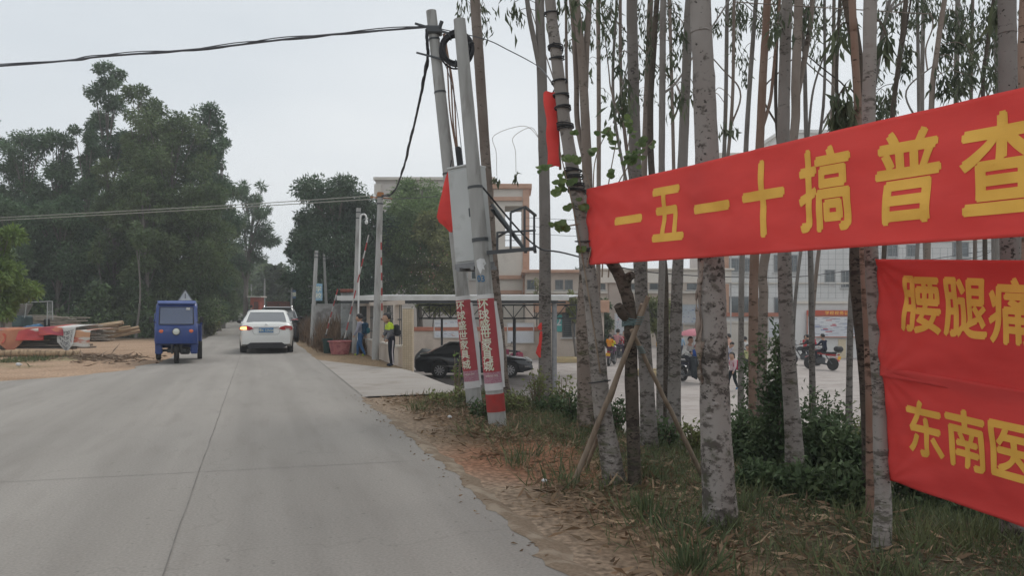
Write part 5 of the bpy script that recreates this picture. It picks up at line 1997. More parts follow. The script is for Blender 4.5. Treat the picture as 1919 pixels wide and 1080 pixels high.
b = MB()
b.box((0, yr - .012, .795), (.46, .03, .15), ch=.004)
pl = b.build("number_plate", M_plate, wc)
V, Fc = glyphs("粤K·32N54", .118, .012, .0005)
b = MB()
b.add([Vector((p.x * .84, yr - .031 - p.z, .795 + p.y)) for p in V], Fc)
b.build("lettering", M_whitetext, pl, smooth=0)
b = MB()
panel_on(b, [(-.62, .30), (-.5, .385), (.5, .385), (.62, .30), (.55, .20), (-.55, .20)], yr - .006, .18)
b.build("rear_diffuser", M_black, wc)
b = MB()
for sd in (-1, 1):
    b.box((sd * .69, yr + .035, .50), (.16, .04, .028), ch=.005)
b.build("reflector", mat("reflector_dark", (.10, .02, .02), .3), wc)
b = MB()
b.ell((0, yr + .04, .985), (.05, .03, .022), 12, 6)
b.build("badge", M_chrome, wc)
b = MB()                                    # shut line of the boot lid and bumper crease
for sd in (-1, 1):
    b.tube([(sd * .43, yr - .004, .79), (sd * .41, yr - .004, .70), (sd * .36, yr - .004, .655), (0, yr - .004, .65)], .005, 4)
b.build("boot_seam", mat("seam_grey", (.25, .25, .24), .7), wc)
b = MB()
b.box((0, -1.66, 1.115), (.22, .03, .035), Matrix.Rotation(rad(-30), 3, 'X'), ch=.008)
b.build("brake_lamp", M_taildark, wc)
b = MB()
b.tube([(.62, yr + .05, .30), (.62, yr - .02, .29)], .03, 10)
b.build("exhaust", M_darksteel, wc)

# dark off-road car ahead of it
c_ = gp(519, 643)
hd = rad(16)
belt = [(-2.2, 1.06), (-2.0, 1.1), (-.9, 1.08), (.6, 1.04), (1.1, 1.0), (1.95, .9), (2.2, .75)]
sv = car("estate_car", "tall black car with roof rails half hidden beyond the white saloon", (c_.x - 2.1 * math.sin(hd) + .05, c_.y + 2.1 * math.cos(hd), 0), hd, 4.45, 1.84, 1.62, belt, (-2.05, -1.75, .25, 1.15), (-1.3, 1.3), M_carblack, ends=(.4, .36), R=.35, kindrear="suv", glassM=mat("car_glass_pale", (.16, .17, .17), .12, spec=1.0, coat=.5))
yr = -2.225
for sd in (-1, 1):
    b = MB()
    panel_on(b, [(sd * .52, .94), (sd * .86, .92, .08), (sd * .87, 1.03, .09), (sd * .80, 1.07, .06), (sd * .52, 1.03)], yr - .01, .08)
    recalc(b.build("tail_lamp", mat("tail_bright", (.62, .06, .07), .25, coat=.5), sv))
    b = MB()
    b.tube([(sd * .60, -1.5, 1.60), (sd * .60, -1.4, 1.68), (sd * .60, .1, 1.69), (sd * .60, .25, 1.62)], .022, 8)
    b.build("roof_rail", M_chrome, sv)
b = MB()
b.box((0, -1.82, 1.585), (1.2, .26, .04), Matrix.Rotation(rad(6), 3, 'X'), ch=.012)
b.build("rear_spoiler", M_steel, sv)
b = MB()
b.box((0, yr - .01, .80), (.46, .03, .15))
b.build("number_plate", M_plate, sv)
b = MB()
b.tube([(0, -1.2, 1.6), (0, -1.32, 1.76)], .01, 6)
b.build("aerial", M_black, sv)

# black saloon under the carport, seen from its right side
belt = [(-2.4, .86), (-2.15, .98), (-1.6, 1.03), (-.8, .98), (.6, .93), (1.1, .92), (2.0, .80), (2.4, .60)]
bc_Y = 33.0
bx = (888 - CX) / F * bc_Y
bk = car("saloon_car", "black saloon car parked side on beneath the carport roof", (bx, bc_Y + .3, -1.3), rad(-90 + 4), 4.75, 1.80, 1.46, belt, (-2.0, -1.1, .45, 1.35), (-1.42, 1.42), M_carblack, R=.33, curve=4, tuck=.22)
yf = 2.37
for sd in (-1, 1):
    b = MB()
    b.ell((sd * .62, yf - .16, .70), (.17, .15, .075), 12, 8)
    b.build("headlight", mat("headlamp", (.62, .63, .62), .15, coat=.6), bk)
b = MB()
b.box((0, yf - .02, .60), (.7, .06, .16), ch=.02)
b.build("grille", M_darksteel, bk)
b = MB()
for sd in (-1, 1):
    b.box((sd * .895, .0, .50), (.02, 2.6, .025), ch=.004)
    b.box((sd * .80, 2.12, .47), (.1, .26, .025), Matrix.Rotation(sd * .5, 3, 'Z'), ch=.004)
b.build("chrome_trim", M_chrome, bk)
b = MB()
b.tube([(.70, -1.2, 1.13), (.66, -.9, 1.33), (.63, -.3, 1.41), (.64, .35, 1.36), (.75, 1.05, 1.05)], .012, 6)
b.tube([(-.70, -1.2, 1.13), (-.66, -.9, 1.33), (-.63, -.3, 1.41), (-.64, .35, 1.36), (-.75, 1.05, 1.05)], .012, 6)
b.build("window_trim", M_chrome, bk)

# ------------------------------------------------------------------ blue three-wheeler
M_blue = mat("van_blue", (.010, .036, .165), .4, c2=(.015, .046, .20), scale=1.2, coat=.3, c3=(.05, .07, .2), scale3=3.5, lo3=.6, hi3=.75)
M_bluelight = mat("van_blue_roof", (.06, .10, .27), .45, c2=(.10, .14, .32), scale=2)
M_screen = mat("screen_glass", (.30, .34, .34), .08, spec=.8, alpha=.32)  # pale grey base colour stands in for sky reflected in the windscreen
fw = gp(331, 682.5)
hd = rad(180 + 20.5)
tk = thing("three_wheeler", "blue cabbed three-wheeled cargo vehicle facing the camera with a triangle on its roof", "three-wheeler", (fw.x, fw.y, 0), hd)
# local frame: +y is forward (towards the camera); front wheel at y = 0
def V3(*a):
    return Vector(a)


b = MB()
prof = [(.05, .52), (.20, .56), (.235, .86), (.20, 1.0), (.10, 1.06), (-.06, 1.56), (-.14, 1.64), (-.3, 1.68), (-.95, 1.69), (-1.06, 1.64), (-1.08, .5), (-.35, .42), (-.30, .55), (-.1, .60)]
rings = []
for (x, k) in ((-.535, .0), (-.525, .4), (-.49, .9), (-.40, 1.0), (0, 1.04), (.40, 1.0), (.49, .9), (.525, .4), (.535, 0)):
    rr = []
    for (y, z) in prof:
        yy = y - .05 * (1 - k) if y > 0 else y + (.02 * (1 - k))
        zz = z - (.06 * (1 - k) if z > 1.5 else 0)
        xx = x * (1 - .05 * max(0, (z - 1.0)) / .7)
        rr.append(V3(xx, yy + .03 * (k if y > 0 else 0), zz))
    rings.append(rr)
b.loft(rings)
recalc(b.build("cab", M_blue, tk, smooth=45))
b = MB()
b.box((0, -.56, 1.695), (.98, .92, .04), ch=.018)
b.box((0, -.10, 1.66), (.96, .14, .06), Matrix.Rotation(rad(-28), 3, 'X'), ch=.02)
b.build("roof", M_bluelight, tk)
b = MB()
wz0, wz1 = 1.075, 1.535


def scr(x, z):
    return V3(x * (1 - .05 * (z - 1.0) / .7), .155 - (z - 1.06) * .325 + .028 * (1 - (x / .46) ** 2), z)


b.sheet(lambda i, j: scr(-.425 + .85 * i, wz0 + (wz1 - wz0) * j), 8, 4)
ws = recalc(b.build("windscreen", M_screen, tk))
b = MB()
for (xa, za, xb, zb) in ((-.43, wz0, .43, wz0), (-.43, wz1, .43, wz1), (-.43, wz0, -.43, wz1), (.43, wz0, .43, wz1)):
    b.tube([scr(xa + (xb - xa) * k / 6, za + (zb - za) * k / 6) + V3(0, .004, 0) for k in range(7)], .012, 6)
b.build("seal", M_black, ws)
b = MB()
b.box(scr(-.30, 1.49) + V3(0, .012, 0), (.10, .006, .07), Matrix.Rotation(rad(-18), 3, 'X'))
b.build("sticker", M_paper, ws)
b = MB()                                       # side windows
for sd in (-1, 1):
    b.box((sd * .532, -.5, 1.3), (.012, .62, .42), ch=.004)
b.build("side_window", M_glass, tk)
b = MB()
b.lathe([(.0, -.03), (.10, -.03), (.10, .035), (.085, .05)], 20, Matrix.Translation((0, .255, .88)) @ Matrix.Rotation(rad(-90), 4, 'X'), cap=False)
hl = b.build("headlight", M_darksteel, tk)
b = MB()
b.ell((0, .29, .88), (.088, .04, .088), 16, 10)
b.build("lens", mat("headlamp_lens", (.62, .64, .58), .2, coat=.6), hl)
for sd in (-1, 1):
    b = MB()
    b.ell((sd * .37, .24, .885), (.065, .035, .055), 12, 8)
    b.build("indicator", mat("indicator_orange", (.62, .12, .03), .25, coat=.4), tk)
    b = MB()
    b.bar((sd * .50, .12, 1.12), (sd * .62, .16, 1.16), .02)
    b.box((sd * .63, .15, 1.2), (.09, .03, .16), ch=.012)
    b.build("mirror", M_black, tk)
    b = MB()
    b.box((sd * .44, .03, .50), (.18, .16, .46), ch=.03)
    b.box((sd * .47, -.5, .47), (.12, 1.0, .30), ch=.03)
    b.build("side_skirt", M_blue, tk)
b = MB()
for sd in (-1, 1):
    b.tube([(sd * .12, .10, .78), (sd * .11, .02, .28)], .028, 8)
    b.tube([(sd * .12, .08, .62), (sd * .12, .06, .50)], .04, 8)
b.box((0, .08, .70), (.34, .06, .05), ch=.01)
b.build("fork", M_darksteel, tk)
b = MB()
b.sheet(lambda i, j: V3((i - .5) * .15, .34 * math.sin(-1.0 + 1.5 * j) * .95, .27 + .35 * math.cos(-1.0 + 1.5 * j)), 4, 12)
mg = b.build("mudguard", M_steel, tk)
mg.modifiers.new("thickness", 'SOLIDIFY').thickness = .012
wheel(tk, (0, 0, .27), .27, .12, 1)
for sd in (-1, 1):
    wheel(tk, (sd * .56, -2.0, .28), .28, .13, sd)
b = MB()                                       # cargo bed behind the cab
b.box((0, -1.85, .60), (1.24, 1.5, .06), ch=.01)
for sd in (-1, 1):
    b.box((sd * .60, -1.85, .83), (.04, 1.5, .42), ch=.01)
    b.tube([(sd * .60, -1.12, 1.04), (sd * .62, -1.12, 1.18), (sd * .62, -1.6, 1.2), (sd * .62, -2.55, 1.18), (sd * .6, -2.58, 1.04)], .025, 6)
b.box((0, -2.59, .83), (1.2, .04, .42), ch=.01)
b.box((0, -1.12, .83), (1.2, .04, .42), ch=.01)
b.build("cargo_bed", M_blue, tk)
b = MB()
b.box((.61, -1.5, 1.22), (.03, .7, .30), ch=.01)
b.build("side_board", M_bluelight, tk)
b = MB()
b.box((0, -1.2, .36), (.5, 2.2, .12), ch=.02)
b.box((-.2, -.5, .34), (.25, .4, .2), ch=.03)
b.tube([(-.56, -2.0, .28), (.56, -2.0, .28)], .04, 8)
b.tube([(-.30, .0, .36), (-.38, -.2, .33), (-.5, -.6, .3)], .025, 6)
b.tube([(.28, -.2, .38), (.36, -.2, .36), (.36, -.2, .30)], .02, 6)
b.build("chassis", M_darksteel, tk)
b = MB()
b.tube([(.02, -.42, 1.06), (0, -.12, .95)], .018, 6)
b.tube([V3(.17 * math.cos(a), -.42 + .05 * math.sin(a), 1.07 + .16 * math.sin(a)) for a in [2 * math.pi * i / 20 for i in range(21)]], .014, 6, cap=False)
b.build("steering_wheel", M_black, tk)
b = MB()
b.box((0, -.86, .72), (.8, .4, .12), ch=.04)
b.box((0, -1.02, 1.0), (.8, .1, .45), ch=.04)
b.build("seat", M_black, tk)
Rt = Matrix.Rotation(hd, 3, 'Z')
tg = thing("triangle_sign", "pale hollow warning triangle standing on the blue three-wheeler's roof", "warning triangle", Vector((fw.x, fw.y, 0)) + Rt @ V3(-.2, -.62, 1.72), hd)
b = MB()
A_, B_, C_ = V3(-.185, 0, 0), V3(.185, 0, 0), V3(0, 0, .30)
b.prism([(p.x, p.z) for p in (A_, B_, C_)], .03, Matrix.Rotation(rad(90), 4, 'X'))
b.build("panel", mat("triangle_pale", (.62, .64, .62), .5, c2=(.5, .52, .51), scale=8), tg)
b = MB()
for p, q in ((A_, B_), (B_, C_), (C_, A_)):
    b.bar(p + V3(0, .022, 0), q + V3(0, .022, 0), .025, .02)
b.bar(V3(0, .026, .06), V3(0, .026, .20), .03, .012)
b.build("border", M_steel, tg)


# ------------------------------------------------------------------ motorcycles
def motorcycle(label, loc, rz, paint, topbox=False, plate=None, scooter=False, lean=4, name="motorbike", apron=False):
    t = thing(name, label, "motorbike", loc, rz)
    t.rotation_euler = (0, rad(lean), rz)
    R = .29 if not scooter else .24
    for y in (.62, -.62):
        wheel(t, (0, y, R), R, .09, 1, inner=.76)
    b = MB()
    if scooter:
        b.loft([[V3(x * .14, y, z) for (x, z) in ((-1, zc - .1), (-1, zc + .08), (-.5, zc + .16), (.5, zc + .16), (1, zc + .08), (1, zc - .1))] for (y, zc) in ((-.9, .62), (-.6, .58), (-.2, .52), (.05, .34))])
        b.box((0, .18, .28), (.32, .5, .06), ch=.02)
        b.loft([[V3(x, y - .12 * abs(x) * 4, z) for x in (-.2, -.1, 0, .1, .2)] for (y, z) in ((.42, .3), (.46, .6), (.42, .86))], closed=False)
    else:
        b.loft([[V3(x * w_, y, zc + z * h_) for (x, z) in ((-1, -.6), (-1, .2), (-.5, 1), (.5, 1), (1, .2), (1, -.6))] for (y, zc, w_, h_) in ((.36, .78, .08, .1), (.2, .8, .14, .14), (-.02, .78, .13, .13), (-.16, .74, .08, .08))])
        b.box((0, -.5, .70), (.18, .5, .10), ch=.03)
        b.sheet(lambda i, j: V3((i - .5) * .13, .62 + .34 * math.sin(-.8 + 1.6 * j), .29 + .34 * math.cos(-.8 + 1.6 * j)), 3, 8)
        b.sheet(lambda i, j: V3((i - .5) * .15, -.62 + .34 * math.sin(-1.2 + 1.8 * j), .29 + .34 * math.cos(-1.2 + 1.8 * j)), 3, 8)
    recalc(b.build("fairing", paint, t))
    b = MB()
    b.box((0, 0, .42), (.24, .36, .30), ch=.05)
    b.tube([(0, .48, .86), (0, .1, .3), (0, -.3, .3), (0, -.62, R)], .03, 6)
    b.tube([(.1, .1, .3), (.13, -.3, .26), (.14, -.8, .34)], .04, 8)
    b.tube([(-.06, -.62, R), (-.08, -.3, .66)], .025, 6)
    b.build("engine", M_darksteel, t)
    b = MB()
    for sd in (-1, 1):
        b.tube([(sd * .08, .62, R), (sd * .08, .44, .92)], .022, 6)
    b.build("fork", M_steel, t)
    b = MB()
    b.box((0, -.38, .79), (.24, .72, .09), ch=.035)
    b.build("seat", M_black, t)
    b = MB()
    b.tube([(-.36, .26, 1.0), (-.2, .4, 1.02), (0, .44, .96), (.2, .4, 1.02), (.36, .26, 1.0)], .016, 6)
    b.build("handlebar", M_darksteel, t)
    b = MB()
    b.ell((0, .52, .86), (.09, .07, .09), 10, 8)
    b.build("headlight", mat("headlamp", (.62, .63, .62), .15), t)
    for sd in (-1, 1):
        b = MB()
        b.tube([(sd * .26, .36, 1.02), (sd * .30, .34, 1.16)], .008, 5)
        b.ell((sd * .31, .33, 1.2), (.055, .015, .035), 8, 6)
        b.build("mirror", M_black, t)
    b = MB()
    b.box((0, -.90, .72), (.13, .05, .06), ch=.01)
    b.build("tail_lamp", M_tail, t)
    if plate:
        b = MB()
        b.box((0, -.94, .58), (.22, .015, .15), Matrix.Rotation(rad(12), 3, 'X'))
        b.build("number_plate", plate, t)
    if topbox:
        b = MB()
        b.ell((0, -.88, .98), (.23, .20, .16), 14, 10, fn=lambda p: V3(max(-.85, min(.85, p.x)), max(-.85, min(.85, p.y)), max(-.8, min(.9, p.z))))
        b.box((0, -.8, .83), (.2, .34, .03))
        b.build("top_box", M_black, t)
    if apron:                                  # dark leg cover hung in front of the rider
        b = MB()
        b.sheet(lambda i, j: V3((i - .5) * .85, .52 + .09 * math.sin(9 * i) - .16 * abs(i - .5), 1.0 - .78 * j + .05 * math.sin(14 * i)), 18, 8)
        o = b.build("leg_cover", mat("cover_dark", (.016, .02, .024), .75, c2=(.03, .036, .042), scale=6), t)
        o.modifiers.new("thickness", 'SOLIDIFY').thickness = .015
    return t


M_mred = mat("bike_red", (.42, .02, .025), .3, coat=.4)
M_mblue = mat("bike_dark_blue", (.02, .03, .06), .35, coat=.4)
M_mblack = mat("bike_black", (.015, .015, .018), .35, coat=.3)
M_mpurple = mat("bike_plum", (.10, .02, .08), .4, coat=.3)
M_plateyel = mat("plate_yellow", (.75, .42, .03), .5)


def yard_pt(px, Y):
    x = (px - CX) / F * Y
    return Vector((x, Y, zg(x, Y) + .017))


mbA = motorcycle("red motorbike with black top box and yellow plate near the notice board", yard_pt(1538, 37), rad(33), M_mred, True, M_plateyel)
mbB = motorcycle("motorbike carrying a small child in front of the notice board", yard_pt(1507, 40), rad(48), M_mblack)
mbC = motorcycle("dark motorbike with black leg cover beneath the pink umbrella", yard_pt(1299, 30.5), rad(205), M_mblue, apron=True)
mbD = motorcycle("plum motorbike with an orange shirted child, half hidden by the tied trunk", yard_pt(1146, 40), rad(-20), M_mpurple, plate=M_plateyel)
mbE = motorcycle("motorbike behind the orange shirted child with a pink shirted rider", yard_pt(1160, 42.5), rad(-35), M_mblack)
mbF = motorcycle("pink and black scooter parked behind the black saloon's bonnet", yard_pt(954, 38.5), rad(35), mat("scooter_pink", (.35, .06, .12), .4), scooter=True, name="scooter")
mbG = motorcycle("dark scooter standing far down the road by the red brick hut", on_ground(471, 62), rad(17), M_mblue, scooter=True, name="scooter", lean=0)
# ------------------------------------------------------------------ people
JOINTS = dict(pelvis=(0, 0, .52), spine=(0, -.005, .62), chest=(0, 0, .735), neck=(0, .008, .83), head=(0, .018, .885),
              hipR=(.055, 0, .50), kneeR=(.06, .012, .28), ankR=(.06, -.01, .045), toeR=(.068, .085, .022),
              hipL=(-.055, 0, .50), kneeL=(-.06, .012, .28), ankL=(-.06, -.01, .045), toeL=(-.068, .085, .022),
              shR=(.105, 0, .795), elR=(.135, -.01, .635), wrR=(.14, .03, .50), haR=(.138, .045, .455),
              shL=(-.105, 0, .795), elL=(-.135, -.01, .635), wrL=(-.14, .03, .50), haL=(-.138, .045, .455))
RADII = dict(pelvis=.078, spine=.074, chest=.088, neck=.036, head=.042, hipR=.062, kneeR=.042, ankR=.028, toeR=.022, hipL=.062, kneeL=.042, ankL=.028, toeL=.022,
             shR=.044, elR=.032, wrR=.021, haR=.022, shL=.044, elL=.032, wrL=.021, haL=.022)
BONES = [("pelvis", "spine", 1), ("spine", "chest", 1), ("chest", "neck", 1), ("neck", "head", 0),
         ("pelvis", "hipR", 2), ("hipR", "kneeR", 2), ("kneeR", "ankR", 2), ("ankR", "toeR", 3),
         ("pelvis", "hipL", 2), ("hipL", "kneeL", 2), ("kneeL", "ankL", 2), ("ankL", "toeL", 3),
         ("chest", "shR", 1), ("shR", "elR", 1), ("elR", "wrR", 1), ("wrR", "haR", 0),
         ("chest", "shL", 1), ("shL", "elL", 1), ("elL", "wrL", 1), ("wrL", "haL", 0)]
STAND = {}
WALK = dict(kneeR=(.06, .09, .29), ankR=(.06, .10, .06), toeR=(.066, .19, .05), kneeL=(-.06, -.02, .28), ankL=(-.06, -.13, .07), toeL=(-.066, -.05, .03),
            elR=(.13, -.06, .64), wrR=(.14, -.08, .51), haR=(.138, -.08, .465), elL=(-.13, .03, .64), wrL=(-.135, .10, .53), haL=(-.133, .125, .49))
RIDE = dict(pelvis=(0, 0, .06), spine=(0, .01, .16), chest=(0, .035, .275), neck=(0, .055, .37), head=(0, .075, .425),
            hipR=(.06, .02, .05), kneeR=(.115, .24, .02), ankR=(.11, .20, -.20), toeR=(.115, .28, -.225), hipL=(-.06, .02, .05), kneeL=(-.115, .24, .02), ankL=(-.11, .20, -.20), toeL=(-.115, .28, -.225),
            shR=(.105, .035, .335), elR=(.16, .13, .215), wrR=(.16, .27, .185), haR=(.155, .31, .18), shL=(-.105, .035, .335), elL=(-.16, .13, .215), wrL=(-.16, .27, .185), haL=(-.155, .31, .18))
HOLD = dict(RIDE, elR=(.13, .10, .22), wrR=(.09, .20, .24), haR=(.07, .235, .25), elL=(-.13, .10, .22), wrL=(-.09, .20, .24), haL=(-.07, .235, .25))


def cloth(c):
    n = "cloth_%d_%d_%d" % tuple(int(v * 255) for v in c)
    return mat(n, c, .85, c2=tuple(v * .75 for v in c), scale=9, detail=3, spec=.15)


def person(label, loc, rz, h, top, legs, pose=STAND, shoes=(.03, .03, .03), child=False, upper=None, split=.70, bend=0.0, headturn=0.0, headdown=0.0, short=False, stripe=None, long_hair=False, cap=None, group=None, bulk=1.0):
    J = {k: Vector(pose.get(k, v)) for k, v in JOINTS.items()}
    if bend:                              # bend forward at the hip
        Rb = Matrix.Rotation(-bend, 3, 'X')
        p0 = J["pelvis"].copy()
        for k in J:
            if not any(k.startswith(q) for q in ("hip", "knee", "ank", "toe", "pelvis")):
                J[k] = p0 + Rb @ (J[k] - p0)
    t = thing("person", label, "person", loc, rz, group)
    names = list(JOINTS)
    me = bpy.data.meshes.new("skeleton")
    me.from_pydata([J[k] * h for k in names], [(names.index(a), names.index(b_)) for a, b_, _ in BONES], [])
    o = bpy.data.objects.new("skeleton", me)
    COL.objects.link(o)
    md = o.modifiers.new("skin", 'SKIN')
    md.use_smooth_shade = True
    for i, k in enumerate(names):
        r = RADII[k] * h * (1.05 if child else 1) * (bulk if k in ("chest", "spine", "shR", "shL", "elR", "elL") else 1)
        fl = .72 if k in ("chest", "pelvis", "spine") else 1
        me.skin_vertices[0].data[i].radius = (r, r * fl)
        me.skin_vertices[0].data[i].use_root = k == "pelvis"
    o.modifiers.new("sub", 'SUBSURF').levels = 2
    o.modifiers["sub"].render_levels = 2
    dg = bpy.context.evaluated_depsgraph_get()
    m2 = bpy.data.meshes.new_from_object(o.evaluated_get(dg))
    bpy.data.objects.remove(o)
    b = MB()
    vs = [v.co.copy() for v in m2.vertices]
    bn = [(J[a] * h, J[c] * h, m_, a, c) for a, c, m_ in BONES]
    mi = []
    for p in m2.polygons:
        c = p.center
        best, bm_, nm = 9e9, 0, ""
        for A_, B_, m_, a, c2 in bn:
            d = B_ - A_
            tt = max(0, min(1, (c - A_).dot(d) / max(1e-9, d.length_squared)))
            q = (A_ + d * tt - c).length - RADII[a] * h * .5
            if q < best:
                best, bm_, nm, tq = q, m_, a + c2, tt
        if bm_ == 1 and nm == "chestneck" and tq > .72:
            bm_ = 0
        if bm_ == 1 and short and nm.startswith("el"):
            bm_ = 0
        if bm_ == 1 and upper is not None:
            up = (J["neck"] - J["pelvis"]).normalized()
            if (c - J["pelvis"] * h).dot(up) > (split - .52) * h:
                bm_ = 4
        mi.append(bm_)
    b.v += [tuple(v) for v in vs]
    b.f += [tuple(p.vertices) for p in m2.polygons]
    b.m += mi
    bpy.data.meshes.remove(m2)
    # head: skull with jaw, nose, ears; eyes and mouth
    hs_ = (.072 if not child else .082) * h
    Rh = Matrix.Rotation(headturn, 3, 'Z') @ Matrix.Rotation(-bend * .6 - headdown, 3, 'X')
    hc = J["head"] * h + Rh @ Vector((0, .012 * h, .045 * h))

    def skull(p):
        q = p.copy()
        if q.z < 0:
            q.x *= 1 - .30 * (-q.z) ** 1.3
            q.y *= 1 - .12 * (-q.z)
            q.y += .12 * (-q.z)
        return q
    b.ell(hc, (hs_ * .80, hs_ * .98, hs_ * 1.18), 16, 12, Rh, 0, skull)
    b.ell(hc + Rh @ Vector((0, hs_ * 1.0, -hs_ * .18)), (hs_ * .13, hs_ * .20, hs_ * .22), 8, 6, Rh, 0)
    for sd in (-1, 1):
        b.ell(hc + Rh @ Vector((sd * hs_ * .80, 0, -hs_ * .08)), (hs_ * .09, hs_ * .18, hs_ * .27), 8, 6, Rh, 0)
        b.ell(hc + Rh @ Vector((sd * hs_ * .30, hs_ * .86, hs_ * .03)), (hs_ * .13, hs_ * .07, hs_ * .07), 8, 6, Rh, 5)
    b.ell(hc + Rh @ Vector((0, hs_ * .92, -hs_ * .56)), (hs_ * .24, hs_ * .07, hs_ * .055), 8, 6, Rh, 6)
    # fingers: four and a thumb per hand, curled
    for sd, s_ in (("R", 1), ("L", -1)):
        w, p = J["wr" + sd] * h, J["ha" + sd] * h
        d = (p - w).normalized()
        side = d.cross(Vector((s_, 0, 0)))
        side = side.normalized() if side.length > .1 else Vector((0, 0, 1))
        inn = d.cross(side).normalized() * (1 if d.cross(side).x * s_ < 0 else -1)
        for k, ln in enumerate((.034, .039, .036, .028)):
            r0 = p + side * (k - 1.5) * .0115 * h
            q1 = r0 + d * ln * .5 * h
            q2 = q1 + (d * .8 + inn * .6) * ln * .45 * h
            b.tube([r0, q1, q2], [.0065 * h, .006 * h, .0045 * h], 6, 0)
        r0 = w.lerp(p, .45) - side * .018 * h
        b.tube([r0, r0 + (d * .6 - side * .7 + inn * .3) * .024 * h, r0 + (d * 1.0 - side * .8 + inn * .6) * .04 * h], [.008 * h, .007 * h, .005 * h], 6, 0)
    mats = [M_skin, cloth(top), cloth(legs), cloth(shoes), cloth(upper or top), mat("eye_dark", (.03, .025, .02), .3), mat("lip", (.30, .12, .10), .6)]
    body = b.build("body", mats, t, smooth=60)
    b = MB()
    b.ell(hc + Rh @ Vector((0, -hs_ * .10, hs_ * .16)), (hs_ * .90, hs_ * 1.02, hs_ * 1.14), 16, 10, Rh, 0, lambda p: Vector((p.x, p.y, max(p.z, -.42 if p.y < .25 else .42))))
    if long_hair:
        b.ell(hc + Rh @ Vector((0, -hs_ * .85, -hs_ * .6)), (hs_ * .55, hs_ * .35, hs_ * 1.2), 12, 8, Rh, 0)
    b.build("hair" if cap is None else "cap", M_hair if cap is None else cloth(cap), t)
    if stripe:
        b = MB()
        for sd in ("R", "L"):
            s_ = 1 if sd == "R" else -1
            P = [J[k + sd] * h + Vector((s_ * RADII[k + sd] * h * .98, 0, 0)) for k in ("hip", "knee", "ank")]
            b.sheet(lambda i, j: (P[0].lerp(P[1], j * 2) if j < .5 else P[1].lerp(P[2], j * 2 - 1)) + Vector((.003 * s_, (i - .5) * .022 * h, 0)), 2, 8)
        b.build("trouser_stripe", cloth(stripe), t)
    return t


def backpack(label, at, rz, h, c, c2):
    t = thing("backpack", label, "backpack", at, rz)
    b = MB()
    b.box((0, 0, 0), (.21 * h, .115 * h, .27 * h), ch=.035 * h)
    b.build("bag", cloth(c), t)
    b = MB()
    b.box((0, -.07 * h, -.05 * h), (.15 * h, .05 * h, .13 * h), ch=.02 * h)
    b.build("pocket", cloth(c2), t)
    b = MB()
    for sd in (-1, 1):
        b.tube([Vector(p) * h for p in ((sd * .06, .06, .10), (sd * .065, .12, .13), (sd * .065, .17, .07), (sd * .07, .16, -.02), (sd * .07, .06, -.09))], .012 * h, 6)
    b.build("strap", cloth(c2), t)
    return t


def off(loc, rz, v):
    return Vector(loc) + Matrix.Rotation(rz, 3, 'Z') @ Vector(v)


# the two schoolchildren by the pole
k1 = gp(676, 670)
k1.z = zg(k1.x, k1.y) + .01
rz1 = rad(80)
person("schoolchild in grey top and jeans with blue backpack walking left of the pole", k1, rz1, 1.30, (.30, .30, .36), (.035, .10, .22), WALK, (.30, .38, .05), True, headdown=.15, bulk=1.1)
backpack("dark teal backpack on the child left of the concrete pole", off(k1, rz1, (0, -.15, .88)), rz1, 1.3, (.012, .045, .085), (.02, .12, .15))
k2 = gp(734, 688)
k2.z = zg(k2.x, k2.y) + .01
rz2 = rad(98)
p_ = person("schoolchild in yellow green and grey jacket leaning behind the pole", k2, rad(112), 1.36, (.14, .14, .15), (.016, .018, .028),
            dict(STAND, elR=(.15, .04, .66), wrR=(.09, .12, .60), haR=(.06, .145, .585), elL=(-.15, .03, .66), wrL=(-.13, .11, .56), haL=(-.12, .14, .52)), (.025, .03, .05), True,
            upper=(.48, .62, .05), split=.715, bend=.18, headdown=-.1, bulk=1.22, stripe=(.55, .50, .52))
backpack("dark grey backpack on the child in the yellow green jacket", off(k2, rad(112), (0, -.02, .93)) + Vector((.10, 0, 0)), rad(112), 1.1, (.03, .032, .035), (.05, .05, .055))
tkl = Vector((fw.x, fw.y, 0))
person("driver in pale shirt dimly seen behind the three-wheeler's windscreen", tkl + Rt @ V3(.02, -.84, .78), rad(200.5), 1.62, (.42, .42, .44), (.03, .03, .04),
       dict(RIDE, kneeR=(.07, .22, .03), ankR=(.07, .26, -.18), toeR=(.07, .32, -.2), kneeL=(-.07, .22, .03), ankL=(-.07, .26, -.18), toeL=(-.07, .32, -.2)), headdown=.05)

# riders and children in the school yard
def rider(label, bike, y, z, h, top, legs, pose=RIDE, **kw):
    rz = bike.rotation_euler.z
    return person(label, off(bike.location, rz, (0, y, z)), rz, h, top, legs, pose, **kw)


rider("child in navy top sitting on the red motorbike", mbA, -.22, .83, 1.5, (.015, .02, .045), (.02, .02, .03))
rider("small child in white and black with a red school bag on the second motorbike", mbB, -.25, .83, 1.25, (.5, .5, .5), (.02, .02, .02), child=True, upper=(.05, .05, .05), split=.62)
rider("rider in white shirt holding the handlebar under the pink umbrella", mbC, -.3, .82, 1.65, (.60, .60, .57), (.03, .03, .04))
rider("child in blue jacket and pink cap at the front of the covered motorbike", mbC, .12, .86, 1.05, (.03, .09, .33), (.03, .03, .05), HOLD, child=True, cap=(.50, .17, .17))
rider("child in orange shirt on the plum motorbike", mbD, -.45, .84, 1.28, (.72, .27, .02), (.10, .03, .07), HOLD, child=True, short=True)
rider("child in bright yellow sitting in front of the orange shirt", mbD, .12, .80, 1.1, (.70, .66, .05), (.03, .05, .03), HOLD, child=True)
rider("rider in pink shirt beyond the orange shirted child", mbE, -.25, .82, 1.68, (.50, .24, .25), (.05, .03, .06), short=True)
rider("far rider in dark blue on the distant scooter", mbG, -.3, .80, 1.65, (.02, .05, .11), (.02, .02, .03))


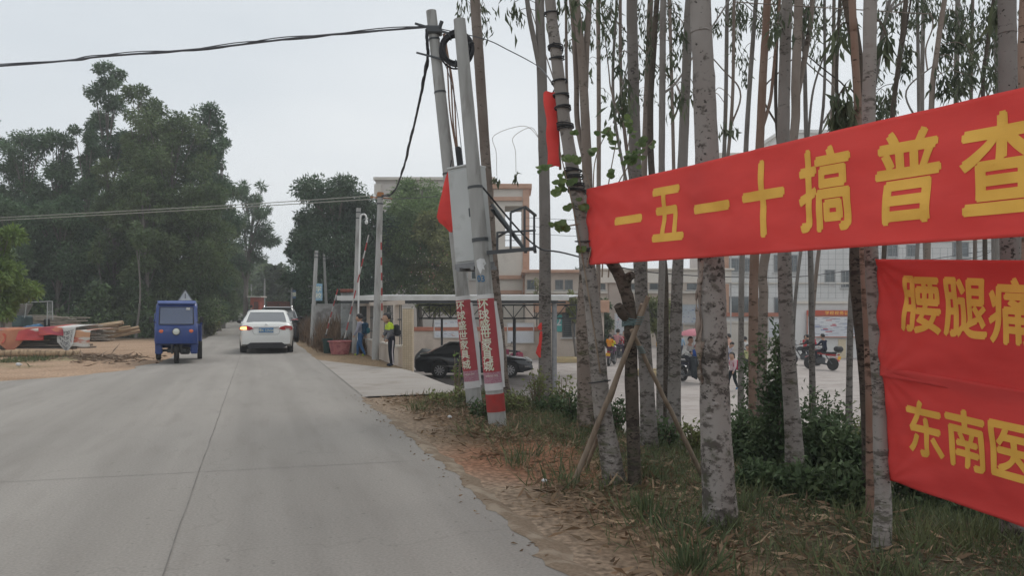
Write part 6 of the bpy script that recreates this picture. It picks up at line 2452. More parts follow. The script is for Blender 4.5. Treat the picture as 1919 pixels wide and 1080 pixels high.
def stander(label, px, Y, h, rz, top, legs, pose=WALK, **kw):
    return person(label, yard_pt(px, Y), rad(rz), h, top, legs, pose, **kw)


stander("person in red and white top standing behind the pink shirted rider", 1171, 44, 1.6, 150, (.50, .03, .05), (.03, .03, .05), STAND)
stander("person in yellow jacket walking between the two yard trunks", 1239, 38, 1.66, -30, (.70, .36, .03), (.05, .045, .05), WALK, long_hair=True)
sg = stander("girl in pale top with a crimson school bag beside the blotched giant", 1373, 27.5, 1.27, 120, (.55, .40, .42), (.015, .02, .025), WALK, child=True, shoes=(.05, .16, .33), long_hair=True)
backpack("crimson school bag on the girl beside the blotched giant", off(sg.location, rad(120), (0, -.15, .86)), rad(120), 1.25, (.50, .03, .09), (.42, .05, .1))
stander("bare shouldered child in pale peach top far behind the blotched giant", 1367, 41, 1.5, 60, (.60, .36, .28), (.45, .47, .6), STAND, child=True, short=True)
stander("person in white shirt bending behind the blotched giant", 1360, 37.5, 1.5, 200, (.62, .64, .74), (.04, .07, .16), STAND, bend=.9)
stander("child in olive yellow top behind the dark spotted trunk", 1401, 34, 1.25, 170, (.50, .50, .25), (.05, .05, .05), STAND, child=True)
stander("child in white shirt walking left of the ringed trunk", 1397, 40, 1.4, 40, (.6, .6, .58), (.04, .04, .05), WALK, child=True)
mbH = motorcycle("black motorbike parked beyond the covered motorbike, no rider", yard_pt(1284, 34), rad(250), M_mblack)
mbI = motorcycle("maroon motorbike at the yard's far side beside the pink shirted rider", yard_pt(1178, 45), rad(15), M_mpurple)
rider("rider in dark jacket on the maroon motorbike far behind the props", mbI, -.25, .82, 1.66, (.03, .03, .05), (.03, .04, .08))
stander("adult in grey shirt waiting inside the school gate", 1157, 48, 1.68, 170, (.28, .29, .31), (.03, .03, .05), STAND)
stander("child in pale blue top by the gate's sliding rail", 1276, 46, 1.35, 20, (.25, .36, .48), (.05, .05, .08), WALK, child=True)
stander("child in red jacket walking past the notice display", 1509, 44, 1.35, -70, (.45, .05, .06), (.03, .03, .05), WALK, child=True)
stander("adult in black top walking before the plain pale yard wall", 1420, 50, 1.68, 80, (.03, .03, .035), (.06, .07, .1), WALK)
backpack("red school bag on the small child of the second motorbike", off(mbB.location, rad(48), (.06, -.46, 1.15)), rad(48), 1.25, (.55, .04, .07), (.40, .03, .05))

# pink umbrella fixed over the covered motorbike
uloc = off(mbC.location, rad(205), (0, .05, 1.78))
um = thing("umbrella", "pink umbrella opened over the riders of the covered motorbike", "umbrella", uloc)
b = MB()
rings = []
for (r, z) in ((.02, .26), (.2, .235), (.42, .16), (.60, .03), (.62, .0)):
    rings.append([V3(r * (1 - .05 * abs(math.sin(4 * a))) * math.cos(a), r * (1 - .05 * abs(math.sin(4 * a))) * math.sin(a), z) for a in [2 * math.pi * k / 32 for k in range(32)]])
b.loft(rings)
b.build("canopy", mat("umbrella_pink", (.62, .24, .28), .7, c2=(.55, .20, .25), scale=3, trans=.3), um, smooth=50)
b = MB()
b.tube([(0, 0, .3), (0, 0, -.75)], .012, 6)
b.build("shaft", M_steel, um)
b = MB()
for k in range(8):
    a = math.pi / 4 * k
    b.tube([(0, 0, .2), (.58 * math.cos(a), .58 * math.sin(a), .0)], .005, 4)
b.build("ribs", M_steel, um)

# pots by the children
tub = gp(637, 664)
t = thing("plastic_tub", "faded pink plastic tub standing on the brown verge", "tub", (tub.x, tub.y, zg(tub.x, tub.y)))
b = MB()
b.lathe([(.29, 0), (.36, .40), (.40, .405), (.405, .44), (.37, .445), (.345, .42), (.28, .06), (.0, .05)], 28, cap=False)
b.build("body", mat("tub_pink", (.38, .12, .12), .6, c2=(.46, .20, .19), scale=3, c3=(.3, .09, .1), scale3=6), t)
b = MB()
b.lathe([(.30, .07), (.33, .25), (.2, .33), (.02, .36)], 16)
b.build("soil", mat("tub_soil", (.09, .06, .04), .95), t)
t = thing("plastic_bin", "dark green plastic bin just left of the pink tub", "bin", gp(614, 662))
b = MB()
b.lathe([(.13, 0), (.17, .46), (.185, .46), (.185, .49), (.155, .49), (.12, .05), (0, .04)], 20, cap=False)
b.build("body", mat("bin_green", (.012, .04, .035), .5), t)
b = MB()
for sd in (-1, 1):
    b.tube([(sd * .17, -.05, .42), (sd * .21, -.05, .42), (sd * .21, .05, .42), (sd * .17, .05, .42)], .01, 6)
b.build("handle", mat("bin_green", (.012, .04, .035), .5), t)
# ------------------------------------------------------------------ carport, school and walls
M_peach = mat("wall_peach", (.50, .42, .35), .85, c2=(.56, .48, .41), scale=1.2, detail=6, c3=(.40, .33, .27), scale3=.8, lo3=.58, hi3=.75)
M_cream = mat("wall_cream", (.56, .52, .46), .85, c2=(.61, .57, .51), scale=.7, detail=6, c3=(.47, .43, .37), scale3=.5, lo3=.58, hi3=.75)
M_whitewall = mat("wall_white", (.58, .575, .56), .85, c2=(.63, .625, .61), scale=.6, detail=6, c3=(.48, .47, .45), scale3=.45, lo3=.58, hi3=.75)
M_orange = mat("trim_orange", (.43, .245, .165), .8, c2=(.49, .30, .21), scale=2)
M_coping = mat("coping_red", (.42, .17, .11), .8, c2=(.36, .13, .08), scale=2)
M_board = mat("notice_white", (.62, .63, .64), .6, c2=(.54, .56, .60), scale=.8)
M_win = mat("window_glass", (.05, .065, .07), .1, spec=1.0)
M_winframe = mat("window_frame", (.50, .50, .49), .5)
M_bars = mat("window_bars", (.10, .11, .11), .6)
M_tilec = mat("tile_cream", (.55, .45, .33), .5)
ntl = M_tilec.node_tree                                   # small square tiles with joints
tc = ntl.nodes.new("ShaderNodeTexCoord")
br_ = ntl.nodes.new("ShaderNodeTexBrick")
br_.offset = 0
br_.inputs["Scale"].default_value = 1
br_.inputs["Brick Width"].default_value = .06
br_.inputs["Row Height"].default_value = .06
br_.inputs["Mortar Size"].default_value = .004
br_.inputs["Color1"].default_value = (.56, .46, .33, 1)
br_.inputs["Color2"].default_value = (.50, .40, .28, 1)
br_.inputs["Mortar"].default_value = (.36, .29, .21, 1)
cmb = ntl.nodes.new("ShaderNodeCombineXYZ")
sep = ntl.nodes.new("ShaderNodeSeparateXYZ")
addn = ntl.nodes.new("ShaderNodeMath")
ntl.links.new(tc.outputs["Object"], sep.inputs[0])
ntl.links.new(sep.outputs["X"], addn.inputs[0])
ntl.links.new(sep.outputs["Y"], addn.inputs[1])
ntl.links.new(addn.outputs[0], cmb.inputs["X"])
ntl.links.new(sep.outputs["Z"], cmb.inputs["Y"])
ntl.links.new(cmb.outputs[0], br_.inputs["Vector"])
ntl.links.new(br_.outputs["Color"], ntl.nodes["Principled BSDF"].inputs["Base Color"])


def window(parent, X, Y, Z, w, h, bars=0, mullion=1, mframe=None, m=None, sill=True):
    """a window on a wall facing -Y whose face is at Y; centre X, Z"""
    b = MB()
    f = .07
    for (cx_, cz, sx, sz) in ((X, Z + h / 2 - f / 2, w, f), (X, Z - h / 2 + f / 2, w, f), (X - w / 2 + f / 2, Z, f, h - 2 * f), (X + w / 2 - f / 2, Z, f, h - 2 * f)):
        b.box((cx_, Y - .02, cz), (sx, .07, sz))
    for k in range(mullion):
        b.box((X - w / 2 + w * (k + 1) / (mullion + 1), Y - .02, Z), (.05, .06, h - 2 * f))
    fr = b.build("window", mframe or M_winframe, parent, off=parent.location)
    b = MB()
    b.box((X, Y - .008, Z), (w - 2 * f + .01, .02, h - 2 * f + .01))
    b.build("pane", m or M_win, fr, off=parent.location)
    if bars:
        b = MB()
        for k in range(bars):
            b.box((X, Y - .07, Z - h / 2 + h * (k + .5) / bars), (w, .02, .03))
        b.build("bars", M_bars, fr, off=parent.location)
    if sill:
        b = MB()
        b.box((X, Y - .06, Z - h / 2 - .05), (w + .2, .16, .07))
        b.build("sill", M_winframe, fr, off=parent.location)
    return fr


def wx(px, Y):
    return (px - CX) / F * Y


def wz(py, Y):
    return H + (HY - py) / F * Y


ZY = -1.3
# --- carport -------------------------------------------------------
cp = thing("carport", "long low carport with thin white roof edge and steel truss", "carport", Vector((wx(850, 30), 30, ZY)))
co = cp.location
zr = wz(559, 27)
x0, x1 = wx(632, 27), wx(1066, 27)
b = MB()
b.box(((x0 + x1) / 2, 27 - .02, zr), (x1 - x0, .10, .16))
b.build("roof_edge", mat("roof_edge_white", (.60, .60, .58), .7, c2=(.48, .47, .45), scale=2, lo=.45, hi=.7), cp, off=co)
b = MB()
def roofp(i, j):
    y = 27.05 + 9 * j
    return Vector((x0 + (x1 - x0 + 1.5 * j) * i, y, zr + .03 + .25 * j + .018 * math.sin(i * 330)))
b.sheet(roofp, 240, 2)
ro = b.build("roof_sheet", mat("roof_tin", (.38, .39, .40), .5, c2=(.30, .30, .30), scale=1.2), cp, off=co)
ro.modifiers.new("thickness", 'SOLIDIFY').thickness = .02
b = MB()
b.box(((x0 + x1) / 2, 27.06, zr - .14), (x1 - x0 - .2, .05, .08))
b.box(((x0 + x1) / 2, 31.5, zr - .02), (x1 - x0 - .2, .06, .1))
b.build("purlin", M_darksteel, cp, off=co)
b = MB()                                                  # open web truss along the back row of posts
Yt = 35.5
zt0, zt1 = wz(572, Yt), wz(597, Yt)
xa, xb = wx(785, Yt), wx(1100, Yt)
for z in (zt0, zt1):
    b.bar((xa, Yt, z), (xb, Yt, z), .07)
nseg = 16
for k in range(nseg):
    xk, xk1 = xa + (xb - xa) * k / nseg, xa + (xb - xa) * (k + 1) / nseg
    b.bar((xk, Yt, zt1 if k % 2 else zt0), (xk1, Yt, zt0 if k % 2 else zt1), .04)
    b.bar((xk, Yt, zt0), (xk, Yt, zt1), .035)
b.build("truss", M_darksteel, cp, off=co)
for (px, Y, r) in ((828, 35.5, .05), (866, 35.5, .05), (964, 35.5, .07), (1100, 35.5, .06), (1039, 27.2, .085)):
    b = MB()
    x = wx(px, Y)
    b.tube([(x, Y, ZY), (x, Y, (zt1 if Y > 30 else zr - .08))], r, 10)
    b.box((x, Y, ZY + .03), (.26, .26, .03))
    b.build("post", M_steel if px == 1039 else M_darksteel, cp, off=co)

# tiled pillar and low wall on the carport's road side
tp_ = on_ground(765, 21.5)
pw = .135
t = thing("tiled_pillar", "square pillar faced with small cream tiles at the carport's near corner", "pillar", tp_)
b = MB()
zt_ = wz(579, 21.5) - tp_.z
b.box((0, 0, zt_ / 2 - .15), (pw * 2, .3, zt_ + .3), ch=.006)
b.build("shaft", M_tilec, t, smooth=0)
b = MB()
b.box((0, 0, zt_ + .012), (pw * 2 + .02, .32, .025), ch=.004)
b.build("cap", M_cream, t)
sw = thing("low_wall", "low rendered wall with framed openings running behind the schoolchildren", "wall", on_ground(735, 23.5))
so = sw.location
pA, pB = on_ground(752, 21.8), on_ground(668, 31)
d = (pB - pA)
ang = math.atan2(d.y, d.x)
RW = Matrix.Rotation(ang, 3, 'Z')
b = MB()
mid = (pA + pB) / 2
b.box((mid.x, mid.y, .08), (d.length, .16, .75), RW)
b.build("wall", M_peach, sw, off=so)
b = MB()
b.box((mid.x, mid.y, .47), (d.length, .22, .05), RW)
b.build("coping", M_cream, sw, off=so)
for k, f_ in enumerate((.06, .33, .62, .93)):
    p = pA.lerp(pB, f_)
    b = MB()
    b.box((p.x, p.y, 1.05), (.22, .2, 1.1), RW)
    b.build("pier", M_peach, sw, off=so)
b = MB()
b.box((mid.x, mid.y, 1.66), (d.length, .2, .12), RW)
b.build("lintel", M_peach, sw, off=so)
b = MB()
for f_ in [i / 40 for i in range(41)]:
    p = pA.lerp(pB, f_)
    b.box((p.x, p.y, 1.05), (.02, .02, 1.1))
for z in (.75, 1.2):
    b.bar((pA.x, pA.y, z), (pB.x, pB.y, z), .03)
b.build("grille", M_darksteel, sw, off=so)
# dark storage boxes and clutter inside the openings
t = thing("sheeted_stack", "dark sheeted stack standing in the shade inside the carport", "stack", (wx(797, 36.5), 36.5, ZY))
b = MB()
b.ell((0, 0, .4), (.5, .7, .62), 16, 10, fn=lambda p: p * (1 + .12 * noise.noise(p * 2.1)))
b.build("sheet", mat("sheet_dark", (.03, .035, .035), .7, c2=(.05, .05, .05), scale=4), t)

# grey stained pillar and concrete wall by the tub
t = thing("gate_pillar", "grey stained pillar with rusty red flower box behind the leaning bar", "pillar", on_ground(654, 29.5))
to = t.location
zt_ = wz(548, 29.5) - to.z
b = MB()
b.box((0, 0, zt_ / 2), (.50, .5, zt_), ch=.02)
b.build("shaft", mat("pillar_grey", (.25, .265, .26), .9, c2=(.36, .37, .36), scale=3, c3=(.16, .16, .15), scale3=2.2), t)
b = MB()
b.box((.05, -.1, zt_ + .05), (.62, .5, .12), ch=.02)
b.build("flower_box", mat("box_rust", (.23, .06, .04), .8, c2=(.15, .06, .04), scale=9), t)
t = thing("concrete_wall", "short grey concrete wall in the brown weeds beside the dark pillar", "wall", on_ground(618, 34))
b = MB()
zt_ = wz(572, 34) - t.location.z
b.box((0, 0, zt_ / 2 - .1), (1.5, .18, zt_ + .2), Matrix.Rotation(rad(12), 3, 'Z'), ch=.01)
b.box((1.0, .1, zt_ / 2 - .35), (.8, .18, zt_ - .2), Matrix.Rotation(rad(12), 3, 'Z'), ch=.01)
b.build("wall", mat("wall_grey", (.27, .27, .26), .9, c2=(.38, .37, .36), scale=2.5, c3=(.17, .16, .15), scale3=1.6), t)
b = MB()
b.box((0, 0, zt_ + .02), (1.54, .22, .05), Matrix.Rotation(rad(12), 3, 'Z'), ch=.006)
b.build("coping", mat("wall_grey", (.27, .27, .26)), t)
M_brick = mat("brick_red", (.22, .085, .06), .9, c2=(.16, .065, .05), scale=5)
nb = M_brick.node_tree
tc = nb.nodes.new("ShaderNodeTexCoord")
bt = nb.nodes.new("ShaderNodeTexBrick")
bt.inputs["Scale"].default_value = 1
bt.inputs["Brick Width"].default_value = .24
bt.inputs["Row Height"].default_value = .075
bt.inputs["Mortar Size"].default_value = .01
bt.inputs["Color1"].default_value = (.25, .085, .06, 1)
bt.inputs["Color2"].default_value = (.17, .065, .05, 1)
bt.inputs["Mortar"].default_value = (.2, .17, .15, 1)
mpb = nb.nodes.new("ShaderNodeMapping")
mpb.inputs["Rotation"].default_value = (rad(90), 0, 0)
nb.links.new(tc.outputs["Object"], mpb.inputs["Vector"])
nb.links.new(mpb.outputs["Vector"], bt.inputs["Vector"])
nb.links.new(bt.outputs["Color"], nb.nodes["Principled BSDF"].inputs["Base Color"])
t = thing("brick_wall", "low dark red brick wall under the largest dense tree", "wall", on_ground(548, 50))
b = MB()
zt_ = wz(567, 50) - t.location.z
b.box((0.2, 0, zt_ / 2 - .1), (3.6, .24, zt_ + .2), Matrix.Rotation(rad(-6), 3, 'Z'))
b.build("wall", M_brick, t)
b = MB()
b.box((0.2, 0, zt_ + .03), (3.7, .3, .06), Matrix.Rotation(rad(-6), 3, 'Z'))
b.build("coping", M_brick, t)
t = thing("brick_hut", "small red brick hut with pale roof at the far roadside", "hut", on_ground(482, 66))
b = MB()
zt_ = wz(558, 66) - t.location.z
b.box((0, 0, zt_ / 2), (.75, 1.2, zt_))
b.build("wall", mat("hut_red", (.40, .085, .05), .8, c2=(.28, .07, .05), scale=4), t)
b = MB()
b.box((0, 0, zt_ + .05), (1.15, 1.5, .1), ch=.02)
b.build("roof", M_cream, t)
b = MB()
b.box((.1, -.61, zt_ * .45), (.35, .03, zt_ * .8))
b.build("door", mat("door_dim", (.13, .05, .04), .7), t)

# --- yard wall behind the carport ------------------------------------
Yw = 45.0
yw = thing("yard_wall", "long peach yard wall with orange coping and notice boards behind the carport", "wall", (wx(915, Yw), Yw, ZY))
yo = yw.location
zt_ = wz(620, Yw)
b = MB()
b.box(((wx(770, Yw) + wx(1012, Yw)) / 2, Yw + .1, (ZY + zt_) / 2), (wx(1012, Yw) - wx(770, Yw), .2, zt_ - ZY))
b.build("wall", M_peach, yw, off=yo)
b = MB()
b.box(((wx(770, Yw) + wx(1012, Yw)) / 2, Yw + .08, zt_ + .09), (wx(1012, Yw) - wx(770, Yw) + .1, .34, .22), ch=.02)
b.build("coping", M_coping, yw, off=yo)


def notice(label, px0, py0, px1, py1, Y, m, frame=None, lines_=0, text=None, tcol=None):
    X, Z = (wx(px0, Y) + wx(px1, Y)) / 2, (wz(py0, Y) + wz(py1, Y)) / 2
    w, h = wx(px1, Y) - wx(px0, Y), wz(py0, Y) - wz(py1, Y)
    t = thing("notice_board", label, "notice board", (X, Y - .05, Z))
    b = MB()
    b.box((0, 0, 0), (w, .05, h), ch=.008)
    b.build("panel", m, t)
    b = MB()
    f = .05
    for (cx_, cz, sx, sz) in ((0, h / 2, w + f, f), (0, -h / 2, w + f, f), (-w / 2, 0, f, h - f), (w / 2, 0, f, h - f)):
        b.box((cx_, -.012, cz), (sx, .06, sz))
    b.build("frame", frame or M_winframe, t)
    return t, w, h


def paper_rows(t, w, h, cols, rows, colours, seed):
    rg = random.Random(seed)
    for c_, k in colours:
        b = MB()
        for i in range(k):
            x, z = rg.uniform(-.44, .44) * w, rg.uniform(-.42, .42) * h
            b.box((x, -.028 - .001 * rg.random(), z), (w * rg.uniform(.04, .12), .004, h * rg.uniform(.02, .05)))
        b.build("print", c_, t)


M_printred = mat("print_red", (.45, .07, .10), .8)
M_printblue = mat("print_blue", (.16, .22, .40), .8)
M_printgrey = mat("print_grey", (.35, .36, .42), .8)
M_printgreen = mat("print_teal", (.10, .36, .34), .8)
n1 = notice("white notice board with ruled sheets behind the black saloon's roof", 814, 600, 864, 633, Yw, M_board)
paper_rows(*n1, 5, 4, [(M_printgrey, 26), (mat("print_peach", (.58, .36, .28), .8), 7)], 3)
n2 = notice("blank white notice board behind the pink scooter", 951, 606, 1000, 643, Yw, M_board)

# --- gatehouse with barred window ------------------------------------
Yg = 44.0
gh = thing("gatehouse", "peach gatehouse with orange fascia and barred window", "gatehouse", (wx(1070, Yg), Yg, ZY))
go = gh.location
gx0, gx1 = wx(1012, Yg) + .02, wx(1132, Yg)
zt_ = wz(586, Yg)
b = MB()
b.box(((gx0 + gx1) / 2, Yg + 2.5, (ZY + zt_) / 2), (gx1 - gx0, 5, zt_ - ZY))
b.build("wall", M_peach, gh, off=go)
b = MB()
b.box(((gx0 + gx1) / 2, Yg + 2.4, (zt_ + wz(563, Yg)) / 2), (gx1 - gx0 + .5, 5.6, wz(563, Yg) - zt_), ch=.03)
b.build("fascia", M_orange, gh, off=go)
window(gh, wx(1066, Yg), Yg, wz(609, Yg), .72, 1.36, 11, 0, mat("frame_dark", (.12, .12, .12), .6))
b = MB()
b.box((wx(1046, Yg) + .0, Yg - .04, wz(606, Yg)), (.42, .06, .95), ch=.01)
b.build("plaque", M_printgreen, gh, off=go)
b = MB()
V, Fc = glyphs("2", .6, .02, .0005)
b.add([Vector((wx(1047, Yg) + p.x, Yg - .075 - p.z, wz(603, Yg) + p.y)) for p in V], Fc)
b.build("lettering", M_paper, gh, off=go, smooth=0)

# --- school gate ------------------------------------------------------
Yq = 50.0
gt = thing("school_gate", "cream school gate of tall pillars under a broad lintel", "gate", (wx(1220, Yq), Yq, ZY))
go = gt.location
for (pa, pb) in ((1140, 1164), (1328, 1352)):
    b = MB()
    xa, xb = wx(pa, Yq), wx(pb, Yq)
    b.box(((xa + xb) / 2, Yq, (ZY + wz(531, Yq)) / 2), (xb - xa, .8, wz(531, Yq) - ZY), ch=.02)
    b.build("pillar", mat("pillar_taupe", (.36, .30, .26), .8, c2=(.42, .36, .31), scale=1.5), gt, off=go)
b = MB()
xa, xb = wx(1122, Yq), wx(1366, Yq)
b.box(((xa + xb) / 2, Yq, (wz(531, Yq) + wz(508, Yq)) / 2), (xb - xa, 1.2, wz(508, Yq) - wz(531, Yq)), ch=.02)
b.build("lintel", M_cream, gt, off=go)
b = MB()
b.box(((xa + xb) / 2, Yq, wz(506, Yq)), (xb - xa + .3, 1.5, .12), ch=.02)
b.build("lintel_cap", M_cream, gt, off=go)
b = MB()
xa, xb = wx(1268, Yq), wx(1327, Yq)
for i in range(22):
    b.box((xa + (xb - xa) * i / 21, Yq, ZY + .55), (.05, .05, 1.0))
for z in (.15, 1.0):
    b.box(((xa + xb) / 2, Yq, ZY + z), (xb - xa, .06, .06))
b.build("sliding_rail", M_winframe, gt, off=go)
n3 = notice("tall pale blue and pink poster on a stand inside the gate", 1152, 588, 1170, 626, 47.5, M_board)
paper_rows(*n3, 5, 4, [(M_printblue, 12), (M_printred, 4), (M_printgreen, 6)], 4)
b = MB()
for sd in (-1, 1):
    b.box((sd * n3[1] * .45, .03, -n3[2] / 2 - (wz(626, 47.5) - ZY) / 2), (.05, .05, wz(626, 47.5) - ZY))
b.build("leg", M_steel, n3[0])
n4 = notice("pale blue information board right of the gate behind the umbrella", 1277, 571, 1312, 606, 52, mat("board_skyblue", (.44, .52, .58), .6, c2=(.55, .58, .62), scale=1))
paper_rows(*n4, 5, 4, [(M_printblue, 14), (M_printgrey, 10)], 5)
b = MB()
for sd in (-1, 1):
    b.box((sd * n4[1] * .45, .03, -n4[2] / 2 - (wz(606, 52) - ZY) / 2), (.06, .06, wz(606, 52) - ZY))
b.build("leg", M_steel, n4[0])

# --- low two-storey wing in the middle --------------------------------
Yl = 62.0
lw = thing("school_wing", "low peach two-storey school wing beyond the carport and gate", "school building", (wx(1070, Yl), Yl, ZY))
lo_ = lw.location
xa, xb = wx(985, Yl), wx(1345, Yl)
zt_ = wz(512, Yl)
b = MB()
b.box(((xa + xb) / 2, Yl + 4, (ZY + zt_) / 2), (xb - xa, 8, zt_ - ZY))
b.build("wall", M_peach, lw, off=lo_)
b = MB()
b.box(((xa + xb) / 2, Yl + 3.8, zt_ + .12), (xb - xa + .6, 8.8, .24), ch=.03)
b.build("parapet", M_orange, lw, off=lo_)
b = MB()
b.box(((xa + xb) / 2, Yl - .12, wz(548, Yl)), (xb - xa, .3, .16))
b.build("ledge", M_cream, lw, off=lo_)
for px in (995, 1048, 1066, 1092, 1120, 1183, 1232, 1302):
    window(lw, wx(px, Yl), Yl, wz(534, Yl), .62 if px < 1100 else 1.2, .75, 0, 1, mat("frame_dark", (.12, .12, .12), .6))
for px in (1112, 1236, 1300):
    window(lw, wx(px, Yl), Yl, wz(590, Yl), 1.3, 1.4, 6, 1)

# --- stair tower and the block behind the dense trees -----------------
Yt = 66.0
st = thing("school_tower", "cream stair tower with orange corner bands and an open upper bay", "school building", (wx(950, Yt), Yt, ZY))
so = st.location
xa, xb = wx(925, Yt), wx(992, Yt)
zt_ = wz(352, Yt)
zo0, zo1 = wz(462, Yt), wz(386, Yt)
oxa, oxb = wx(946, Yt), wx(978, Yt)
b = MB()
b.box(((xa + xb) / 2, Yt + 2, (ZY + zo0) / 2), (xb - xa, 4, zo0 - ZY))
b.box(((xa + xb) / 2, Yt + 2, (zo1 + zt_) / 2), (xb - xa, 4, zt_ - zo1))
b.box(((xa + oxa) / 2, Yt + 2, (zo0 + zo1) / 2), (oxa - xa, 4, zo1 - zo0))
b.box(((oxb + xb) / 2, Yt + 2, (zo0 + zo1) / 2), (xb - oxb, 4, zo1 - zo0))
b.build("wall", M_cream, st, off=so)
b = MB()
b.box((xb - .27, Yt - .06, (wz(575, Yt) + zt_) / 2), (.55, .14, zt_ - wz(575, Yt)))
b.build("corner_band", M_orange, st, off=so)
b = MB()
b.box(((xa + xb) / 2, Yt + 1.9, zt_ + .1), (xb - xa + .4, 4.4, .4), ch=.03)
b.build("parapet", M_orange, st, off=so)
for py in (373, 520, 548):
    b = MB()
    b.box(((xa + xb) / 2 - .3, Yt - .12, wz(py, Yt)), (xb - xa - .6, .26, .3))
    b.build("band", M_orange, st, off=so)
b = MB()
for z in (zo0 + .5, zo0 + .95):
    b.box(((oxa + oxb) / 2, Yt + .1, z), (oxb - oxa, .06, .06))
b.build("railing", M_steel, st, off=so)
lb = thing("school_block", "pale school block rising behind the dense trees", "school building", (wx(815, 70), 70, ZY))
xa, xb = wx(704, 70), wx(925, 70) - .03
zt_ = wz(338, 70)
b = MB()
b.box(((xa + xb) / 2, 74, (ZY + zt_) / 2), (xb - xa, 8, zt_ - ZY))
b.build("wall", mat("wall_palepink", (.52, .47, .43), .85, c2=(.57, .53, .49), scale=.6), lb, off=lb.location)
b = MB()
b.box((xa + .2, 69.92, wz(355, 70)), (.6, .2, .9))
b.box(((xa + xb) / 2, 73.9, zt_ + .12), (xb - xa + .3, 8.5, .24))
b.build("parapet", M_cream, lb, off=lb.location)
for k, px in enumerate((740, 800, 860, 900)):
    for py in (400, 455, 510):
        window(lb, wx(px, 70), 70, wz(py, 70), 1.6, 1.3, 0, 2)

# --- the large pale block on the right ---------------------------------
Yb = 60.0
rb = thing("school_block", "large pale school block behind the grove with orange plinth line", "school building", (wx(1600, Yb), Yb, ZY))
ro_ = rb.location
xa, xb = wx(1348, Yb), wx(2350, Yb)
zt_ = wz(300, Yb)
b = MB()
b.box(((xa + xb) / 2, Yb + 5, (ZY + zt_) / 2), (xb - xa, 10, zt_ - ZY))
b.build("wall", M_whitewall, rb, off=ro_)
b = MB()
b.box(((xa + xb) / 2, Yb + 4.8, zt_ + .2), (xb - xa + .5, 10.8, .5), ch=.04)
b.build("parapet", M_cream, rb, off=ro_)
b = MB()
b.box((wx(1530, Yb), Yb + 5, (zt_ + wz(240, Yb)) / 2 + .2), (wx(1572, Yb) - wx(1486, Yb), 5, wz(240, Yb) - zt_))
b.box((wx(1530, Yb), Yb + 5, wz(238, Yb) + .2), (wx(1572, Yb) - wx(1486, Yb) + .4, 5.5, .25))
b.build("penthouse", M_whitewall, rb, off=ro_)
b = MB()
b.box(((xa + xb) / 2, Yb - .08, wz(590, Yb)), (xb - xa, .2, .28))
b.build("plinth_line", M_coping, rb, off=ro_)
b = MB()
for py in (452, 531):
    b.box(((xa + xb) / 2, Yb - .05, wz(py, Yb)), (xb - xa, .12, .12))
b.build("ledge", M_cream, rb, off=ro_)
b = MB()
b.box((wx(1359, Yb), Yb - .05, wz(560, Yb)), (.5, .14, 2.2))
b.box((wx(1360, Yb), Yb - .05, wz(495, Yb)), (.4, .14, 1.2))
b.build("orange_panel", M_orange, rb, off=ro_)
fd = mat("frame_grey", (.22, .22, .22), .6)
for (px, py, w, h) in ((1379, 497, .95, 1.05), (1400, 497, .6, 1.05), (1459, 494, .7, 1.3), (1487, 494, .6, 1.3), (1555, 518, .75, .98), (1584, 523, .62, 1.3), (1672, 470, .8, .9), (1710, 470, .9, .9), (1800, 468, 1.2, 1.1), (1880, 468, 1.2, 1.1),
                       (1385, 572, 1.5, 1.3), (1424, 572, .7, 1.1), (1459, 573, .7, 1.25), (1760, 545, 1.2, 1.2), (1850, 545, 1.2, 1.2), (1390, 410, 1.3, 1.2), (1470, 410, 1.3, 1.2), (1550, 410, 1.3, 1.2), (1640, 400, 1.3, 1.2), (1740, 390, 1.3, 1.2)):
    window(rb, wx(px, Yb), Yb, wz(py, Yb), w, h, 0, 1, fd)
# wire mesh fence before it
mf = thing("mesh_fence", "thin wire mesh fence crossing in front of the large pale block", "fence", (wx(1600, 50), 50, ZY))
b = MB()
xa, xb = wx(1370, 50), wx(2000, 50)
for i in range(46):
    b.box((xa + (xb - xa) * i / 45, 50, (wz(560, 50) + wz(465, 50)) / 2), (.014, .014, wz(465, 50) - wz(560, 50)))
for k in range(10):
    b.box(((xa + xb) / 2, 50, wz(465 + k * 10.5, 50)), (xb - xa, .012, .014))
b.build("mesh", M_steel, mf, off=mf.location)
for i in range(5):
    b = MB()
    b.box((xa + (xb - xa) * i / 4, 50.06, (ZY + wz(462, 50)) / 2), (.07, .07, wz(462, 50) - ZY))
    b.build("post", M_winframe, mf, off=mf.location)

# --- notice wall with red header ---------------------------------------
Yn = 46.0
nw = thing("notice_wall", "white yard wall carrying the red framed notice display", "wall", (wx(1560, Yn), Yn + .1, ZY))
xa, xb = wx(1484, Yn), wx(2100, Yn)
b = MB()
b.box(((xa + xb) / 2, Yn + .25, (ZY + wz(569, Yn)) / 2), (xb - xa, .3, wz(569, Yn) - ZY))
b.build("wall", M_whitewall, nw, off=nw.location)
b = MB()
b.box(((xa + xb) / 2, Yn + .22, wz(567, Yn)), (xb - xa + .2, .5, .14))
b.build("coping", M_cream, nw, off=nw.location)
b = MB()
b.box((wx(1579, Yn), Yn + .08, (ZY + wz(636, Yn)) / 2), (.42, .06, wz(636, Yn) - ZY))
b.build("painted_patch", mat("patch_yellow", (.58, .50, .36), .85), nw, off=nw.location)
n5, w5, h5 = notice("red framed notice display with dense printed sheets on the white yard wall", 1512, 593, 1640, 632, Yn, M_board, M_coping)
paper_rows(n5, w5, h5, 9, 8, [(M_printgrey, 60), (M_printred, 14), (M_printblue, 12)], 8)
b = MB()
b.box((0, -.01, h5 / 2 + .19), (w5 + .06, .07, .30), ch=.01)
hd_ = b.build("header", mat("header_red", (.46, .08, .04), .6), n5)
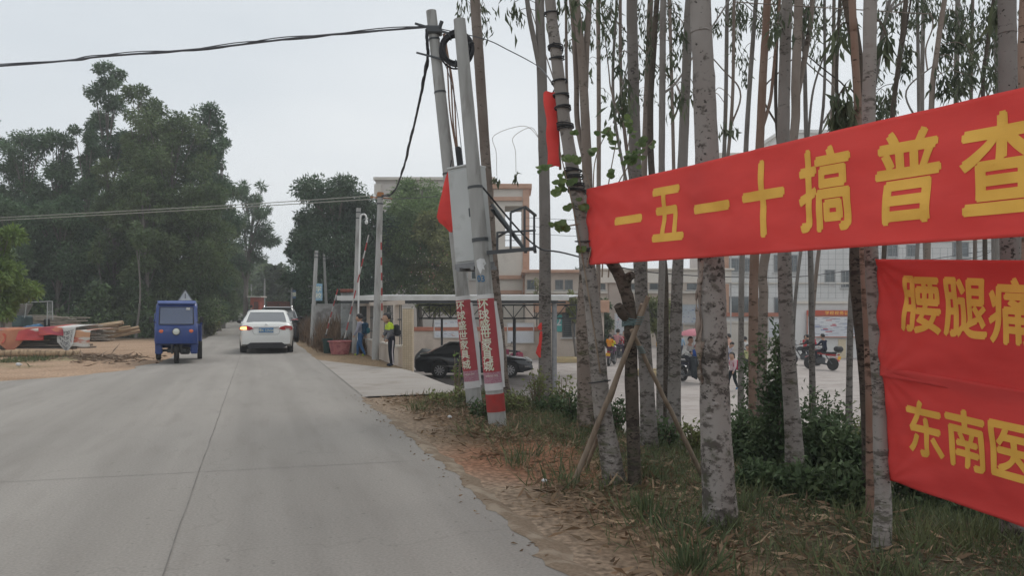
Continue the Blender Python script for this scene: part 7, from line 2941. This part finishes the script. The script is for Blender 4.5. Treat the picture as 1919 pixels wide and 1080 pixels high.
V, Fc = glyphs("学校校务公开栏", .24, .015, .0005, spacing=1.3)
b = MB()
b.add([Vector((p.x, -.048 - p.z, h5 / 2 + .19 + p.y)) for p in V], Fc)
b.build("lettering", M_yellowtext, hd_, smooth=0)
n6 = notice("small pale board left of the red framed notice display", 1440, 598, 1462, 632, 55, M_board)
b = MB()
for sd in (-1, 1):
    b.box((sd * n6[1] * .4, .03, -n6[2] / 2 - (wz(632, 55) - ZY) / 2), (.05, .05, wz(632, 55) - ZY))
b.build("leg", M_steel, n6[0])
# perimeter wall between gate and notice wall
pw_ = thing("yard_wall", "plain pale yard wall between the school gate and the notice display", "wall", (wx(1420, 56), 56, ZY))
b = MB()
b.box((wx(1412, 56), 56, (ZY + wz(606, 56)) / 2), (wx(1486, 56) - wx(1345, 56), .24, wz(606, 56) - ZY))
b.build("wall", M_cream, pw_, off=pw_.location)
b = MB()
b.box((wx(1412, 56), 55.98, wz(604, 56)), (wx(1486, 56) - wx(1345, 56), .36, .14))
b.build("coping", M_cream, pw_, off=pw_.location)

# --- tree pits with yellow kerb -----------------------------------------
M_kerby = mat("kerb_yellow", (.55, .42, .22), .85, c2=(.46, .37, .22), scale=4)
for (px, py0, w_px, lab) in ((1062, 681, 42, "low yellow kerbed tree pit before the gatehouse window"), (1228, 708, 56, "low yellow kerbed tree pit seen past the wooden prop")):
    Y = 2.75 * F / (py0 - HY)
    X = wx(px, Y)
    w = w_px / F * Y
    t = thing("tree_pit", lab, "tree pit", (X, Y, ZY))
    b = MB()
    for (cx_, cy_, sx, sy) in ((0, 0, w, .18), (0, 1.3, w, .18), (-w / 2 + .09, .65, .18, 1.12), (w / 2 - .09, .65, .18, 1.12)):
        b.box((cx_, cy_, .14), (sx, sy, .26), ch=.02)
    b.build("kerb", M_kerby, t)
    b = MB()
    b.box((0, .65, .1), (w - .36, 1.1, .2))
    b.build("soil", mat("tub_soil", (.09, .06, .04), .95), t)
yt = crown_tree("young yard tree with thin crown growing in the nearer kerbed pit", 1232, 34.2, 560, 66, LF_olive, 900, L=.18, Wd=.08, zlo=.55, k=12, trunk_w=.07, base=Vector((wx(1232, 34.2), 34.4, ZY + .15)))
yt = crown_tree("small bushy tree beside the gate's left pillar", 1128, 46, 560, 44, LF_shrub, 1500, L=.2, Wd=.09, zlo=.3, k=14, trunk_w=.08)
yt = crown_tree("young propped yard tree before the gatehouse", 1076, 43, 545, 30, LF_olive, 400, L=.2, Wd=.09, zlo=.6, k=8, trunk_w=.09)
crown_tree("small rooftop level tree seen over the low school wing", 1100, 85, 492, 50, LF_mango, 1500, L=.4, zlo=.5, k=12)
crown_tree("leafless pollarded little tree before the low school wing", 1006, 55, 522, 24, LF_olive, 60, L=.2, zlo=.7, k=7, trunk_w=.14, bark=BK_brown)
# ------------------------------------------------------------------ the timber yard on the left
rg = random.Random(4)
# heap of peeled logs: every log its own object sharing a few meshes
logs = []
for k in range(3):
    b = MB()
    Ln = 2.3
    b.tube([Vector((.03 * noise.noise(Vector((i * .5, k, 0))), .03 * noise.noise(Vector((i * .5, k, 7))), Ln * (i / 10 - .5))) for i in range(11)], [.115 - .003 * i for i in range(11)], 10, wob=.05)
    logs.append(b)
first = []
lx, ly = gp(240, 634).x, 38.5
Lspec = []
for layer, n in ((0, 9), (1, 7), (2, 6), (3, 3)):
    for i in range(n):
        Lspec.append((layer, (i - (n - 1) / 2) * .24 + rg.uniform(-.06, .06)))
for q, (layer, sx) in enumerate(Lspec):
    c = Vector((lx + sx * 1.05 + rg.uniform(-.1, .1), ly + rg.uniform(-.35, .35), .12 + layer * .165 + rg.uniform(-.02, .04)))
    az, el = rad(rg.uniform(48, 66)), rad(rg.uniform(2, 10) + (4 if sx < 0 else 0))
    d = Vector((math.cos(az) * math.cos(el), math.sin(az) * math.cos(el), math.sin(el)))
    if layer >= 1:
        d = Vector((math.cos(rad(rg.uniform(14, 50))), math.sin(rad(rg.uniform(14, 50))), math.sin(rad(rg.uniform(6, 17))))).normalized()
    if len(first) < 3:
        o = logs[q].build("log", M_wood2)
        first.append(o)
    else:
        o = first[q % 3].copy()
        COL.objects.link(o)
    o.location = c + Vector((0, 0, abs(d.z) * .55))
    o.rotation_euler = d.to_track_quat('Z', 'Y').to_euler()
    s_ = rg.uniform(.7, 1.25)
    o.scale = (s_, s_, rg.uniform(.8, 1.05))
    tag(o, "peeled log in the loose heap between the tarpaulins and the blue three-wheeler", "log", "peeled logs in the roadside heap")

# stacks of sawn boards, each board a thing
bm_ = MB()
bm_.box((0, 0, 0), (2.6, .22, .05), ch=.006)
board0 = None


def boards(cx_, cy_, nx, nz, group, label, ang=0.0, z0=.12, jit=.12, sc=1.0):
    global board0
    for k in range(nz):
        for i in range(nx):
            if board0 is None:
                board0 = bm_.build("board", M_plank)
                o = board0
            else:
                o = board0.copy()
                COL.objects.link(o)
            a = rad(ang + rg.uniform(-3, 3))
            R = Matrix.Rotation(rad(ang), 3, 'Z')
            p = R @ Vector((rg.uniform(-jit, jit) * 2.2, (i - (nx - 1) / 2) * .26 + rg.uniform(-.02, .02), 0))
            o.location = (cx_ + p.x, cy_ + p.y, z0 + k * .085 + rg.uniform(-.006, .006))
            o.rotation_euler = (rg.uniform(-.02, .02), rg.uniform(-.02, .02), a)
            o.scale = (sc * rg.uniform(.88, 1.05), 1, 1)
            tag(o, label, "board", group)


c = gp(30, 668)
boards(gp(40, 664).x, 26.5, 3, 7, "boards stacked under the tarpaulins", "weathered board in the low stack beneath the tarpaulins", 3, .22, .3, 1.15)
boards(gp(100, 664).x - .2, 26.8, 3, 6, "boards stacked under the tarpaulins", "weathered board in the low stack beneath the tarpaulins", -2, .22, .25, .8)
boards(wx(112, 37.5), 37.5, 3, 13, "boards in the grey stack beside the cart", "grey sawn board in the stack behind the tarpaulins", 4, .1, .2, .72)
boards(wx(152, 38), 38, 3, 9, "boards in the grey stack beside the cart", "grey sawn board in the stack behind the tarpaulins", -8, .1, .3, .8)
boards(wx(20, 37), 37.5, 3, 12, "boards in the grey stack beside the cart", "grey sawn board in the stack behind the tarpaulins", 9, .1, .3, .9)
boards(wx(66, 39), 39, 2, 14, "boards in the grey stack beside the cart", "grey sawn board in the stack behind the tarpaulins", -5, .1, .3, .8)
# bearers under the tarped stack
for k, (px, lab) in enumerate(((112, "thick squared log lying in front of the tarpaulin stack"), (-70, "thick log at the left edge before the tarpaulin stack"))):
    t = thing("bearer_log", lab, "log", (gp(px, 668).x - .6, 25.2, .10))
    b = MB()
    b.tube([(-1.5, 0, 0), (-.5, .02, .01), (.5, -.01, 0), (1.35, 0, 0)], [.10, .105, .1, .1], 12, wob=.02)
    b.build("trunk_piece", M_wood2, t)
# printed tarpaulins draped over the stack
def tarp(label, px0, px1, top, front, m, seed, dz=0.0, tail=None):
    Yb_, Yf = 27.6, 25.7
    x0, x1 = wx(px0, 26.4), wx(px1, 26.4)
    t = thing("tarpaulin", label, "tarpaulin", ((x0 + x1) / 2, 26.4, .8))
    b = MB()

    def fn(i, j):
        x = x0 + (x1 - x0) * i
        n1 = nz3(x * 1.1 + seed, j * 1.2, 1.6)
        n2 = nz3(x * 2.8 + seed, j * 2.5, 1.2)
        zt = top + .05 * n1 + .02 * n2
        if j < .5:                          # lies over the top
            q = j / .5
            return Vector((x, Yb_ + (Yf - Yb_) * q, zt + .03 * math.sin(q * 3.1) - .02 * q + dz))
        q = (j - .5) / .5                   # hangs down in front
        drop = (front if tail is None else front + tail(i)) * (1 + .18 * nz3(x * 1.5, seed, .9))
        return Vector((x + .08 * n1 * q, Yf - .05 - .10 * q + .07 * math.sin(x * 5 + seed) * q + .05 * n2, zt - .02 - drop * q + dz))
    b.sheet(fn, 40, 26)
    o = b.build("sheet", m, t, off=t.location, smooth=80)
    o.modifiers.new("thickness", 'SOLIDIFY').thickness = .006
    return t, fn


def tarpmat(name, a, bb, c, scale=.9):
    return mat(name, a, .6, c2=bb, scale=scale, stretch=(.6, 1, 2.2), lo=.46, hi=.52, c3=c, scale3=scale * 1.3, lo3=.54, hi3=.58)


tarp("pale printed tarpaulin with pink and grey bands at the far left of the stack", -60, 34, .86, .30, tarpmat("tarp_pale", (.50, .43, .40), (.42, .30, .28), (.46, .11, .07)), 1)
tarp("red and white edged tarpaulin hanging low at the stack's left", -70, 40, .78, .36, tarpmat("tarp_redwhite", (.50, .10, .06), (.52, .30, .22), (.58, .57, .54)), 3, -.02)
tarp("plain orange tarpaulin flap hanging in a point", 24, 72, .83, .30, mat("tarp_orange", (.48, .20, .11), .6, c2=(.42, .15, .09), scale=2), 5, .015, lambda i: .40 * (1 - abs(2 * i - 1)))
tarp("red tarpaulin with white hem in the middle of the stack", 62, 108, .84, .34, tarpmat("tarp_red", (.46, .055, .05), (.40, .045, .05), (.52, .45, .40)), 7, .02)
tarp("crumpled red pink tarpaulin near the stack's right end", 98, 145, .90, .26, tarpmat("tarp_crimson", (.46, .07, .06), (.34, .05, .07), (.50, .16, .10)), 9, .02)
tw, tf = tarp("white printed tarpaulin with dark lettering trailing to the ground", 132, 166, .90, .52, mat("tarp_white", (.56, .555, .53), .6, c2=(.50, .49, .47), scale=2), 11, .04, lambda i: .34 * (1 - abs(2 * i - 1.1)))
for r_ in range(4):
    V, Fc = glyphs("木材加工", .13, .02, .0005, cut=.04)
    b = MB()
    b.add([tf(min(1, max(0, .5 + p.x / .62 * (1 if r_ < 3 else .8))), min(1, .60 + .1 * r_ - p.y / 1.5)) + Vector((0, -.012, 0)) for p in V], Fc)
    b.build("lettering", mat("print_dark", (.10, .10, .11), .8), tw, off=tw.location, smooth=0)
tarp("orange and white printed tarpaulin at the stack's right end", 160, 192, .82, .50, tarpmat("tarp_orangewhite", (.52, .28, .16), (.58, .55, .50), (.46, .12, .07), 1.4), 13)

# cart with a tubular canopy frame
ct = thing("tractor_cart", "small tractor cart with empty tubular canopy frame and tilted panel", "tractor cart", (wx(70, 35), 35, 0))
ct.location.z = .3
M_cart = mat("cart_teal", (.045, .085, .085), .6, c2=(.03, .05, .055), scale=4)
M_pipe = mat("pipe_pale", (.33, .35, .34), .5)


def CL(px, py, dy=0):
    return W(px, py, 35 + dy) - ct.location


b = MB()
for dy in (-.4, .4):
    b.tube([CL(50, 567, dy), CL(98, 565, dy)], .022, 6)
    b.tube([CL(98, 565, dy), CL(99, 600, dy)], .022, 6)
    b.tube([CL(89, 566, dy), CL(88, 610, dy)], .022, 6)
    b.tube([CL(50, 567, dy), CL(46, 596, dy)], .022, 6)
for px in (50, 98, 74):
    b.tube([CL(px, 566, -.4), CL(px, 566, .4)], .02, 6)
for k in range(4):
    b.tube([CL(90 + 2.4 * k, 568, .1), CL(90 + 2.4 * k, 598, .1)], .01, 5)
b.tube([CL(88, 592, -.3), CL(90, 585, -.3), CL(98, 584, -.3), CL(99, 592, -.3)], .018, 6)
b.build("canopy_frame", M_pipe, ct)
b = MB()
b.box(CL(44, 582), (.62, .9, .04), Matrix.Rotation(rad(-62), 3, 'Y'), ch=.01)
b.build("tilted_panel", mat("panel_grey", (.20, .20, .19), .7, c2=(.28, .27, .25), scale=3), ct)
b = MB()
b.box(CL(42, 603), (.5, .8, .52), ch=.06)
b.box(CL(72, 622), (1.6, .9, .10), ch=.02)
b.build("bonnet", M_cart, ct)
b = MB()
b.box(CL(82, 614), (.4, .4, .1), ch=.03)
b.box(CL(88, 606), (.08, .4, .36), ch=.03)
b.build("seat", M_black, ct)
for (px, dy) in ((44, -.5), (44, .5), (95, -.5), (95, .5)):
    p = CL(px, 625, dy)
    wheel(ct, (p.x, p.y, .08), .36, .16, -1 if dy < 0 else 1).rotation_euler = (0, 0, rad(90))
t = thing("barrel", "blue barrel lying beside the cart behind the tarpaulins", "barrel", (wx(60, 34), 34, .55))
b = MB()
b.lathe([(.0, -.42), (.24, -.42), (.27, -.38), (.28, -.15), (.295, -.14), (.295, -.10), (.28, -.09), (.28, .12), (.295, .13), (.295, .17), (.28, .18), (.27, .38), (.24, .42), (0, .42)], 20, Matrix.Rotation(rad(78), 4, 'Y'), cap=False)
b.build("drum", mat("barrel_blue", (.03, .10, .20), .5, c2=(.05, .14, .24), scale=3), t)
b = MB()
b.lathe([(.0, .425), (.05, .425), (.05, .45), (0, .45)], 10, Matrix.Rotation(rad(78), 4, 'Y'), cap=False)
b.build("bung", M_black, t)
t = thing("pallet", "board pallet on which the blue barrel rests", "pallet", (wx(60, 34), 34, 0))
b = MB()
for k in range(5):
    b.box((0, -.5 + .25 * k, .255), (1.2, .16, .03))
b.build("deck", M_plank, t)
b = MB()
for x in (-.5, 0, .5):
    b.box((x, 0, .12), (.1, 1.1, .24))
b.build("bearer", M_plank, t)
pl_ = thing("leaning_plank", "pale plank leaning at the photo's left edge", "plank", (wx(8, 33), 33, .0))
b = MB()
b.bar((-.6, 0, .95), (.75, 0, .45), .10, .03)
b.build("plank", mat("plank_pale", (.45, .40, .33), .8), pl_)
b = MB()
b.box((.70, 0, .23), (.3, .3, .46), ch=.01)
b.box((-.5, 0, .44), (.25, .3, .88), ch=.01)
b.build("block", M_plank, pl_)

# twigs and offcuts strewn on the dirt
t = tag(leaf_object("wood_debris", np.array([gp(rg.gauss(200, 42), 667 + abs(rg.gauss(0, 6)), 0) + Vector((0, 0, .02)) for i in range(420)]), RNG.normal(size=(420, 3)) * np.array([1, .7, .12]), RNG.uniform(.12, .5, 420), RNG.uniform(.02, .05, 420),
                    mat("debris_brown", (.14, .10, .07), .9, c2=(.22, .16, .11), scale=3)), kind="stuff")

# ------------------------------------------------------------------ the grey humid air
b = MB()
b.box((0, 70, 13), (420, 260, 32))
hz = b.build("haze", bpy.data.materials.new("humid_air"), smooth=0)
tag(hz, kind="stuff")
hm = hz.data.materials[0]
hm.use_nodes = True
hn = hm.node_tree
hn.nodes.remove(hn.nodes["Principled BSDF"])
pv = hn.nodes.new("ShaderNodeVolumePrincipled")
pv.inputs["Color"].default_value = (.93, .95, .97, 1)
pv.inputs["Density"].default_value = .0017
pv.inputs["Anisotropy"].default_value = .2
hn.links.new(pv.outputs[0], hn.nodes["Material Output"].inputs["Volume"])
